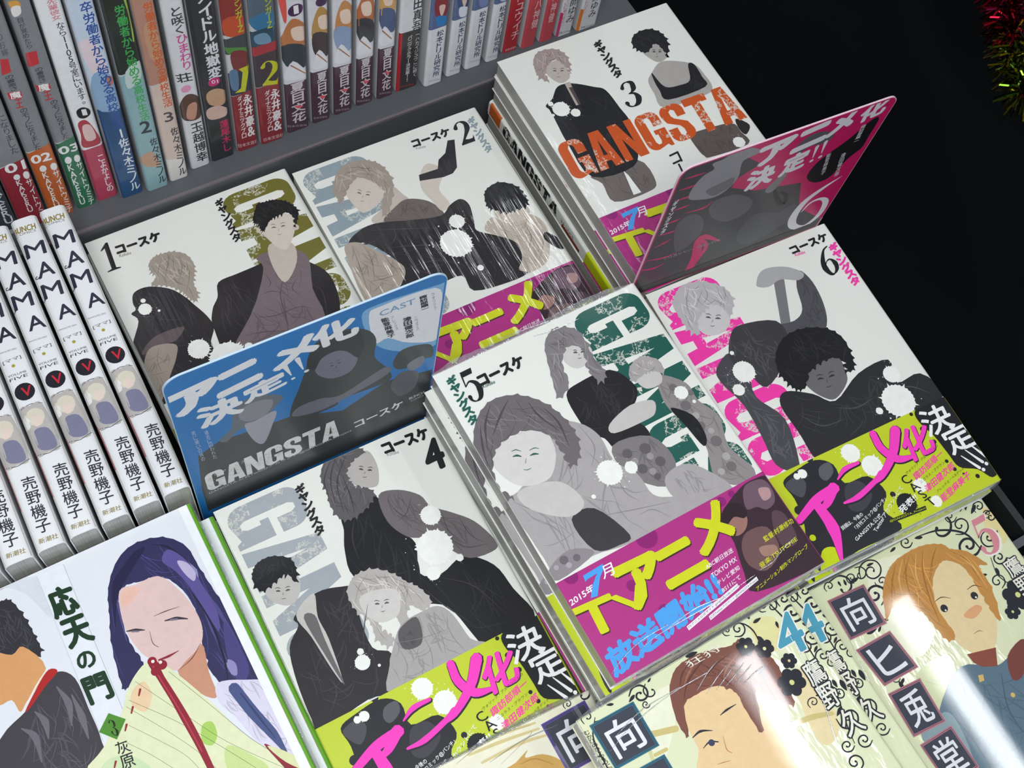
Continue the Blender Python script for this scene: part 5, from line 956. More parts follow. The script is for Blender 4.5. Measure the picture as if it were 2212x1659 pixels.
['T','9a9aa0','こは渡せない、時間と約束',[13.7,88.1,51.5,90.3,15,91.4],0]],
'sp0':[['B','3a4650',0,47.6,15.5,177.4,0],
['V','e6e8ea','KAKERU',[8.9,132.1,14.7,132.1,8.9,171.8],2]],
'sp1':[['B','84868a',0,0,15.9,122.4,0],
['B','97303c',0,122.4,15.9,190,-2.5],
['V','3c3e44','になりました',[10.4,83,14.6,83,10.4,115.2],1],
['T','f2f2f2','01',[4.5,121.7,14.9,122.6,4.2,129.1],4],
['V','f2f2f2','●KAKERU',[6.5,131.9,10.1,131.9,6.5,168.4],2],
['V','f2f2f2','●サイトウミチ',[11.6,131.8,15.1,131.8,11.6,183.3],1]],
'sp2':[['B','84868a',0,0,13.8,117.9,0],
['B','c4622c',0,117.9,13.8,190,-2.5],
['P','c23840',0,[4.6,45.2,8.3,46.4,7.5,55.8,2.8,56.1]],
['P','c23840',0,[2,68.9,8.6,70.7,8.5,75.5,2,74.4]],
['T','f0f0f0','魔',[2.7,69.5,8,70.3,2.9,74.3],2],
['T','c23840','王',[4.2,75.5,7.7,76,3.7,82],2],
['V','3c3e44','の書斎さ',[3.6,57.2,8,57.2,3.6,69.1],1],
['V','3c3e44','のモノになりました',[4.7,83.1,8.6,83.1,4.7,118.5],1],
['V','55575c','理想のお嫁',[6.2,17.7,9.5,17.7,6.2,44.3],1],
['T','f2f2f2','02',[1.4,121.7,11.6,123.1,1.1,128.5],4],
['V','f2f2f2','●KAKERU',[3.4,132.1,7.2,132.1,3.4,173.7],2],
['V','f2f2f2','●サイトウミチ',[9.2,132.9,13,132.9,9.2,181.4],1]],
'sp3':[['B','84868a',0,0,11.1,118.7,0],
['B','2a7350',0,118.7,11.1,190,-2.5],
['P','c23840',0,[1,46.4,6.4,47.2,5.6,56.3,0.2,56.8]],
['P','c23840',0,[0.3,70.7,7.2,72,7.2,76.3,0.4,75.7]],
['T','f0f0f0','魔',[1.3,70.4,6.6,71.5,1.3,75.6],2],
['T','c23840','王',[2.8,76.9,6.7,77.2,2.4,83.4],2],
['V','3c3e44','の書斎さ',[2.4,58.6,6.5,58.6,2.4,69.9],1],
['V','3c3e44','のモノになりました',[4.4,84.7,8.3,84.7,4.4,117.6],1],
['V','46484c','目が覚めたら',[2.2,23,5.4,23,2.2,44.3],1],
['P','d8a04a',1,[1.3,11.8,5.6,12.7,5.8,17.3,2,16.6]],
['P','e9e6e2',1,[1.6,15.6,5.5,15.8,5,20.7,1.5,21.5]],
['T','f2f2f2','03',[0.6,122.7,11.3,123.7,0.5,128.9],4],
['V','f2f2f2','●KAKERU',[1.7,132.2,5.5,132.2,1.7,178.9],2],
['V','f2f2f2','●サイトウミチ',[6.7,133.1,10.3,133.1,6.7,181.7],1]],
'sp4':[['B','eceef0',0,0,12.4,132.7,0],
['P','b23a48',1,[2.3,109.4,7.1,109,10.7,122.5,10.6,131.3,1.3,130,2,119]],
['P','e9c8c4',1,[4,112.8,8.4,113.9,9.3,125.5,3.9,125.1]],
['B','b8405a',0,132.7,12.4,190,0],
['V','d4808c','先輩彼女',[5.2,18.1,10.2,18.1,5.2,32.2],1],
['V','33363c','なら1105号室にいます。',[6.5,33.8,10.5,33.8,6.5,97.3],1],
['P','1b1b1f',1,[3.5,99.4,7,97.9,10.2,101.1,10,105.1,6.7,107,3.7,104.8]],
['T','f0f0f0','1',[6.2,99.6,8.4,100.2,6.2,104.3],3],
['V','f2e6ea','こよかよしの',[6.7,140.8,10.7,140.8,6.7,176.4],2]],
'sp5':[['B','c9d6e6',0,0,13,80.1,0],
['P','e8d6dc',1,[0.2,48.4,8.1,47.9,9.9,61.1,11.4,76.9,6,89.9,3.2,72.9]],
['B','24507e',0,100.7,13,190,3],
['P','8fb0d0',1,[2,73.3,10.2,72.9,12.9,87.5,12.4,103.5,0.2,98.3]],
['P','c07a60',1,[9,76.9,11.9,77.2,12,82.8,9.3,83.7]],
['V','2a52a0','卒労働者から始める高校生活',[5.5,21.4,11.7,21.4,5.5,119.7],2],
['V','e2e8f0','1佐々木ミノル',[6.1,119.6,12.2,119.6,6.1,178],2]],
'sp6':[['B','25302a',0,0,13.2,77.1,0],
['B','8fb4ba',0,77.1,13.2,190,-3],
['P','c6d8d4',1,[3.9,75.8,12.2,71,10.9,83.6,3.2,88.8]],
['P','c39a80',1,[0.8,147.9,7.7,146.5,10.7,160.4,4.9,159.7,0.6,154.5]],
['V','3faa55','労働者から始める高校生活',[5.5,28.6,11.1,28.6,5.5,118.3],2],
['T','24303a','2',[4.7,118,10.3,119.2,4.4,127.8],3],
['V','24303a','佐々木ミノル',[7.5,134.5,12.3,134.5,7.5,178.2],2],
['S','a8c850',[12.2,26.6,13,38.5,11.6,56],[1.72,2.03,0.78]]],
'sp7':[['B','b98a78',0,3.6,11.5,94.1,0],
['B','d9c3b8',0,94.1,11.5,161.9,-4],
['B','e6e0da',0,161.9,11.5,190,3],
['P','c79a78',1,[3.5,49.9,9.3,50.4,9,73.3,3.7,73]],
['V','d2602e','労働者から始める高校生活',[5.1,33.7,10.4,33.7,5.1,115],2],
['T','4a4450','3',[4.1,118.8,9,119.5,4.2,126.9],2],
['V','3a3a42','佐々木ミノル',[5.8,133.2,10.7,133.2,5.8,179.5],2]],
'sp8':[['B','dfdfe2',0,12.2,12,190,0],
['P','5a4038',1,[0.7,119.7,5.1,114.1,10.5,117.4,12.3,127,11.7,135.5,6.4,137.8,0.2,133.2]],
['P','c79480',1,[4.8,123.5,9.8,123.6,7.5,136.2,2.7,133.7]],
['V','45454c','と咲く',[3.9,46,10.8,46,3.9,66.4],2],
['V','d0509a','ひまわり',[4.9,66.6,11.2,66.6,4.9,94.4],2],
['T','33363c','荘',[0.7,95.3,9.3,97.1,1.3,102.5],2],
['O','e49ac0',5.3,109.2,2.9],
['V','33363c','玉越博幸',[3.7,139.7,11.2,139.7,3.7,177.4],2]],
'sp9':[['B','2c2e34',0,17.8,14.6,190,0],
['P','c7a080',1,[3,119.5,8.2,117.2,13.7,121.2,13.8,129.9,10,133,3.7,128.5]],
['P','d6b4a8',1,[2,132.6,8.4,132.1,13.9,137.5,12.5,143.2,5.6,143.4,1.6,140]],
['V','e0e2e6','アイドル地獄変',[5.4,40.1,13.8,40.1,5.4,108.9],3],
['O','c82a74',8.4,111.3,3.5],
['T','f0e0ea','01',[7,109.4,10.6,110.3,7.1,112.3],2],
['V','c82a5c','蓮尾木し',[7.8,146.3,13.8,146.3,7.8,176.2],2]],
'sp10':[['B','8c3430',0,30.3,13.2,79.1,0],
['P','c4502e',1,[1.5,66.6,12.7,69,13,82,1.6,79.5]],
['B','404448',0,81.8,13.2,94.3,0],
['P','4f8c3c',1,[0.2,88.5,5.9,90.3,13.5,93.8,11.9,96.7,2.3,94]],
['P','7a2c2c',1,[2.9,93.4,12.5,97,11.9,112.6,4.1,109.8]],
['B','232e44',0,110,13.2,129.5,0],
['B','8c2c34',0,129.5,13.2,190,-1],
['P','5a7a9a',1,[0.9,108.2,5.4,109.5,4.8,124.6,0.9,122.7]],
['V','b8c03a','マジンガーZ',[7.9,46.9,12.1,46.9,7.9,80],3],
['P','c6c81e',0,[6.3,108.3,13,107.7,8.7,128.8,2.3,127.1,6.3,124.7,8.3,112.1]],
['V','ecdfe2','ダイナミックプロ',[3.2,130.9,6.3,130.9,3.2,170.6],2],
['V','ece6e8','永井豪&',[6.5,131.3,12.4,131.3,6.5,171.2],3],
['T','d8b8bc','日本文芸社',[0.5,174.7,13.4,176.3,0.5,178.1],1]],
'sp11':[['B','5a6a78',0,35.7,15.3,72.2,0],
['P','3c78a0',1,[0.2,71.9,14.5,71.2,15.7,83.9,4.6,82.5]],
['B','2c4a5e',0,81.7,15.3,94.2,0],
['B','a83038',0,94.2,15.3,101.5,0],
['B','40353c',0,101.5,15.3,128.4,0],
['P','6c93ae',1,[1.9,85.3,9.1,85.9,11.3,94.1,3.4,92.3]],
['B','8c2c34',0,128.4,15.3,190,-1],
['V','b8c03a','マジンガーZ',[9.5,49.4,13.2,49.4,9.5,83.1],3],
['N','c6c81e','2',[3.5,106.6,14.8,110.1,3.1,127.6]],
['V','ecdfe2','ダイナミックプロ',[4.8,133.2,8.2,133.2,4.8,171.6],2],
['V','ece6e8','永井豪&',[8.2,133.6,14.5,133.6,8.2,173.4],3],
['T','d8b8bc','日本文芸社',[1.5,176,14.7,177.6,1.6,179.4],1]],
'sp12':[['B','dcdce2',0,44,15,136.6,0],
['P','c07a4a',1,[0.5,94.5,7.1,83.2,14.8,91.9,14.3,109.1,0.8,107.5]],
['P','ecd2c0',1,[6.3,90.8,14.2,92.5,14.8,102.7,7.7,100.4]],
['P','2b3a44',1,[0.7,102.2,14.8,108.6,14.3,125.7,1.7,119.6]],
['P','e8e8ee',1,[0.2,131.2,6.3,117.5,14.9,134.4]],
['S','a86a48',[4.7,120.5,13.5,131.6],[0.82,0.66]],
['B','4e3440',0,136.6,15,190,1.5],
['V','d8d0d4','夏目文花',[3.3,136.7,12.9,136.7,3.3,174.4],2],
['P','e05a68',1,[5.4,157.8,11,160.2,8.3,161.4]],
['T','b8acb2','日本文芸社',[0.6,174.2,13.1,179.1,0.5,176.1],0],
['O','4a2a52',9.4,77.3,4.6],
['T','f0eef2','1',[8.4,73.9,10.9,74.1,8.6,80],3],
['P','e05a50',1,[0.2,64.5,4,66.1,3.8,83.2,1.9,82.3]]],
'sp13':[['B','dcdce2',0,50.5,12.3,134.6,0],
['P','b8904a',1,[2.1,93.4,6.7,81.2,12.1,88.8,11.9,106,2.4,106.4]],
['P','ecd2c0',1,[5.8,89.2,11.3,89.8,11.8,99.9,6.8,98.6]],
['P','3c2c30',1,[2.2,101.2,12.1,105.7,11.9,122.7,3,118.5]],
['P','e8e8ee',1,[1.6,130.5,5.8,115.9,12,131.5]],
['S','a86a48',[4.5,119.1,10.7,128.9],[0.82,0.66]],
['B','4e3440',0,134.6,12.3,190,1.5],
['V','d8d0d4','夏目文花',[3.7,135.5,10.5,135.5,3.7,175.4],2],
['P','e05a68',1,[5.2,157.3,9.2,158.8,7.3,160.8]],
['T','b8acb2','日本文芸社',[1.1,175.7,10,178.5,1.1,177.6],0],
['O','4a2a52',8.2,77.5,3.8]],
'sp14':[['B','dcdce2',0,57,12.8,137.5,0],
['P','c88a50',1,[1.9,95.4,6.4,83.2,12.2,90.9,12.3,108.3,2.5,108.6]],
['P','ecd2c0',1,[4.5,91.2,10.3,91.9,11,102.2,5.8,100.8]],
['P','8fa4c8',1,[1.2,103.3,11.7,108,11.8,125.2,2.4,120.9]],
['P','e8e8ee',1,[0.9,132.9,5.1,118.2,11.8,134.1]],
['S','a86a48',[3.7,121.5,10.5,131.4],[0.83,0.66]],
['B','4e3440',0,137.5,12.8,190,1.5],
['V','d8d0d4','夏目文花',[3.6,138,10.8,138,3.6,176.2],2],
['P','e05a68',1,[5.2,159.1,9.4,160.7,7.4,162.3]],
['T','b8acb2','日本文芸社',[1.3,176.5,10.6,179.5,1.3,178.4],0]],
'sp15':[['B','dcdce2',0,63.8,11.9,138.5,0],
['P','b86a40',1,[0.2,95.9,4.4,83.4,10,91.1,10.5,108.6,1,109.1]],
['P','ecd2c0',1,[2.4,91.5,8,92.1,8.8,102.4,3.8,101.1]],
['P','3a3a40',1,[0.2,103.8,10.3,108.3,10.7,125.6,1.6,121.4]],
['P','e8e8ee',1,[0.2,133.6,4,118.7,10.7,134.5]],
['S','a86a48',[2.2,122,8.9,131.9],[0.84,0.67]],
['B','4e3440',0,138.5,11.9,190,1.5],
['V','d8d0d4','夏目文花',[2.7,138.7,9.5,138.7,2.7,176],2],
['P','e05a68',1,[4.3,159.3,8.4,160.8,6.5,162.4]],
['T','b8acb2','日本文芸社',[0.8,176.4,9.8,179.2,0.9,178.3],0]],
'sp16':[['B','dcdce2',0,68.9,11.6,135.6,0],
['P','d0a060',1,[0.2,93.1,3.7,80.5,9.1,88,9.8,105.4,1.1,106.3]],
['P','ecd2c0',1,[1.6,88.7,6.7,89.1,7.7,99.3,3.1,98.3]],
['P','4a5c84',1,[0.2,101.1,9.6,105.2,10.3,122.4,1.9,118.7]],
['P','e8e8ee',1,[0.2,130.9,3.3,115.9,9.9,131.4]],
['S','a86a48',[2,119.2,8.3,128.8],[0.85,0.68]],
['B','4e3440',0,135.6,11.6,190,1.5],
['V','d8d0d4','夏目文花',[3.1,135.9,9.5,135.9,3.1,175.4],2],
['P','e05a68',1,[4.6,157.5,8.4,158.8,6.7,160.7]],
['T','b8acb2','日本文芸社',[1.8,175.9,10.1,178.3,1.9,177.8],0]],
'sp17':[['B','dedfe2',0,75.4,15.4,128.3,0],
['B','3a3638',0,128.3,15.4,190,1],
['B','b02430',0,128.3,2.2,190,0],
['V','2f3036','村田真吾',[8.3,91.8,14.6,91.8,8.3,130.8],2],
['V','d8d4d4','「ハカイジュウ」に続く',[11.2,132.2,14.2,132.2,11.2,172.6],1],
['V','d8d4d4','パニックホラー決定版!!',[5.9,132.1,9,132.1,5.9,175.2],2],
['T','b04038','日本文芸社',[2.1,176.8,12.6,178.7,2.4,178.8],1]],
'sp18':[['B','5a6c94',0,78.5,13.2,129.7,0],
['P','8c3038',1,[2.7,104,10.9,106.5,10.6,120.6,3.8,118.7]],
['P','e2c4b8',1,[5.5,110.8,9.8,111.7,7.8,120.4]],
['P','2f7fc0',1,[4.6,119,11.5,122,10.4,128.4,5.3,127.1]],
['B','e2e4e8',0,129.7,13.2,190,0],
['V','3a4a6a','松本ドリル研究所',[5.5,132.2,10.6,132.2,5.5,175.1],2],
['T','8a90a0','日本文芸社',[3.3,176.9,11.3,178.3,3.3,178.6],0]],
'sp19':[['B','5a6c94',0,86.1,11,130.2,0],
['P','40507c',1,[1.7,104.6,9.7,106.9,9.6,121.2,3.1,119.4]],
['P','e2c4b8',1,[4.7,111.5,8.6,112.2,7.2,121.1]],
['P','dfe4ee',1,[4,119.7,10.5,122.5,9.6,129,4.7,127.9]],
['B','e2e4e8',0,130.2,11,190,0],
['V','3a4a6a','松本ドリル研究所',[4.8,133.1,9.5,133.1,4.8,174.5],2],
['T','8a90a0','日本文芸社',[2.3,176.3,10.4,177.6,2.3,177.9],0]],
'sp20':[['B','5a6c94',0,92.2,12.2,127.9,0],
['P','5a5a90',1,[1.6,102.2,9.6,104.5,9.8,118.8,3.3,117]],
['P','e2c4b8',1,[4.7,109.1,8.7,109.8,7.4,118.7]],
['P','7a8ab8',1,[4.1,117.3,10.7,120.1,9.9,126.6,5,125.5]],
['B','e2e4e8',0,127.9,12.2,190,0],
['V','3a4a6a','松本ドリル研究所',[5.3,130.6,10.1,130.6,5.3,173],2],
['T','8a90a0','日本文芸社',[3.1,174.8,11.2,176.1,3.1,176.5],0]],
'sp21':[['B','5a6c94',0,97.7,9.8,128.9,0],
['P','8896c0',1,[0.2,103,8.3,105.4,8.8,119.7,2.1,118]],
['P','e2c4b8',1,[3.2,110,7.3,110.7,6.2,119.7]],
['P','c4cce0',1,[2.8,118.3,9.6,121.1,8.9,127.6,3.9,126.5]],
['B','e2e4e8',0,128.9,9.8,190,0],
['V','3a4a6a','松本ドリル研究所',[4.1,131.7,9,131.7,4.1,174.7],2],
['T','8a90a0','日本文芸社',[0.9,176.5,9.2,177.9,1,178.2],0]],
'sp22':[['B','b23038',0,105,11.3,190,0],
['V','e8c8ca','岡ユウイチ',[4.2,127.1,10.5,127.1,4.2,171.2],1],
['T','e8c8ca','日本文芸社',[1.7,178,10.4,178.2,2,180.2],1]],
'sp23':[['B','c85058',0,109,10.8,190,0],
['V','e8c8ca','八神健',[4.4,138.9,10,138.9,4.4,165],1]],
'sp24':[['B','c85058',0,114.1,10.4,190,0],
['V','e8c8ca','八神健',[3.1,136.3,7.5,136.3,3.1,164.9],1]],
'sp25':[['B','dfdfe2',0,119.1,12.3,190,0],
['B','c43a6c',0,159.2,1.6,190,0],
['V','3a4250','師ゆみ',[5.1,148,11.5,148,5.1,171.3],1],
['V','c4507c','ついに単行本化。',[0.8,145.9,3.9,145.9,0.8,172.8],0],
['T','6a7484','実業之日本社',[0.5,177.1,11.2,179,1.1,179.3],1]],
'sp26':[['B','dfdfe2',0,124.8,15.9,190,0],
['B','e07a2c',0,161.3,1.8,190,0],
['V','3a4250','師ゆみ',[6.9,149.8,12.9,149.8,6.9,172.6],1],
['V','c4507c','ラストシーン',[1.1,147.4,4.3,147.4,1.1,166.3],0],
['T','6a7484','実業之日本社',[2.7,178.3,14,180.2,3.4,180.5],1]],
'mama':[['B','c2304a',0,112,0.9,158,0],
['T','8c7a20','BUNCH',[0.2,4.9,11.8,5.5,-0.3,8.5],3],
['T','55544e','COMICS',[0.2,8.9,11,9.4,0,10.3],0],
['T','2c2c3e','M',[1.8,17.1,12.3,17.3,1,25.5],2],
['T','2c2c3e','A',[3.6,30.8,12.4,30.5,2.6,39.9],2],
['T','2c2c3e','M',[1.8,44.1,11.9,44.5,1.1,52.7],2],
['T','2c2c3e','A',[4.4,59.2,13,59.4,4,67.4],2],
['S','2c2c3e',[2.9,22.3,1.7,22.5,0.9,23.5,1,24.7,1.6,25.2,2.3,25,2.6,24.4,2.5,24,2.2,23.9],[0.23,0.38,0.38,0.38,0.38,0.38,0.38,0.23,0.53]],
['S','2c2c3e',[3,38.7,2.2,39.4,1.4,39.2,1.2,38.5,1.4,37.9,1.8,37.8,2,38],[0.27,0.46,0.46,0.46,0.46,0.27,0.64]],
['O','2c2c3e',0.7,53,0.7],
['T','55544e','Presented by KIKO URINO',[1.5,72.4,10.9,73.1,1.4,73.7],0],
['T','55544e','[ママ]',[1.9,78.3,11.3,78.1,1.8,80.4],1],
['O','a89c40',6.2,82.6,0.9],
['T','3a3a42','VOLUME',[1.8,86.9,11.1,87.4,1.7,88.1],1],
['T','3a3a42','FIVE',[1.9,89.1,11.1,89.4,1.7,90.7],1],
['O','231f28',6.6,98.8,5],
['T','c42838','V',[5.4,96.3,10.3,96.4,4.8,101.6],2],
['S','3a3640',[0.4,108,6.5,106.6,12.4,108],[0.29,0.36,0.29]],
['P','b9b4b0',1,[0.2,108.8,6.3,107.3,12.3,108.8,12.7,133.7,6.5,135,0.6,133.9]],
['P','d9d2c0',1,[1.7,112,7,109.3,10.9,112,10.5,116.9,6.2,119.1,2.2,116.4]],
['P','e3d0c4',1,[5.1,114.4,9.3,114.6,9.1,118.8,5.3,119.5]],
['P','7d7c96',1,[3.9,121.4,10.5,122.7,11.5,133.2,6.2,134,2.5,130.7]],
['P','e6e4e2',1,[0.8,112.4,3.6,114.5,2.6,119.1,-0.1,118.7]],
['S','3a3640',[-0.1,134,6.3,135.7,12.9,134],[0.28,0.35,0.28]],
['V','33333a','売野機子',[5,142.2,12.3,143,3.5,173.7],1],
['T','8a7a34','新潮社',[3,175.8,12.1,176.4,2.6,178.5],1]],
'mamaF':[['B','c2304a',0,112,0.9,158,0],
['T','8c7a20','BUNCH',[0.2,4.9,11.8,5.5,-0.3,8.5],3],
['T','55544e','COMICS',[0.2,8.9,11,9.4,0,10.3],0],
['T','2c2c3e','M',[1.8,17.1,12.3,17.3,1,25.5],2],
['T','2c2c3e','A',[3.6,30.8,12.4,30.5,2.6,39.9],2],
['T','2c2c3e','M',[1.8,44.1,11.9,44.5,1.1,52.7],2],
['T','2c2c3e','A',[4.4,59.2,13,59.4,4,67.4],2],
['S','2c2c3e',[2.9,22.3,1.7,22.5,0.9,23.5,1,24.7,1.6,25.2,2.3,25,2.6,24.4,2.5,24,2.2,23.9],[0.23,0.38,0.38,0.38,0.38,0.38,0.38,0.23,0.53]],
['S','2c2c3e',[3,38.7,2.2,39.4,1.4,39.2,1.2,38.5,1.4,37.9,1.8,37.8,2,38],[0.27,0.46,0.46,0.46,0.46,0.27,0.64]],
['O','2c2c3e',0.7,53,0.7],
['T','55544e','Presented by KIKO URINO',[1.5,72.4,10.9,73.1,1.4,73.7],0],
['T','55544e','[ママ]',[1.9,78.3,11.3,78.1,1.8,80.4],1],
['O','a89c40',6.2,82.6,0.9],
['T','3a3a42','VOLUME',[1.8,86.9,11.1,87.4,1.7,88.1],1],
['T','3a3a42','FIVE',[1.9,89.1,11.1,89.4,1.7,90.7],1],
['O','231f28',6.6,98.8,5],
['T','c42838','V',[5.4,96.3,10.3,96.4,4.8,101.6],2],
['S','3a3640',[0.4,108,6.5,106.6,12.4,108],[0.29,0.36,0.29]],
['P','b9b4b0',1,[0.2,108.8,6.3,107.3,12.3,108.8,12.7,133.7,6.5,135,0.6,133.9]],
['P','d9d2c0',1,[1.7,112,7,109.3,10.9,112,10.5,116.9,6.2,119.1,2.2,116.4]],
['P','e3d0c4',1,[5.1,114.4,9.3,114.6,9.1,118.8,5.3,119.5]],
['P','7d7c96',1,[3.9,121.4,10.5,122.7,11.5,133.2,6.2,134,2.5,130.7]],
['P','e6e4e2',1,[0.8,112.4,3.6,114.5,2.6,119.1,-0.1,118.7]],
['S','3a3640',[-0.1,134,6.3,135.7,12.9,134],[0.28,0.35,0.28]],
['V','33333a','売野機子',[5,142.2,12.3,143,3.5,173.7],1],
['T','8a7a34','新潮社',[3,175.8,12.1,176.4,2.6,178.5],1],
['P','a8642c',1,[20.4,108.3,23.1,107.6,27.7,108.6,27.4,134.4,21.4,136.1,16.2,134.8]],
['P','6a3050',1,[19.9,109.6,24.4,107.8,27.3,108.8,24.4,115.5,20,117.3,17.8,116.3]],
['P','d98a3c',1,[23.1,115.7,26.5,115,26.5,126.5,20.7,130.6,18.5,125.7]],
['S','3a2430',[22.1,116.8,24.1,116.5,26.4,117.2],[0.19,0.51,0.19]],
['P','54305c',1,[21.6,131.7,26.5,130.3,27,135,22,136.1]]],
'sp_rev':[['B','e0e1da',0,0,12.68,182,0],
['B','c4622c',0,2,12.68,16,0],
['B','bfce12',0,127,12.68,182,0],
['P','26262b',1,[1,140,11.68,136,10.68,150,11.68,168,2,176,1.5,158]],
['G','1b1b1f',[11.48,20,11.48,92,2.2,20],1],
['V','1b1b1f','ギャングスタ',[4,96,8,96,4,112],1],
['B','8c3a24',1,98,4.68,120,0]],
'sp_green':[['B','5f9e1e',0,0,99,182,0],
['B','b03020',0,160,99,166,0],
['B','e8e8e8',0,166,99,182,0]],
}
CREASES={'b5':[[-2.1,178.4,7.3,174,21.3,170.5,37.9,170.3],[15.8,174.4,30.7,172.1,50.5,172.1,69.1,172,90.8,170.4],[94.6,169.5,102.8,169.3,111.4,166.4,119.4,164.5],[36.3,171.6,54.8,170.1,72.1,172.2],[-22,89.7,-21.5,91.4],[41.6,-3,56.6,-1.6,71.8,-0.1],[59.6,4.2,71.5,5.8,87.6,6]],
'm4':[[59.3,17.3,69.5,12.6,76.8,10.4],[62.3,21.1,70.6,17.5,79.9,14.3],[67.5,22,76.7,18.8,84.2,15.6],[72.6,22.8,80,20.7,87.9,17.8],[77.3,24.4,84.7,22.3,90.7,20.4],[82,26,90.2,24.4,95.2,24],[6.7,19.8,22.8,15,46.8,12.3,69.5,12.6],[11.5,15.6,30.7,11.4,53,11.7],[119.2,25.7,112.8,49.8,102.8,81.2],[116.9,15.7,113.1,47.9,105,72.3]],
'm5':[[6.7,26.8,2.7,51.9,0,80.9,-2.7,103],[-15.4,11.4,-15.6,21.8]],
'm3':[[49.7,2.9,65.9,-0.2,87.6,-0.9,113.2,0.1],[65.2,9.5,85.5,7.3,104.4,8.3]]}
# ------------------------------------------------------------------ small helpers
def lin(h, k=1.0):
    r = []
    for i in (0, 2, 4):
        c = int(h[i:i + 2], 16) / 255
        r.append((c / 12.92 if c <= .04045 else ((c + .055) / 1.055) ** 2.4) * k)
    return (r[0], r[1], r[2], 1.0)
def empty(name, loc=(0, 0, 0), rot=(0, 0, 0), label=None, cat=None, group=None):
    o = bpy.data.objects.new(name, None); COL.objects.link(o); o.location = loc; o.rotation_euler = rot; o.empty_display_size = .01
    tag(o, label, cat, group); return o
def tag(o, label=None, cat=None, group=None, kind=None):
    if label: o['label'] = label
    if cat: o['category'] = cat
    if group: o['group'] = group
    if kind: o['kind'] = kind
    return o
def link(name, me, parent=None):
    o = bpy.data.objects.new(name, me); COL.objects.link(o)
    if parent is not None: o.parent = parent
    return o
def mesh(name, vs, fs, mat, smooth=False):
    me = bpy.data.meshes.new(name); me.from_pydata([tuple(c * MM for c in v) for v in vs], [], fs); me.update()
    me.materials.append(mat)
    if smooth: me.polygons.foreach_set('use_smooth', [True] * len(me.polygons))
    return me
def boxvf(x0, y0, z0, x1, y1, z1, vs=None, fs=None, bev=0):
    vs = [] if vs is None else vs; fs = [] if fs is None else fs; n = len(vs)
    vs += [(x0, y0, z0), (x1, y0, z0), (x1, y1, z0), (x0, y1, z0), (x0, y0, z1), (x1, y0, z1), (x1, y1, z1), (x0, y1, z1)]
    fs += [tuple(n + i for i in f) for f in ((3, 2, 1, 0), (4, 5, 6, 7), (0, 1, 5, 4), (1, 2, 6, 5), (2, 3, 7, 6), (3, 0, 4, 7))]
    return vs, fs
# ------------------------------------------------------------------ materials
def nodes(name):
    m = bpy.data.materials.new(name); m.use_nodes = True; nt = m.node_tree
    return m, nt, nt.nodes['Principled BSDF']
def N(nt, t, **k):
    n = nt.nodes.new(t)
    for a, b in k.items():
        if a.startswith('i_'): n.inputs[a[2:].replace('_', ' ')].default_value = b
        else: setattr(n, a, b)
    return n
def film(nt, b, coat, scale=(1, 1, 1), rough=.06, amt=.25, base=120.0):
    tc = N(nt, 'ShaderNodeTexCoord'); mp = N(nt, 'ShaderNodeMapping'); mp.inputs['Scale'].default_value = scale
    mp.inputs['Rotation'].default_value = (0, 0, math.radians(14))
    no = N(nt, 'ShaderNodeTexNoise'); no.inputs['Scale'].default_value = base; no.inputs['Detail'].default_value = 3.0
    bu = N(nt, 'ShaderNodeBump'); bu.inputs['Strength'].default_value = amt; bu.inputs['Distance'].default_value = .002
    L = nt.links.new
    L(tc.outputs['Object'], mp.inputs['Vector']); L(mp.outputs[0], no.inputs['Vector']); L(no.outputs[0], bu.inputs['Height'])
    L(bu.outputs[0], b.inputs['Coat Normal']); b.inputs['Coat Weight'].default_value = coat; b.inputs['Coat Roughness'].default_value = rough
    b.inputs['Coat IOR'].default_value = 1.5
    return no
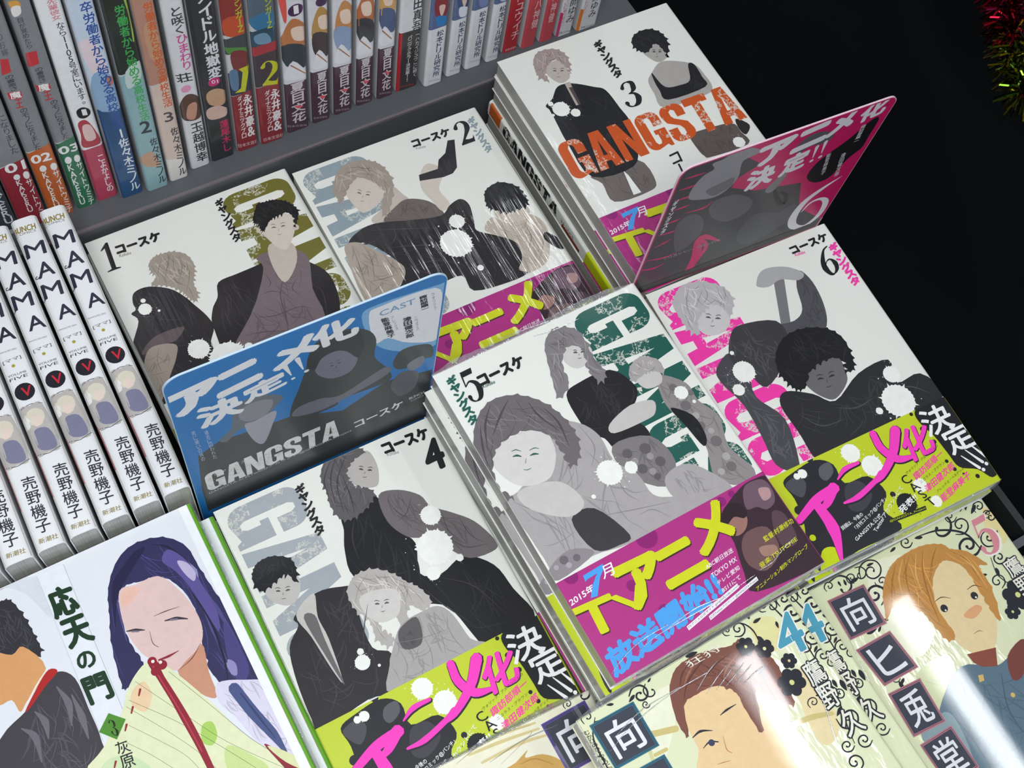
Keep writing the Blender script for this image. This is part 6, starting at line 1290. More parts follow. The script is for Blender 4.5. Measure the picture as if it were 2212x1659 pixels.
def ink_material(name, coat=.5, scale=(1, 1, 1), amt=.2, rough=.08, base=60.0):
    m, nt, b = nodes(name); L = nt.links.new
    at = N(nt, 'ShaderNodeAttribute', attribute_name='ink')
    tc = N(nt, 'ShaderNodeTexCoord')
    # worn printing: pale cracks and chips where the ink's alpha asks for it
    vo = N(nt, 'ShaderNodeTexVoronoi', feature='DISTANCE_TO_EDGE'); vo.inputs['Scale'].default_value = 190
    ns = N(nt, 'ShaderNodeTexNoise'); ns.inputs['Scale'].default_value = 110; ns.inputs['Detail'].default_value = 6; ns.inputs['Roughness'].default_value = .7
    n2 = N(nt, 'ShaderNodeTexNoise'); n2.inputs['Scale'].default_value = 55; n2.inputs['Detail'].default_value = 2
    mx = N(nt, 'ShaderNodeMixRGB'); mx.inputs[0].default_value = .02
    L(tc.outputs['Object'], mx.inputs[1]); L(ns.outputs['Color'], mx.inputs[2]); L(mx.outputs[0], vo.inputs['Vector'])
    L(tc.outputs['Object'], ns.inputs['Vector']); L(tc.outputs['Object'], n2.inputs['Vector'])
    lt = N(nt, 'ShaderNodeMath', operation='LESS_THAN'); lt.inputs[1].default_value = .05; L(vo.outputs['Distance'], lt.inputs[0])
    g2 = N(nt, 'ShaderNodeMath', operation='GREATER_THAN'); g2.inputs[1].default_value = .54; L(n2.outputs[0], g2.inputs[0])
    m1 = N(nt, 'ShaderNodeMath', operation='MULTIPLY'); L(lt.outputs[0], m1.inputs[0]); L(g2.outputs[0], m1.inputs[1])
    g3 = N(nt, 'ShaderNodeMath', operation='GREATER_THAN'); g3.inputs[1].default_value = .64; L(ns.outputs[0], g3.inputs[0])
    mm = N(nt, 'ShaderNodeMath', operation='MAXIMUM'); L(m1.outputs[0], mm.inputs[0]); L(g3.outputs[0], mm.inputs[1])
    inv = N(nt, 'ShaderNodeMath', operation='SUBTRACT'); inv.inputs[0].default_value = 1; L(at.outputs['Alpha'], inv.inputs[1])
    m2 = N(nt, 'ShaderNodeMath', operation='MULTIPLY'); L(mm.outputs[0], m2.inputs[0]); L(inv.outputs[0], m2.inputs[1])
    # slight tone variation of the ink
    n3 = N(nt, 'ShaderNodeTexNoise'); n3.inputs['Scale'].default_value = 260; n3.inputs['Detail'].default_value = 5
    L(tc.outputs['Object'], n3.inputs['Vector'])
    mr = N(nt, 'ShaderNodeMapRange'); mr.inputs[1].default_value = .3; mr.inputs[2].default_value = .7; mr.inputs[3].default_value = .965; mr.inputs[4].default_value = 1.03
    L(n3.outputs[0], mr.inputs[0])
    mu = N(nt, 'ShaderNodeVectorMath', operation='SCALE'); L(at.outputs['Color'], mu.inputs[0]); L(mr.outputs[0], mu.inputs['Scale'])
    mw_ = N(nt, 'ShaderNodeMixRGB'); L(m2.outputs[0], mw_.inputs[0]); L(mu.outputs[0], mw_.inputs[1]); mw_.inputs[2].default_value = lin('d2d3c8')
    L(mw_.outputs[0], b.inputs['Base Color']); b.inputs['Roughness'].default_value = .5; b.inputs['Specular IOR Level'].default_value = .25
    film(nt, b, coat, scale, rough, amt, base)
    return m
def plain(name, h, rough=.5, coat=0.0, scale=(1, 1, 1), amt=.2, metallic=0.0, k=1.0, grain=.08, gs=400.0, spec=.5):
    m, nt, b = nodes(name); L = nt.links.new
    tc = N(nt, 'ShaderNodeTexCoord'); no = N(nt, 'ShaderNodeTexNoise'); no.inputs['Scale'].default_value = gs; no.inputs['Detail'].default_value = 4
    cr = N(nt, 'ShaderNodeMixRGB'); c = lin(h, k)
    cr.inputs[1].default_value = tuple(x * (1 - grain) for x in c[:3]) + (1,); cr.inputs[2].default_value = tuple(min(1, x * (1 + grain)) for x in c[:3]) + (1,)
    L(tc.outputs['Object'], no.inputs['Vector']); L(no.outputs[0], cr.inputs[0]); L(cr.outputs[0], b.inputs['Base Color'])
    b.inputs['Roughness'].default_value = rough; b.inputs['Metallic'].default_value = metallic; b.inputs['Specular IOR Level'].default_value = spec
    if coat: film(nt, b, coat, scale, .08, amt)
    return m
def page_material(name, h):
    m, nt, b = nodes(name); L = nt.links.new
    tc = N(nt, 'ShaderNodeTexCoord'); mp = N(nt, 'ShaderNodeMapping'); mp.inputs['Scale'].default_value = (18, 18, 2600)
    no = N(nt, 'ShaderNodeTexNoise'); no.inputs['Scale'].default_value = 1.0; no.inputs['Detail'].default_value = 3
    cr = N(nt, 'ShaderNodeMixRGB'); c = lin(h); cr.inputs[1].default_value = tuple(x * .42 for x in c[:3]) + (1,); cr.inputs[2].default_value = tuple(min(1, x * 1.35) for x in c[:3]) + (1,)
    L(tc.outputs['Object'], mp.inputs[0]); L(mp.outputs[0], no.inputs['Vector']); L(no.outputs[0], cr.inputs[0]); L(cr.outputs[0], b.inputs['Base Color'])
    b.inputs['Roughness'].default_value = .6
    b.inputs['Coat Weight'].default_value = .5; b.inputs['Coat Roughness'].default_value = .15
    return m
def film_sheet(name, haze=.22, shine=.34, rough=.12, bump=.8):
    m, nt, b = nodes(name); L = nt.links.new
    out = nt.nodes['Material Output']; tr = N(nt, 'ShaderNodeBsdfTransparent'); gl = N(nt, 'ShaderNodeBsdfGlossy'); gl.inputs['Roughness'].default_value = rough
    gl.inputs['Color'].default_value = (.95, .97, 1, 1)
    df = N(nt, 'ShaderNodeBsdfDiffuse'); df.inputs[0].default_value = (.75, .78, .8, 1)
    a = N(nt, 'ShaderNodeMixShader'); a.inputs[0].default_value = haze; c = N(nt, 'ShaderNodeMixShader'); c.inputs[0].default_value = shine
    L(tr.outputs[0], a.inputs[1]); L(df.outputs[0], a.inputs[2]); L(a.outputs[0], c.inputs[1]); L(gl.outputs[0], c.inputs[2]); L(c.outputs[0], out.inputs['Surface'])
    tc = N(nt, 'ShaderNodeTexCoord'); no = N(nt, 'ShaderNodeTexNoise'); no.inputs['Scale'].default_value = 160; no.inputs['Detail'].default_value = 3
    bu = N(nt, 'ShaderNodeBump'); bu.inputs['Strength'].default_value = bump; bu.inputs['Distance'].default_value = .003
    L(tc.outputs['Object'], no.inputs['Vector']); L(no.outputs[0], bu.inputs['Height']); L(bu.outputs[0], gl.inputs['Normal'])
    nt.nodes.remove(b); return m
INK = ink_material('printed_ink_under_film', .35, (1, .35, 1), .12, .12, 30)
INK_WRINKLE = ink_material('printed_ink_wrinkled_film', 1.0, (1.5, .1, 1), .75, .07, 70)
INK_GLOSS = ink_material('printed_ink_glossy_film', 1.0, (1.0, .12, 1), .02, .035, 30)
INK_STREAK = ink_material('printed_ink_lightly_streaked_film', .6, (1.5, .1, 1), .4, .09, 60)
INK_SPINE = ink_material('printed_ink_spine', .5, (1.5, .3, 1.5), .25, .12, 60)
INK_CARD = ink_material('printed_ink_card', .25, (1, 1, 1), .03, .25, 10)
PAGES = page_material('page_edges', 'a9a8a2')
PAGES_SP = page_material('page_edges_rough', 'b4b4ac')
FILM = film_sheet('clear_shrink_film')
CREASE = film_sheet('film_crease', .03, .45, .16, .02)
_paper = {}
def paper(h, coat=.4):
    k = (h, coat)
    if k not in _paper: _paper[k] = plain('cover_stock_' + h, h, .45, coat, (1, .35, 1), .15, grain=.015)
    return _paper[k]
# ------------------------------------------------------------------ glyphs
def collect_chars():
    s = set()
    for ops in ART.values():
        for o in ops:
            if o[0] in 'TV': s |= set(o[2])
    s |= set('GANGSTAコースケギャングタ0123456789決定!アニメ化売野機子灰原')
    s.discard(' ')
    return sorted(s)
GLY = {}
def build_glyphs():
    tmp = []
    for ch in collect_chars():
        c = bpy.data.curves.new('g', 'FONT'); c.body = ch; c.resolution_u = 3; c.fill_mode = 'FRONT'
        o = bpy.data.objects.new('g', c); COL.objects.link(o); tmp.append((ch, o))
        c2 = bpy.data.curves.new('g', 'FONT'); c2.body = ch + '|'; c2.resolution_u = 1
        o2 = bpy.data.objects.new('g', c2); COL.objects.link(o2); tmp.append((None, o2))
    c = bpy.data.curves.new('g', 'FONT'); c.body = '|'; c.resolution_u = 1; ob = bpy.data.objects.new('g', c); COL.objects.link(ob)
    bpy.context.view_layer.update(); dg = bpy.context.evaluated_depsgraph_get()
    mb = ob.evaluated_get(dg).to_mesh(); bx = max(v.co.x for v in mb.vertices)
    for i in range(0, len(tmp), 2):
        ch, o = tmp[i]; e = o.evaluated_get(dg); me = e.to_mesh()
        vs = [(v.co.x, v.co.y) for v in me.vertices]; fs = [tuple(p.vertices) for p in me.polygons]; e.to_mesh_clear()
        e2 = tmp[i + 1][1].evaluated_get(dg); m2 = e2.to_mesh(); adv = max(v.co.x for v in m2.vertices) - bx; e2.to_mesh_clear()
        GLY[ch] = (vs, fs, adv)
    for _, o in tmp: 
        d = o.data; bpy.data.objects.remove(o); bpy.data.curves.remove(d)
    d = ob.data; bpy.data.objects.remove(ob); bpy.data.curves.remove(d)
# block capitals: outlines in a unit box, x right, y down
def _arc(cx, cy, rx, ry, a0, a1, n=6):
    return [(cx + rx * math.cos(math.radians(a0 + (a1 - a0) * i / n)), cy + ry * math.sin(math.radians(a0 + (a1 - a0) * i / n))) for i in range(n + 1)]
BLOCK = {
 'G': [[(1, .40), (.62, .40), (.62, .2)] + [(.56, .13), (.44, .13), (.38, .2), (.38, .8), (.44, .87), (.56, .87), (.62, .8), (.62, .62), (.52, .62), (.52, .50), (1, .50), (1, 1), (.86, 1), (.80, .93)] + _arc(.34, .78, .34, .22, 70, 180) + _arc(.34, .22, .34, .22, 180, 270) + _arc(.66, .22, .34, .22, 270, 360)],
 'A': [[(.28, 0), (.5, 0), (.5, .22), (.42, .66), (.42, .82), (.39, .82), (.36, 1), (0, 1)], [(.5, 0), (.72, 0), (1, 1), (.64, 1), (.61, .82), (.58, .82), (.58, .66), (.5, .22)], [(.42, .66), (.58, .66), (.58, .82), (.42, .82)]],
 'N': [[(0, 0), (.3, 0), (.3, 1), (0, 1)], [(.3, 0), (.38, 0), (.7, .58), (.7, 1), (.62, 1), (.3, .42)], [(.7, 0), (1, 0), (1, 1), (.7, 1)]],
 'S': [[(.98, .36), (.62, .36), (.62, .18), (.5, .13), (.38, .18), (.38, .3), (.46, .38), (.9, .55)] + _arc(.66, .79, .34, .21, -10, 90, 5) + _arc(.34, .79, .34, .21, 90, 180, 5) + [(0, .62), (.38, .62), (.38, .82), (.5, .88), (.62, .82), (.62, .7), (.54, .6), (.1, .44)] + _arc(.34, .21, .34, .21, 165, 270, 5) + _arc(.66, .21, .34, .21, 270, 350, 5)],
 'T': [[(0, 0), (1, 0), (1, .2), (0, .2)], [(.32, .2), (.68, .2), (.68, 1), (.32, 1)]],
}
DIDONE = {
 '1': ([[(.1, .2), (.5, 0), (.64, 0), (.64, .93), (.9, .97), (.9, 1), (.08, 1), (.08, .97), (.36, .93), (.36, .17), (.12, .24)]], []),
 '2': ([[(.08, 1), (.1, .93), (.34, .78), (.6, .84), (.84, .84), (.96, .72), (.9, 1)]], [([(.16, .24), (.28, .08), (.52, .03), (.78, .14), (.8, .36), (.55, .62), (.14, .95)], [.2, .07, .05, .2, .26, .14, .05])]),
 '3': ([], [([(.18, .2), (.28, .06), (.5, .03), (.74, .12), (.75, .32), (.6, .44), (.4, .475)], [.16, .07, .05, .2, .22, .08, .03]), ([(.4, .475), (.68, .52), (.83, .7), (.73, .9), (.45, .97), (.22, .9), (.16, .78)], [.03, .1, .25, .2, .05, .08, .18])]),
 '5': ([[(.2, 0), (.88, 0), (.82, .17), (.26, .17)]], [([(.24, .08), (.2, .46)], [.07, .05]), ([(.2, .46), (.48, .36), (.78, .48), (.84, .7), (.7, .92), (.42, .975), (.22, .9), (.17, .78)], [.04, .08, .2, .26, .18, .05, .1, .18])]),
 '6': ([], [([(.8, .06), (.5, .14), (.22, .45), (.18, .7), (.34, .93), (.55, .975), (.78, .86), (.82, .67), (.66, .5), (.44, .5), (.24, .62)], [.05, .08, .2, .26, .16, .05, .16, .22, .08, .04, .03])]),
}
def cr_closed(p, n=4):
    out = []; k = len(p)
    for i in range(k):
        a, b, c, d = p[i - 1], p[i], p[(i + 1) % k], p[(i + 2) % k]
        for j in range(n):
            t = j / n; t2 = t * t; t3 = t2 * t
            out.append(tuple(.5 * (2 * b[q] + (c[q] - a[q]) * t + (2 * a[q] - 5 * b[q] + 4 * c[q] - d[q]) * t2 + (3 * b[q] - a[q] - 3 * c[q] + d[q]) * t3) for q in (0, 1)))
    return out
def cr_open(p, w, n=5):
    if len(p) == 2: return p, w
    P_ = [(2 * p[0][0] - p[1][0], 2 * p[0][1] - p[1][1])] + list(p) + [(2 * p[-1][0] - p[-2][0], 2 * p[-1][1] - p[-2][1])]
    W_ = [w[0]] + list(w) + [w[-1]]; o, ow = [], []
    for i in range(1, len(P_) - 2):
        a, b, c, d = P_[i - 1:i + 3]
        for j in range(n):
            t = j / n; t2 = t * t; t3 = t2 * t
            o.append(tuple(.5 * (2 * b[q] + (c[q] - a[q]) * t + (2 * a[q] - 5 * b[q] + 4 * c[q] - d[q]) * t2 + (3 * b[q] - a[q] - 3 * c[q] + d[q]) * t3) for q in (0, 1)))
            ow.append(W_[i] * (1 - t) + W_[i + 1] * t)
    o.append(tuple(p[-1])); ow.append(w[-1]); return o, ow
def pairs(l): return [(l[i], l[i + 1]) for i in range(0, len(l), 2)]
def clip(poly, r):
    for ax, lo, s in ((0, r[0], 1), (0, r[2], -1), (1, r[1], 1), (1, r[3], -1)):
        if not poly: return poly
        out = []
        for i in range(len(poly)):
            a, b = poly[i - 1], poly[i]; ia = (a[ax] - lo) * s >= 0; ib = (b[ax] - lo) * s >= 0
            if ia != ib:
                t = (lo - a[ax]) / (b[ax] - a[ax]); out.append((a[0] + t * (b[0] - a[0]), a[1] + t * (b[1] - a[1])))
            if ib: out.append(b)
        poly = out
    return poly
STEP = .0022
class Print:
    """flat print: inked shapes laid down one over the other on a surface given by fmap(u, v, height) in mm"""
    def __init__(self, fmap, rect, z0=.03):
        self.f, self.r, self.z, self.vs, self.fs, self.cs, self.cuts = fmap, rect, z0, [], [], [], None
    def face(self, poly, c, z, sub=False):
        r = self.r
        if any(p[0] < r[0] or p[0] > r[2] or p[1] < r[1] or p[1] > r[3] for p in poly): poly = clip(list(poly), r)
        if len(poly) < 3: return
        if self.cuts and not sub:   # follow a rounded spine: split along the folds of the curve
            x0, x1 = min(p[0] for p in poly), max(p[0] for p in poly)
            cs = [k for k in self.cuts if x0 + .01 < k < x1 - .01]
            if cs:
                cs = [x0] + cs + [x1]
                for a, b in zip(cs, cs[1:]): self.face(clip(list(poly), (a, -999, b, 999)), c, z, True)
                return
        a = 0
        for i in range(len(poly)): a += poly[i - 1][0] * poly[i][1] - poly[i][0] * poly[i - 1][1]
        if abs(a) < 1e-6: return
        if a > 0: poly = poly[::-1]
        n = len(self.vs); self.vs += [self.f(p[0], p[1], z) for p in poly]; self.fs.append(tuple(range(n, n + len(poly)))); self.cs += [c] * len(poly)
    def step(self): self.z += STEP
    def ribbon(self, p, w, c):
        p, w = cr_open(p, w); L, R_ = [], []
        for i in range(len(p)):
            a = p[max(0, i - 1)]; b = p[min(len(p) - 1, i + 1)]; dx, dy = b[0] - a[0], b[1] - a[1]; l = math.hypot(dx, dy) or 1
            nx, ny = -dy / l * w[i] / 2, dx / l * w[i] / 2; L.append((p[i][0] + nx, p[i][1] + ny)); R_.append((p[i][0] - nx, p[i][1] - ny))
        for i in range(len(p) - 1): self.face([L[i], L[i + 1], R_[i + 1], R_[i]], c, self.z)
        if w[0] > .5: self.face([(p[0][0] + w[0] / 2 * math.cos(k), p[0][1] + w[0] / 2 * math.sin(k)) for k in [i * .785 for i in range(8)]], c, self.z + .0006)
        if w[-1] > .5: self.face([(p[-1][0] + w[-1] / 2 * math.cos(k), p[-1][1] + w[-1] / 2 * math.sin(k)) for k in [i * .785 for i in range(8)]], c, self.z + .0006)
    def glyph(self, ch, fn, c, dz=0):
        g = GLY.get(ch)
        if not g: return
        q = [fn(x, y) for x, y in g[0]]
        for f in g[1]: self.face([q[i] for i in f], c, self.z + dz)
    def op(self, o):
        k = o[0]; col = lin(o[1]); self.step()
        if k == 'P':
            p = pairs(o[3]); self.face(cr_closed(p) if o[2] else p, col, self.z)
        elif k == 'S': self.ribbon(pairs(o[2]), o[3], col)
        elif k == 'J':   # locks of hair: a rounded mass with a ragged outline
            p = cr_closed(pairs(o[2]), 7); rd = random.Random(int(p[0][0] * 31)); n = len(p); q = []
            for i in range(n):
                a, b = p[i - 1], p[(i + 1) % n]; tx, ty = b[0] - a[0], b[1] - a[1]; l = math.hypot(tx, ty) or 1; tx /= l; ty /= l
                cx = sum(v[0] for v in p) / n; cy = sum(v[1] for v in p) / n
                nx, ny = -ty, tx
                if nx * (p[i][0] - cx) + ny * (p[i][1] - cy) < 0: nx, ny = -nx, -ny
                if i % 3 == 1:
                    m = o[3] * rd.uniform(.2, 1.0) * (1.35 if ny > 0 else .75); q.append((p[i][0] + nx * m + tx * m * .5, p[i][1] + ny * m + abs(ty) * m * .5))
                else: q.append(p[i])
            self.face(q, col, self.z)
        elif k == 'F':   # pen strokes: folds and strands inside an outline
            p = pairs(o[2]); rd = random.Random(int(p[0][0] * 17 + p[0][1])); kk = o[6] ** 2.2; col = tuple(min(1, v * kk + (.004 if kk > 1 else 0)) for v in col[:3]) + (1.0,); xs = [v[0] for v in p]; ys = [v[1] for v in p]
            def inside(x, y):
                c_ = False
                for i in range(len(p)):
                    (x1, y1), (x2, y2) = p[i - 1], p[i]
                    if (y1 > y) != (y2 > y) and x < (x2 - x1) * (y - y1) / (y2 - y1) + x1: c_ = not c_
                return c_
            made = 0; L0 = max(4.0, math.sqrt((max(xs) - min(xs)) * (max(ys) - min(ys))) * .3)
            for _ in range(o[3] * 6):
                if made >= o[3]: break
                x, y = rd.uniform(min(xs), max(xs)), rd.uniform(min(ys), max(ys)); a = math.radians(o[5] + rd.gauss(0, 24)); t = [(x, y)]; bend = rd.gauss(0, .18)
                for _k in range(4): a += bend; x += math.cos(a) * L0 / 4 * rd.uniform(.6, 1.2); y += math.sin(a) * L0 / 4 * rd.uniform(.6, 1.2); t.append((x, y))
                if all(inside(*v) for v in t): self.ribbon(t, [.05, o[4], o[4], o[4] * .7, .05], col); made += 1; self.z += .0003
        elif k == 'O':
            self.face([(o[2] + o[4] * math.cos(i * .349), o[3] + o[4] * math.sin(i * .349)) for i in range(18)], col, self.z)
        elif k == 'D':
            rd = random.Random(int(o[2] * 13 + o[3] * 7)); n = 96; sp = {}
            for _ in range(9): sp[rd.randrange(n)] = rd.uniform(1.08, 1.26)
            self.face([(o[2] + o[4] * math.cos(i * 2 * math.pi / n) * sp.get(i, 1 + .03 * math.sin(i * 1.7)), o[3] + o[4] * math.sin(i * 2 * math.pi / n) * sp.get(i, 1 + .03 * math.sin(i * 1.7))) for i in range(n)], col, self.z)
            for _ in range(6):
                a = rd.uniform(0, 6.28); d = o[4] * rd.uniform(1.25, 1.75); rr = o[4] * rd.uniform(.02, .06)
                self.face([(o[2] + d * math.cos(a) + rr * math.cos(i), o[3] + d * math.sin(a) + rr * math.sin(i)) for i in range(6)], col, self.z)
        elif k == 'T':
            A, B, C = pairs(o[3]); xs, ys, items, x = [], [], [], 0.0
            for ch in o[2]:
                if ch == ' ': x += .3; continue
                g = GLY[ch]; items.append((ch, x))
                for v in g[0]: xs.append(v[0] + x); ys.append(v[1])
                x += g[2]
            x0, x1, y0, y1 = min(xs), max(xs), min(ys), max(ys)
            if o[2] == 'ニ' or o[2] == 'ー': pass
            sx, sy = 1 / (x1 - x0), 1 / ((y1 - y0) or 1)
            U = (B[0] - A[0], B[1] - A[1]); V = (C[0] - A[0], C[1] - A[1])
            h = math.hypot(*V); b = o[4]; am = .011 * b * h
            offs = [(0, 0)] if not b else ([(0, 0), (am, 0), (-am, 0), (0, am), (0, -am)] + ([(am * .7, am * .7), (-am * .7, am * .7), (am * .7, -am * .7), (-am * .7, -am * .7)] if b > 2 else []))
            for i, (dx, dy) in enumerate(offs):
                for ch, xo in items:
                    self.glyph(ch, lambda gx, gy: (A[0] + U[0] * (gx + xo - x0) * sx + V[0] * (y1 - gy) * sy + dx, A[1] + U[1] * (gx + xo - x0) * sx + V[1] * (y1 - gy) * sy + dy), col, i * .0004)
            self.step()
        elif k == 'V':
            A, B, C = pairs(o[3]); n = len(o[2]); U = (B[0] - A[0], B[1] - A[1]); V = ((C[0] - A[0]) / n, (C[1] - A[1]) / n)
            h = math.hypot(*U); b = o[4]; am = .011 * b * h
            offs = [(0, 0)] if not b else [(0, 0), (am, 0), (-am, 0), (0, am), (0, -am)]
            for i, (dx, dy) in enumerate(offs):
                for j, ch in enumerate(o[2]):
                    g = GLY[ch]; gx0, gx1 = min(v[0] for v in g[0]), max(v[0] for v in g[0]); gy0, gy1 = min(v[1] for v in g[0]), max(v[1] for v in g[0])
                    em = max(gx1 - gx0, gy1 - gy0, .72) * 1.08; mx, my = (gx0 + gx1) / 2, (gy0 + gy1) / 2
                    rot = ch in 'ー()[]「」'
                    def fn(x, y):
                        p, q_ = (x - mx) / em, -(y - my) / em
                        if rot: p, q_ = -q_, p
                        p += .5; q_ += .5 + j
                        return (A[0] + U[0] * p + V[0] * q_ + dx, A[1] + U[1] * p + V[1] * q_ + dy)
                    self.glyph(ch, fn, col, i * .0004)
            self.step()
        elif k == 'N':
            A, B, C = pairs(o[3]); U = (B[0] - A[0], B[1] - A[1]); V = (C[0] - A[0], C[1] - A[1])
            f = lambda x, y: (A[0] + U[0] * x + V[0] * y, A[1] + U[1] * x + V[1] * y)
            s = math.hypot(*U) * 1.25
            for p in DIDONE[o[2]][0]: self.face([f(*q) for q in p], col, self.z)
            self.z += .0008
            for p, w in DIDONE[o[2]][1]: self.ribbon([f(*q) for q in p], [x * s for x in w], col)
        elif k == 'G':
            A, B, C = pairs(o[2]); U = (B[0] - A[0], B[1] - A[1]); V = (C[0] - A[0], C[1] - A[1]); col = col[:3] + (0.0,)
            for i, ch in enumerate('GANGSTA'):
                for p in BLOCK[ch]:
                    self.face([(A[0] + U[0] * ((i + x * .93) / 7) + V[0] * y, A[1] + U[1] * ((i + x * .93) / 7) + V[1] * y) for x, y in p], col, self.z)
    def build(self, name, mat):
        me = bpy.data.meshes.new(name); me.from_pydata([tuple(c * MM for c in v) for v in self.vs], [], self.fs); me.update()
        me.materials.append(mat); a = me.color_attributes.new('ink', 'FLOAT_COLOR', 'POINT')
        a.data.foreach_set('color', [x for c in self.cs for x in c]); return me
build_glyphs()
# ------------------------------------------------------------------ books
def profile(W, T, r, d=0.0, n=5):
    """cover cross-section, fore-edge on the left (x=-W/2), spine on the right; d grows it outward"""
    p = [(-W / 2, T + d)]
    for i in range(n + 1):
        a = math.pi / 2 * (1 - i / n); p.append((W / 2 - r + (r + d) * math.cos(a), T - r + (r + d) * math.sin(a)))
    for i in range(n + 1):
        a = -math.pi / 2 * i / n; p.append((W / 2 - r + (r + d) * math.cos(a), r + (r + d) * math.sin(a)))
    p.append((-W / 2, -d)); return p
def wrap_mesh(name, W, T, r, y0, y1, d0, d1, mat):
    a, b = profile(W, T, r, d0), profile(W, T, r, d1); n = len(a); vs = []
    for y in (y0, y1):
        vs += [(x, y, z) for x, z in b]; vs += [(x, y, z) for x, z in a]
    fs = []
    for i in range(n - 1):
        fs.append((i, i + 1, 2 * n + i + 1, 2 * n + i)); fs.append((n + i + 1, n + i, 3 * n + i, 3 * n + i + 1))
        fs.append((i + 1, i, n + i, n + i + 1)); fs.append((2 * n + i, 2 * n + i + 1, 3 * n + i + 1, 3 * n + i))
    for i in (0, n - 1): fs.append((i, n + i, 3 * n + i, 2 * n + i))
    me = mesh(name, vs, fs, mat); me.polygons.foreach_set('use_smooth', [False] * len(me.polygons)); return me
_mc = {}
def cached(key, fn):
    if key not in _mc: _mc[key] = fn()
    return _mc[key]
W0, H0 = 128.0, 182.0
def book(label, group, mat4, T=13.0, r=2.0, stock='e6e7e0', art=None, ink=None, band=None, band_v=126.5, spine_art=None, pages=PAGES, H=H0, W=W0, name='comic_book', coat=.4, top_trim=True):
    root = empty(name, label=label, cat='book', group=group); root.matrix_world = mat4
    link('page_block', cached(('pg', W, T, H, pages.name), lambda: mesh('page_block', *boxvf(-W / 2 + .5, -H / 2 + .9, .55, W / 2 - 1.2, H / 2 - .9, T - .55), pages)), root)
    cv = link('cover', cached(('cv', W, T, r, H, stock, coat), lambda: wrap_mesh('cover', W, T, r, -H / 2, H / 2, -.5, 0, paper(stock, coat))), root)
    fm = lambda u, v, z: (u - W / 2, H / 2 - v, T + z)
    if art:
        def mk():
            vmax = band_v + .6 if band else H - .1
            p = Print(fm, (.1, .1, W - r * .5, vmax))
            for o in ART[art]: p.op(o)
            return p.build('cover_print', ink or INK)
        link('cover_print', cached(('art', art, T, (ink or INK).name, H), mk), cv)
    if band:
        bh = -H / 2 + (H - band_v); bc = {'band_magenta': 'ad1f7d', 'band_lime': 'bfce12'}[band]
        bd = link('paper_band', cached(('bd', W, T, r, H, band, band_v), lambda: wrap_mesh('paper_band', W, T, r, -H / 2 + .05, bh, .02, .3, paper(bc, .3))), root)
        if art:
            def mb():
                p = Print(lambda u, v, z: fm(u, v, z + .3), (.1, band_v, W - r * .5, H - .1), .02)
                for o in ART[band]: p.op(o)
                return p.build('band_print', ink or INK)
            link('band_print', cached(('bp', band, T, (ink or INK).name, H), mb), bd)
    if spine_art:
        def off(s):
            if s < r: return -(r - math.sqrt(max(0, r * r - (r - s) ** 2)))
            if s > T - r: return -(r - math.sqrt(max(0, r * r - (s - T + r) ** 2)))
            return 0.0
        def ms():
            f = lambda s, v, z: (W / 2 + off(s) + z, H / 2 - v, T - s)
            p = Print(f, (.12, .1, T - .12, H - .1)); arc = [r * (1 - math.sin(math.pi / 2 * (1 - i / 5))) for i in range(1, 6)]; arc = [x for x in arc if x > .13]
            p.cuts = sorted(arc + [T - x for x in arc])
            for o in ART[spine_art]:
                if o[0] == 'B':
                    p.step(); c = lin(o[1]); x0, x1 = max(.12, o[2]), min(T - .12, o[4]); v0, v1 = max(.1, o[3]), min(H - .1, o[5]); sl = o[6]
                    if v1 <= v0: continue
                    ss = [s for s in p.cuts if x0 + .01 < s < x1 - .01]; ss = [x0] + ss + [x1]
                    for a, b_ in zip(ss, ss[1:]):
                        ya = v0 + (sl * (a / T - .5) if v0 > .2 else 0); yb = v0 + (sl * (b_ / T - .5) if v0 > .2 else 0)
                        n = len(p.vs); p.vs += [f(a, ya, p.z), f(a, v1, p.z), f(b_, v1, p.z), f(b_, yb, p.z)]; p.fs.append((n, n + 1, n + 2, n + 3)); p.cs += [c] * 4
                else: p.op(o)
            return p.build('spine_print', ink or INK_SPINE)
        link('spine_print', cached(('sp', spine_art, T, r, H), ms), cv)
    return root
def crease(root, key, T, rise=.42, r=.28):
    for l in CREASES[key]:
        p, w = cr_open(pairs(l), [1] * (len(l) // 2)); n = len(p); vs, fs = [], []
        if len(p) < 3: continue
        for i in range(n):
            a = p[max(0, i - 1)]; b = p[min(n - 1, i + 1)]; dx, dy = b[0] - a[0], b[1] - a[1]; L_ = math.hypot(dx, dy) or 1; nx, ny = -dy / L_, dx / L_; k = math.sin(math.pi * (i + .35) / (n + .7)) ** .5
            for j in range(7):
                t = math.pi * j / 6; o = math.cos(t) * r * k * 1.3; z = math.sin(t) * r * k
                vs.append((p[i][0] + nx * o - W0 / 2, H0 / 2 - p[i][1] - ny * o, T + rise + z))
        for i in range(n - 1):
            for j in range(6): a = i * 7 + j; fs.append((a, a + 7, a + 8, a + 1))
        link('film_crease', mesh('film_crease', vs, fs, CREASE, True), root)
def pose(x0, y0, ztop, rot, T, W=W0, H=H0, flip=False):
    """flat book whose front cover's top-left corner is at (x0, y0, ztop), mm and degrees"""
    a = math.radians(rot); U = Vector((math.cos(a), math.sin(a), 0)); V = Vector((math.sin(a), -math.cos(a), 0))
    c = Vector((x0, y0, ztop - T)) + U * W / 2 + V * H / 2
    return Matrix.Translation(c * MM) @ Matrix.Rotation(a, 4, 'Z') @ (Matrix.Translation((0, 0, T * MM)) @ Matrix.Rotation(math.pi, 4, 'Y') if flip else Matrix())
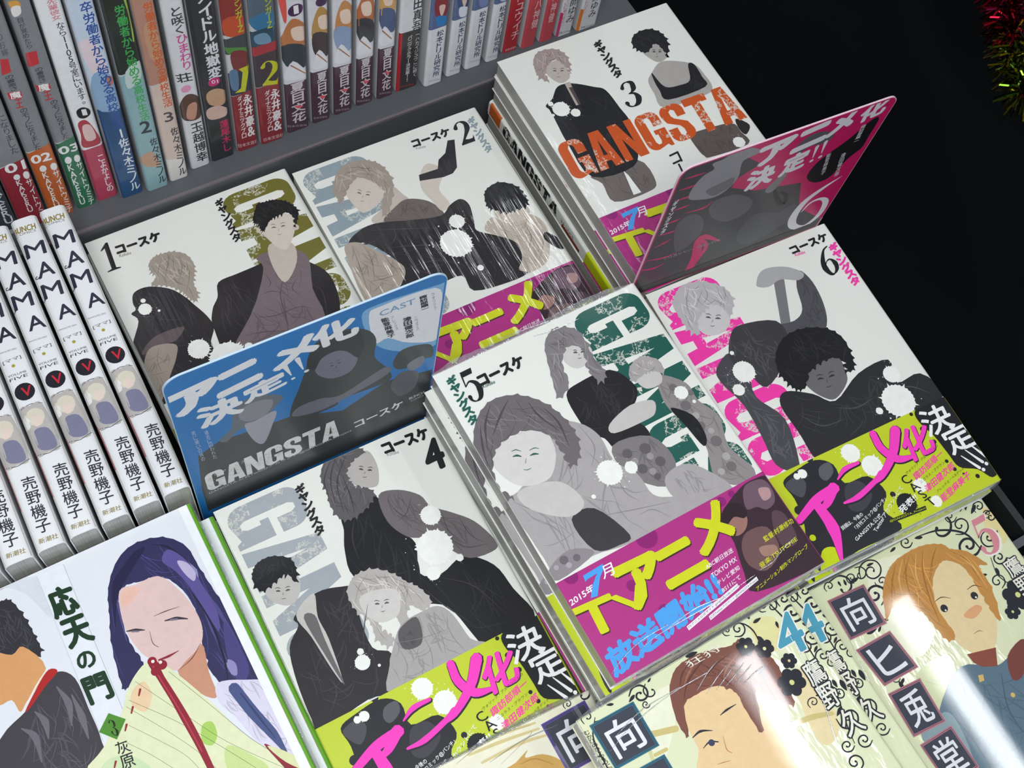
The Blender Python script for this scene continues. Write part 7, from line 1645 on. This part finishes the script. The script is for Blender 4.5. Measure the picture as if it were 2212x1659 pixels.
def flap(root, side, W, H, T, out=4.0, drop=3.0, name='film_seam'):
    """crimped surplus of the shrink film standing off one edge of a book"""
    rd = random.Random(hash(side) % 97 + int(T * 10)); vs, fs = [], []; n = 46
    for i in range(n + 1):
        t = i / n
        for j in range(4):
            o = out * j / 3 * (1 + .25 * math.sin(t * 9 + 1)) * min(1, 6 * t + .3, 6 * (1 - t) + .3); z = T + .35 - drop * (j / 3) ** 1.4 + (rd.uniform(-.45, .45) * j / 2 if j else 0)
            if side == 'top': vs.append((-W / 2 + W * t, H / 2 + o - .6, z))
            elif side == 'bottom': vs.append((W / 2 - W * t, -H / 2 - o + .6, z))
            elif side == 'left': vs.append((-W / 2 - o + .6, -H / 2 + H * t, z))
            else: vs.append((W / 2 + o - .6, H / 2 - H * t, z))
    for i in range(n):
        for j in range(3): a = i * 4 + j; fs.append((a, a + 4, a + 5, a + 1))
    return link(name, mesh(name, vs, fs, FILM, True), root)
# ------------------------------------------------------------------ setting
black_floor = tag(link('floor', mesh('floor', *boxvf(-3000, -3000, -1000, 3000, 3000, -990), plain('black_floor', '0c0c0e', .8))), kind='structure')
tab = empty('display_table', (0, 0, -.1412), label='black display table under all the comics', cat='table')
TB = plain('black_laminate', '101012', .7, spec=.2)
link('table_top', mesh('table_top', *boxvf(-530, -420, -18, 300, 440, 0), TB), tab)
for x in (-500, 280):
    for y in (-400, 420): link('leg', mesh('leg', *boxvf(x - 15, y - 15, -857, x + 15, y + 15, -18), TB), tab)
ris = empty('display_riser', (0, 0, -.1412), label='low black riser box hidden beneath the flat comic piles', cat='stand')
RISER = -97.0
link('riser_top', mesh('riser_top', *boxvf(-129, -385, 39, 292, 191.5, 44.1), TB), ris)
link('riser_wall', mesh('riser_wall', *boxvf(-127, -383, 0, 290, 190, 39), TB), ris)
ris2 = empty('display_riser', (0, 0, -.1412), label='small black riser hidden under the white watercolour comics at lower left', cat='stand')
link('riser_top', mesh('riser_top', *boxvf(-275, -190, 39, -132, 0, 44.1), TB), ris2)
link('riser_wall', mesh('riser_wall', *boxvf(-273, -188, 0, -134, -2, 39), TB), ris2)
# grey metal shelf tier behind the flat books
GREY = plain('grey_painted_metal', '53565a', .5, grain=.05, gs=900); GREY2 = plain('grey_metal_bar_and_edge_highlight', '6f6769', .4, grain=.05)  # lip's edge highlight put into a lighter, pinkish grey; one rail bar shares it
sh = empty('metal_shelf', (0, 0, -.055), label='grey metal shelf tier carrying the upright row of comics', cat='shelf')
link('shelf_board', mesh('shelf_board', *boxvf(-520, 195.4, -3, 272, 420, 0), GREY), sh)
link('front_panel', mesh('front_panel', *boxvf(-520, 193.4, -86.1, 272, 195.0, -1.0), GREY), sh)
link('front_lip', mesh('front_lip', *boxvf(-520, 193.6, -1.0, 272, 195.4, .35), GREY2), sh)
link('back_panel', mesh('back_panel', *boxvf(-520, 420, -86.1, 272, 423, 330), GREY), sh)
# ------------------------------------------------------------------ flat piles
FB = 'shrink-wrapped comics laid face up in piles'
def pile(top_label, under_label, x0, y0, zt, rot, n, art, band, ink=None, stock='e6e7e0', dx=None, base=RISER, seams=(), T=None, flips={}, coat=.4, pile_name='', bands=None, under_spine=None):
    T = T or (zt - base) / n; roots = []
    for k in range(n):
        d = (dx or {}).get(k, (random.Random(k * 7 + int(x0)).uniform(-1.0, 1.0), random.Random(k * 5 + int(y0)).uniform(-.8, .8), random.Random(k + 3).uniform(-.4, .4)) if k else (0, 0, 0))
        b = (bands or {}).get(k, band)
        show = k == 0 or k in (dx or {})
        lab = top_label if k == 0 else under_label % ORD[k]
        fl = k in flips
        r_ = book(lab, pile_name, pose(x0 + d[0], y0 + d[1], zt - k * T, rot + d[2], T, flip=fl), T=T - .32, stock=stock, art=art if show and not fl else None, band=b, ink=ink, coat=coat, spine_art=flips.get(k) or under_spine)
        roots.append(r_)
    for s in seams: flap(roots[0], s[0], W0, H0, T - .32, *s[1:])
    if art in CREASES: crease(roots[0], art, T - .32, .25 if not band else .5)
    return roots
ORD = ['', 'second', 'third', 'fourth', 'fifth', 'sixth', 'seventh', 'eighth']
pile('white comic with large black 5, green block title and magenta band, tallest pile', 'comic lying %s from the top in the pile with green block lettering', 0, 0, 0, .57, 7, 'b5', 'band_magenta',
     dx={1: (-4.5, -1.5, .3)}, seams=(('top', 3.6, 1.5), ('bottom', 3.4, 5)), pile_name='pile with black 5 on top', ink=None, bands={1: 'band_lime', 2: 'band_lime', 3: 'band_lime'})
pile('white comic with black 6, pink block title and lime band beside black cloth', 'comic lying %s from the top in the pile with pink block lettering', 140.4, 0, -21.7, -2.61, 5, 'b6', 'band_lime',
     dx={1: (.5, -2.2, .2)}, seams=(('bottom', 3.6, 4),), pile_name='pile with black 6 on top')
pile('white comic with black 4, grey block title and lime band, front centre', 'comic lying %s from the top in the pile with pale grey block lettering', -126.6, 1.2, -52.3, -.95, 3, 'b4', 'band_lime',
     dx={}, seams=(('left', 1.6, 2.5),), pile_name='pile with black 4 on top')
pile('white comic with black 3 and orange block title across it, far right pile', 'comic lying %s from the top in the pile with orange block lettering', 144.7, 182.5, -21.4, -.87, 6, 'b3', 'band_magenta',
     dx={1: (-.8, -.4, 0), 2: (.6, -.2, .1)}, flips={3: 'sp_rev'}, seams=(), pile_name='pile with black 3 on top', bands={1: 'band_magenta', 2: 'band_lime', 3: 'band_lime'})
pile('white comic with black 1 and olive block title beside the upturned spines', 'comic lying %s from the top in the pile with olive block lettering', -124.9, 190.0, -60.9, .18, 3, 'b1', 'band_lime',
     dx={}, seams=(), pile_name='pile with black 1 on top', ink=INK_STREAK)
pile('white comic with black 2, grey blue block title, streaked glossy film', 'comic lying %s from the top in the pile with grey blue block lettering', 3.4, 181.1, -55.0, -.73, 3, 'b2', 'band_magenta',
     dx={}, seams=(('bottom', 2, 2),), pile_name='pile with black 2 on top', ink=INK_WRINKLE)
pile('white watercolour comic with dark haired lady holding a fan, lower left', 'white and green comic lying %s from the top in the watercolour pile', -263.7, 3.4, -30, -.26, 4, 'o3', None,
     dx={1: (8, -5, -.2)}, stock='dfe3ea', under_spine='sp_green', seams=(('right', 1.6, 2),), pile_name='pile with the watercolour lady on top')
pile('pale green comic with pink 5 and four dark title tiles, lower right corner', 'pale green comic lying %s from the top in the pile with the pink numeral', 142.0, -185.1, -61.4, -1.04, 3, 'm5', None,
     dx={}, stock='dfe3bc', ink=INK_GLOSS, coat=1.0, seams=(('top', 2.5, 2),), pile_name='pile with pink 5 on top')
pile('pale green comic with blue 4 and brown haired man, glossy film, bottom edge', 'pale green comic lying %s from the top in the pile with the blue numeral', -21.2, -186.9, -11.0, 1.34, 6, 'm4', None,
     dx={1: (19, .5, -.6), 2: (19.5, -1, -.5), 3: (25.5, -1, -1), 4: (25.5, -.5, -1), 5: (25.5, -1, -1)}, stock='dfe3bc', ink=INK_GLOSS, coat=1.0, seams=(('top', 2.6, 2), ('left', 2.2, 2)), pile_name='pile with blue 4 on top')
pile('cream comic with purple bordered title tile, mostly cut off at bottom centre', 'cream comic lying %s from the top in the pile with the purple tile', -125.0, -168.4, -50.0, -2.46, 3, 'm3', None,
     dx={}, stock='ebe8d2', ink=INK_GLOSS, coat=.8, seams=(('top', 2.6, 1.5), ('right', 2.0, 2)), pile_name='pile with the purple tile on top')
# ------------------------------------------------------------------ row of spines standing on the shelf
MST = Matrix(((0, 0, -1, 0), (-1, 0, 0, 0), (0, 1, 0, 0), (0, 0, 0, 1)))   # spine towards the viewer, book upright
LAB = ['dark blue grey spine with white lettering at the far left, base hidden', 'grey spine with crimson base, left end of shelf', 'grey spine with orange base numbered 02, red title blocks', 'grey spine with green base numbered 03',
 'white spine with pink base and black numeral 1 burst', 'light blue spine fading to deep blue base, blue title', 'dark spine fading to pale teal with green title and 2', 'tan spine with orange title and grey 3', 'white spine with brown haired head and pink title letters',
 'black spine with white title and small pink disc', 'dark spine with large yellow 1 over red base', 'dark blue spine with large yellow 2 over red base', 'plum based spine with red left edge and orange hair, first of five', 'plum based spine with golden hair and black coat, second of five', 'plum based spine with blue sailor shirt, third of five',
 'plum based spine with dark collar, fourth of five', 'plum based spine with blue shorts, fifth of five', 'white spine above black and red band', 'white spine with red haired picture and blue sleeve', 'white spine with dark navy picture, blue lettering', 'white spine with violet picture, next to the navy one',
 'white spine with pale blue picture, beside the red spine', 'deep red spine with white lettering', 'coral red spine, left of the matching pair', 'coral red spine, right of the matching pair', 'white spine with pink left edge, grey lettering', 'white spine with orange left edge, last on the shelf']
SG = [[-169.5,15.5,209],[-153,15.9,209],[-135.6,13.8,209],[-119.8,11.1,209.1],[-107.5,12.4,209.5],[-94.3,13,205.4],[-79.1,13.2,203.9],[-64.4,11.5,205],[-49.7,12,208],[-36.6,14.6,208],[-19.3,13.2,208.4],[-4.4,15.3,207.4],[13.6,15,208.7],[30.7,12.3,209],[45.7,12.8,209.5],[61.5,11.9,210.2],[75.8,11.6,209.7],[89.7,15.4,210],[108.1,13.2,206.4],[125.1,11,207.8],[139,12.2,208.1],[154.6,9.8,207.9],[168.4,11.3,209.6],[181.9,10.8,208.3],[196,10.4,207.9],[208.7,12.3,207.4],[224.1,15.9,206.3]]
for i, (x, t, y) in enumerate(SG):
    t_ = t - .25; z0 = -55.0 + .36
    Mx = Matrix.Translation(Vector((x + t_, y + 64.0, z0 + 91.0)) * MM) @ MST
    book(LAB[i], 'comics standing upright on the grey shelf', Mx, T=t_, r=2.0, stock='c9cacc', spine_art='sp%d' % i, name='upright_book', coat=.6, pages=PAGES)
# ------------------------------------------------------------------ row of comics lying spine up at the left
MUP = Matrix(((0, 0, -1, 0), (0, 1, 0, 0), (1, 0, 0, 0), (0, 0, 0, 1)))     # spine upwards, top of the book away
a = math.radians(-1.6)
UL = ['rightmost white spine up comic, beside the book with black 1', 'white spine up comic, second from the right', 'white spine up comic, third from the right', 'white spine up comic, fourth from the right', 'white spine up comic, fifth from the right', 'white spine up comic with orange faced picture, at left edge', 'white spine up comic mostly cut off by the left edge']
for k in range(7):
    T = 14.1; x = -142.2 - 15.85 * k
    U = Vector((math.cos(a), math.sin(a), 0)); V = Vector((math.sin(a), -math.cos(a), 0))
    base = Vector((x, 187.3 + [0, .6, .2, .8, .3, .5, .1][k] * 0, -13.0)) + U * T + V * 91.0
    Mx = Matrix.Translation((base - Vector((0, 0, 64.0 * 1.0))) * MM) @ Matrix.Rotation(a, 4, 'Z') @ MUP
    # book width shortened so the fore-edge stands on the table
    b = book(UL[k], 'white comics set spine up in a row', Mx, T=T, r=3.6, stock='e9eaec', spine_art='mama' if k < 5 else 'mamaF', name='spine_up_book', pages=PAGES_SP, W=W0, coat=.5)
    flap(b, 'right', W0, H0, T, .01, .01) if 0 else None
# ------------------------------------------------------------------ announcement cards
def card(name, label, o, ang, w, h, art, face, edge, rad, foot):
    a = math.radians(ang); root = empty(name, Vector(o) * MM, (0, 0, a), label=label, cat='card')
    pts_ = []
    for cx, cy, a0 in ((w - rad, h - rad, 0), (rad, h - rad, 90)):
        for i in range(9): t = math.radians(a0 + i * 90 / 8); pts_.append((cx + rad * math.cos(t), cy + rad * math.sin(t)))
    pts_ += [(0, 0), (w, 0)]; n = len(pts_)
    vs = [(x, 0, z) for x, z in pts_] + [(x, .9, z) for x, z in pts_]
    fs = [tuple(range(n - 1, -1, -1)), tuple(range(n, 2 * n))] + [(i, (i + 1) % n, n + (i + 1) % n, n + i) for i in range(n)]
    link('card_sheet', mesh('card_sheet', vs, fs, plain('card_stock_' + edge, edge, .35)), root)
    p = Print(lambda u, v, z: (u, -z, h - v), (1.3, 1.3, w - 1.3, h - 1))
    p.step()
    # face colour with rounded corners, then the print kept clear of the corners
    q = [(x * (w - .7) / w + .35, z * (h - .4) / h) for x, z in pts_]
    n0 = len(p.vs); p.vs += [(x, -p.z, z) for x, z in q]; p.fs.append(tuple(range(n0 + len(q) - 1, n0 - 1, -1))); p.cs += [lin(face)] * len(q)
    for op in ART[art][1:]: p.op(op)
    c = link('card_print', p.build('card_print', INK_CARD), root)
    vs, fs = boxvf(4, 1.0, foot, w - 4, 1.8, 22)
    link('clear_foot', mesh('clear_foot', vs, fs, FILM), root); return root
card('announcement_card', 'blue announcement card with white lettering standing behind the book with black 4', (-132.0, 5.2, -68.0), -1.5, 134, 171.4, 'card_blue', '1f79c2', 'bcd4e8', 9, -28.9)
card('announcement_card', 'pink and black announcement card standing behind the book with black 6', (129.6, 2.4, -21.2), -3.6, 131.5, 124.0, 'card_pink', 'c2185f', 'e6c4d2', 7, 0.05)
# ------------------------------------------------------------------ black cloth at the right, tinsel, rail
import mathutils.noise as mn
vs, fs = [], []; nx, ny = 60, 70
for j in range(ny + 1):
    for i in range(nx + 1):
        x = 303 + 900 * i / nx; y = -420 + 1300 * j / ny
        s = (x - 380) * .75 + (y - 60) * -.2
        z = -230 - .25 * (x - 300) + 26 * math.exp(-((x - .55 * y - 560) / 45) ** 2) + 10 * math.sin(x * .02 + y * .008) + 5 * mn.noise(Vector((x * .012, y * .012, 1)))
        vs.append((x, y, z))
for j in range(ny):
    for i in range(nx): k = j * (nx + 1) + i; fs.append((k, k + 1, k + nx + 2, k + nx + 1))
cloth = tag(link('black_cloth', mesh('black_cloth', vs, fs, plain('black_cloth', '0f1214', .95, grain=.3, gs=1500, k=.55, spec=.1), True)), 'black cloth falling away to the right of the table', 'cloth')
def tinsel(name, label, c, R_, n, cols, seed):
    rd = random.Random(seed); root = empty(name, Vector(c) * MM, label=label, cat='garland')
    vs, fs = [], []
    ln = 150
    for k in range(24):
        for s in range(6): t = k / 23; vs.append((-ln * (t - .5) * .40 + 1.2 * math.cos(s), -ln * (t - .5) * .85 + 1.2 * math.sin(s), 8 * math.sin(t * 5)))
    for k in range(23):
        for s in range(6): a = k * 6 + s; b = k * 6 + (s + 1) % 6; fs.append((a, b, b + 6, a + 6))
    link('cord', mesh('cord', vs, fs, plain('tinsel_cord_' + cols[0], cols[0], .4)), root)
    for ci, cc in enumerate(cols):
        vs, fs = [], []
        for k in range(n if ci < 3 else n // 2):
            t = rd.uniform(0, .62) if ci < 3 else rd.uniform(.6, 1); bx, by, bz = -ln * (t - .5) * .40, -ln * (t - .5) * .85, 8 * math.sin(t * 5)
            d = Vector((rd.gauss(0, 1), rd.gauss(0, 1), rd.gauss(0, 1))).normalized(); w = d.cross(Vector((rd.gauss(0, 1), rd.gauss(0, 1), rd.gauss(0, 1)))).normalized() * .7
            L_ = R_ * rd.uniform(.5, 1); p0 = Vector((bx, by, bz)); p1 = p0 + d * L_ * .6 + w * rd.uniform(-2, 2); p2 = p0 + d * L_ + Vector((0, 0, -L_ * .25))
            m_ = len(vs)
            for p_ in (p0, p1, p2): vs.append(tuple(p_ - w)); vs.append(tuple(p_ + w))
            fs += [(m_, m_ + 1, m_ + 3, m_ + 2), (m_ + 2, m_ + 3, m_ + 5, m_ + 4)]
        mt, nt, b = nodes('foil_' + cc); tcn = N(nt, 'ShaderNodeTexCoord'); nn = N(nt, 'ShaderNodeTexNoise'); nn.inputs['Scale'].default_value = 300
        mx = N(nt, 'ShaderNodeMixRGB'); mx.inputs[1].default_value = lin(cc, .8); mx.inputs[2].default_value = lin(cc, 1.1); nt.links.new(tcn.outputs['Object'], nn.inputs['Vector']); nt.links.new(nn.outputs[0], mx.inputs[0]); nt.links.new(mx.outputs[0], b.inputs['Base Color'])
        b.inputs['Metallic'].default_value = 1; b.inputs['Roughness'].default_value = .22
        o = link('foil_strands', mesh('foil_strands', vs, fs, mt), root); o['kind'] = 'stuff'
tinsel('tinsel_garland', 'red foil tinsel garland turning gold and green at its lower end, top right corner', (587, 122, -115), 22, 420, ['7d0f1c', 'a01428', '5a1030', '8a7a14', '4d6a1c'], 3)
rail = empty('shelf_rail', (.30, -.221, -.1412), label='grey metal rail end beside the pink 5 comic', cat='rail')
link('bar', mesh('bar', *boxvf(-24, -2, 0, 60, 3, 62), GREY), rail); link('bar', mesh('bar', *boxvf(-24, -12, 0, 60, -7, 58), GREY2), rail)
link('upright', mesh('upright', *boxvf(-3, 3.2, 0, 2, 40, 54), plain('dark_rail', '26282a', .5)), rail)
# ------------------------------------------------------------------ fluorescent tubes of the shop ceiling
def tube(name, label, x, y0, y1, z, power):
    m = bpy.data.materials.new(name + '_glow'); m.use_nodes = True; nt = m.node_tree; b = nt.nodes['Principled BSDF']
    b.inputs['Base Color'].default_value = (1, 1, 1, 1); b.inputs['Emission Color'].default_value = (.95, .98, 1, 1); b.inputs['Emission Strength'].default_value = power
    root = empty(name, (x * MM, (y0 + y1) / 2 * MM, z * MM), label=label, cat='lamp')
    vs, fs = [], []; n = 16; L_ = (y1 - y0) / 2
    for y in (-L_, L_):
        for i in range(n): t = 2 * math.pi * i / n; vs.append((24 * math.cos(t), y, 16 * math.sin(t)))
    fs = [(i, (i + 1) % n, n + (i + 1) % n, n + i) for i in range(n)] + [tuple(range(n - 1, -1, -1)), tuple(range(n, 2 * n))]
    link('glass_tube', mesh('glass_tube', vs, fs, m, True), root)
    link('housing', mesh('housing', *boxvf(-45, -L_ - 20, 24, 45, L_ + 20, 60), plain('lamp_housing', 'd8d8d8', .5)), root)
tube('ceiling_lamp', 'fluorescent tube over the aisle, nearer one', 875, -1450, -110, 2000, 22)
tube('ceiling_lamp', 'fluorescent tube over the aisle, farther one', 1330, -1450, -170, 2000, 22)
tube('ceiling_lamp', 'fluorescent tube over the back shelves', 1085, 800, 2100, 2000, 22)
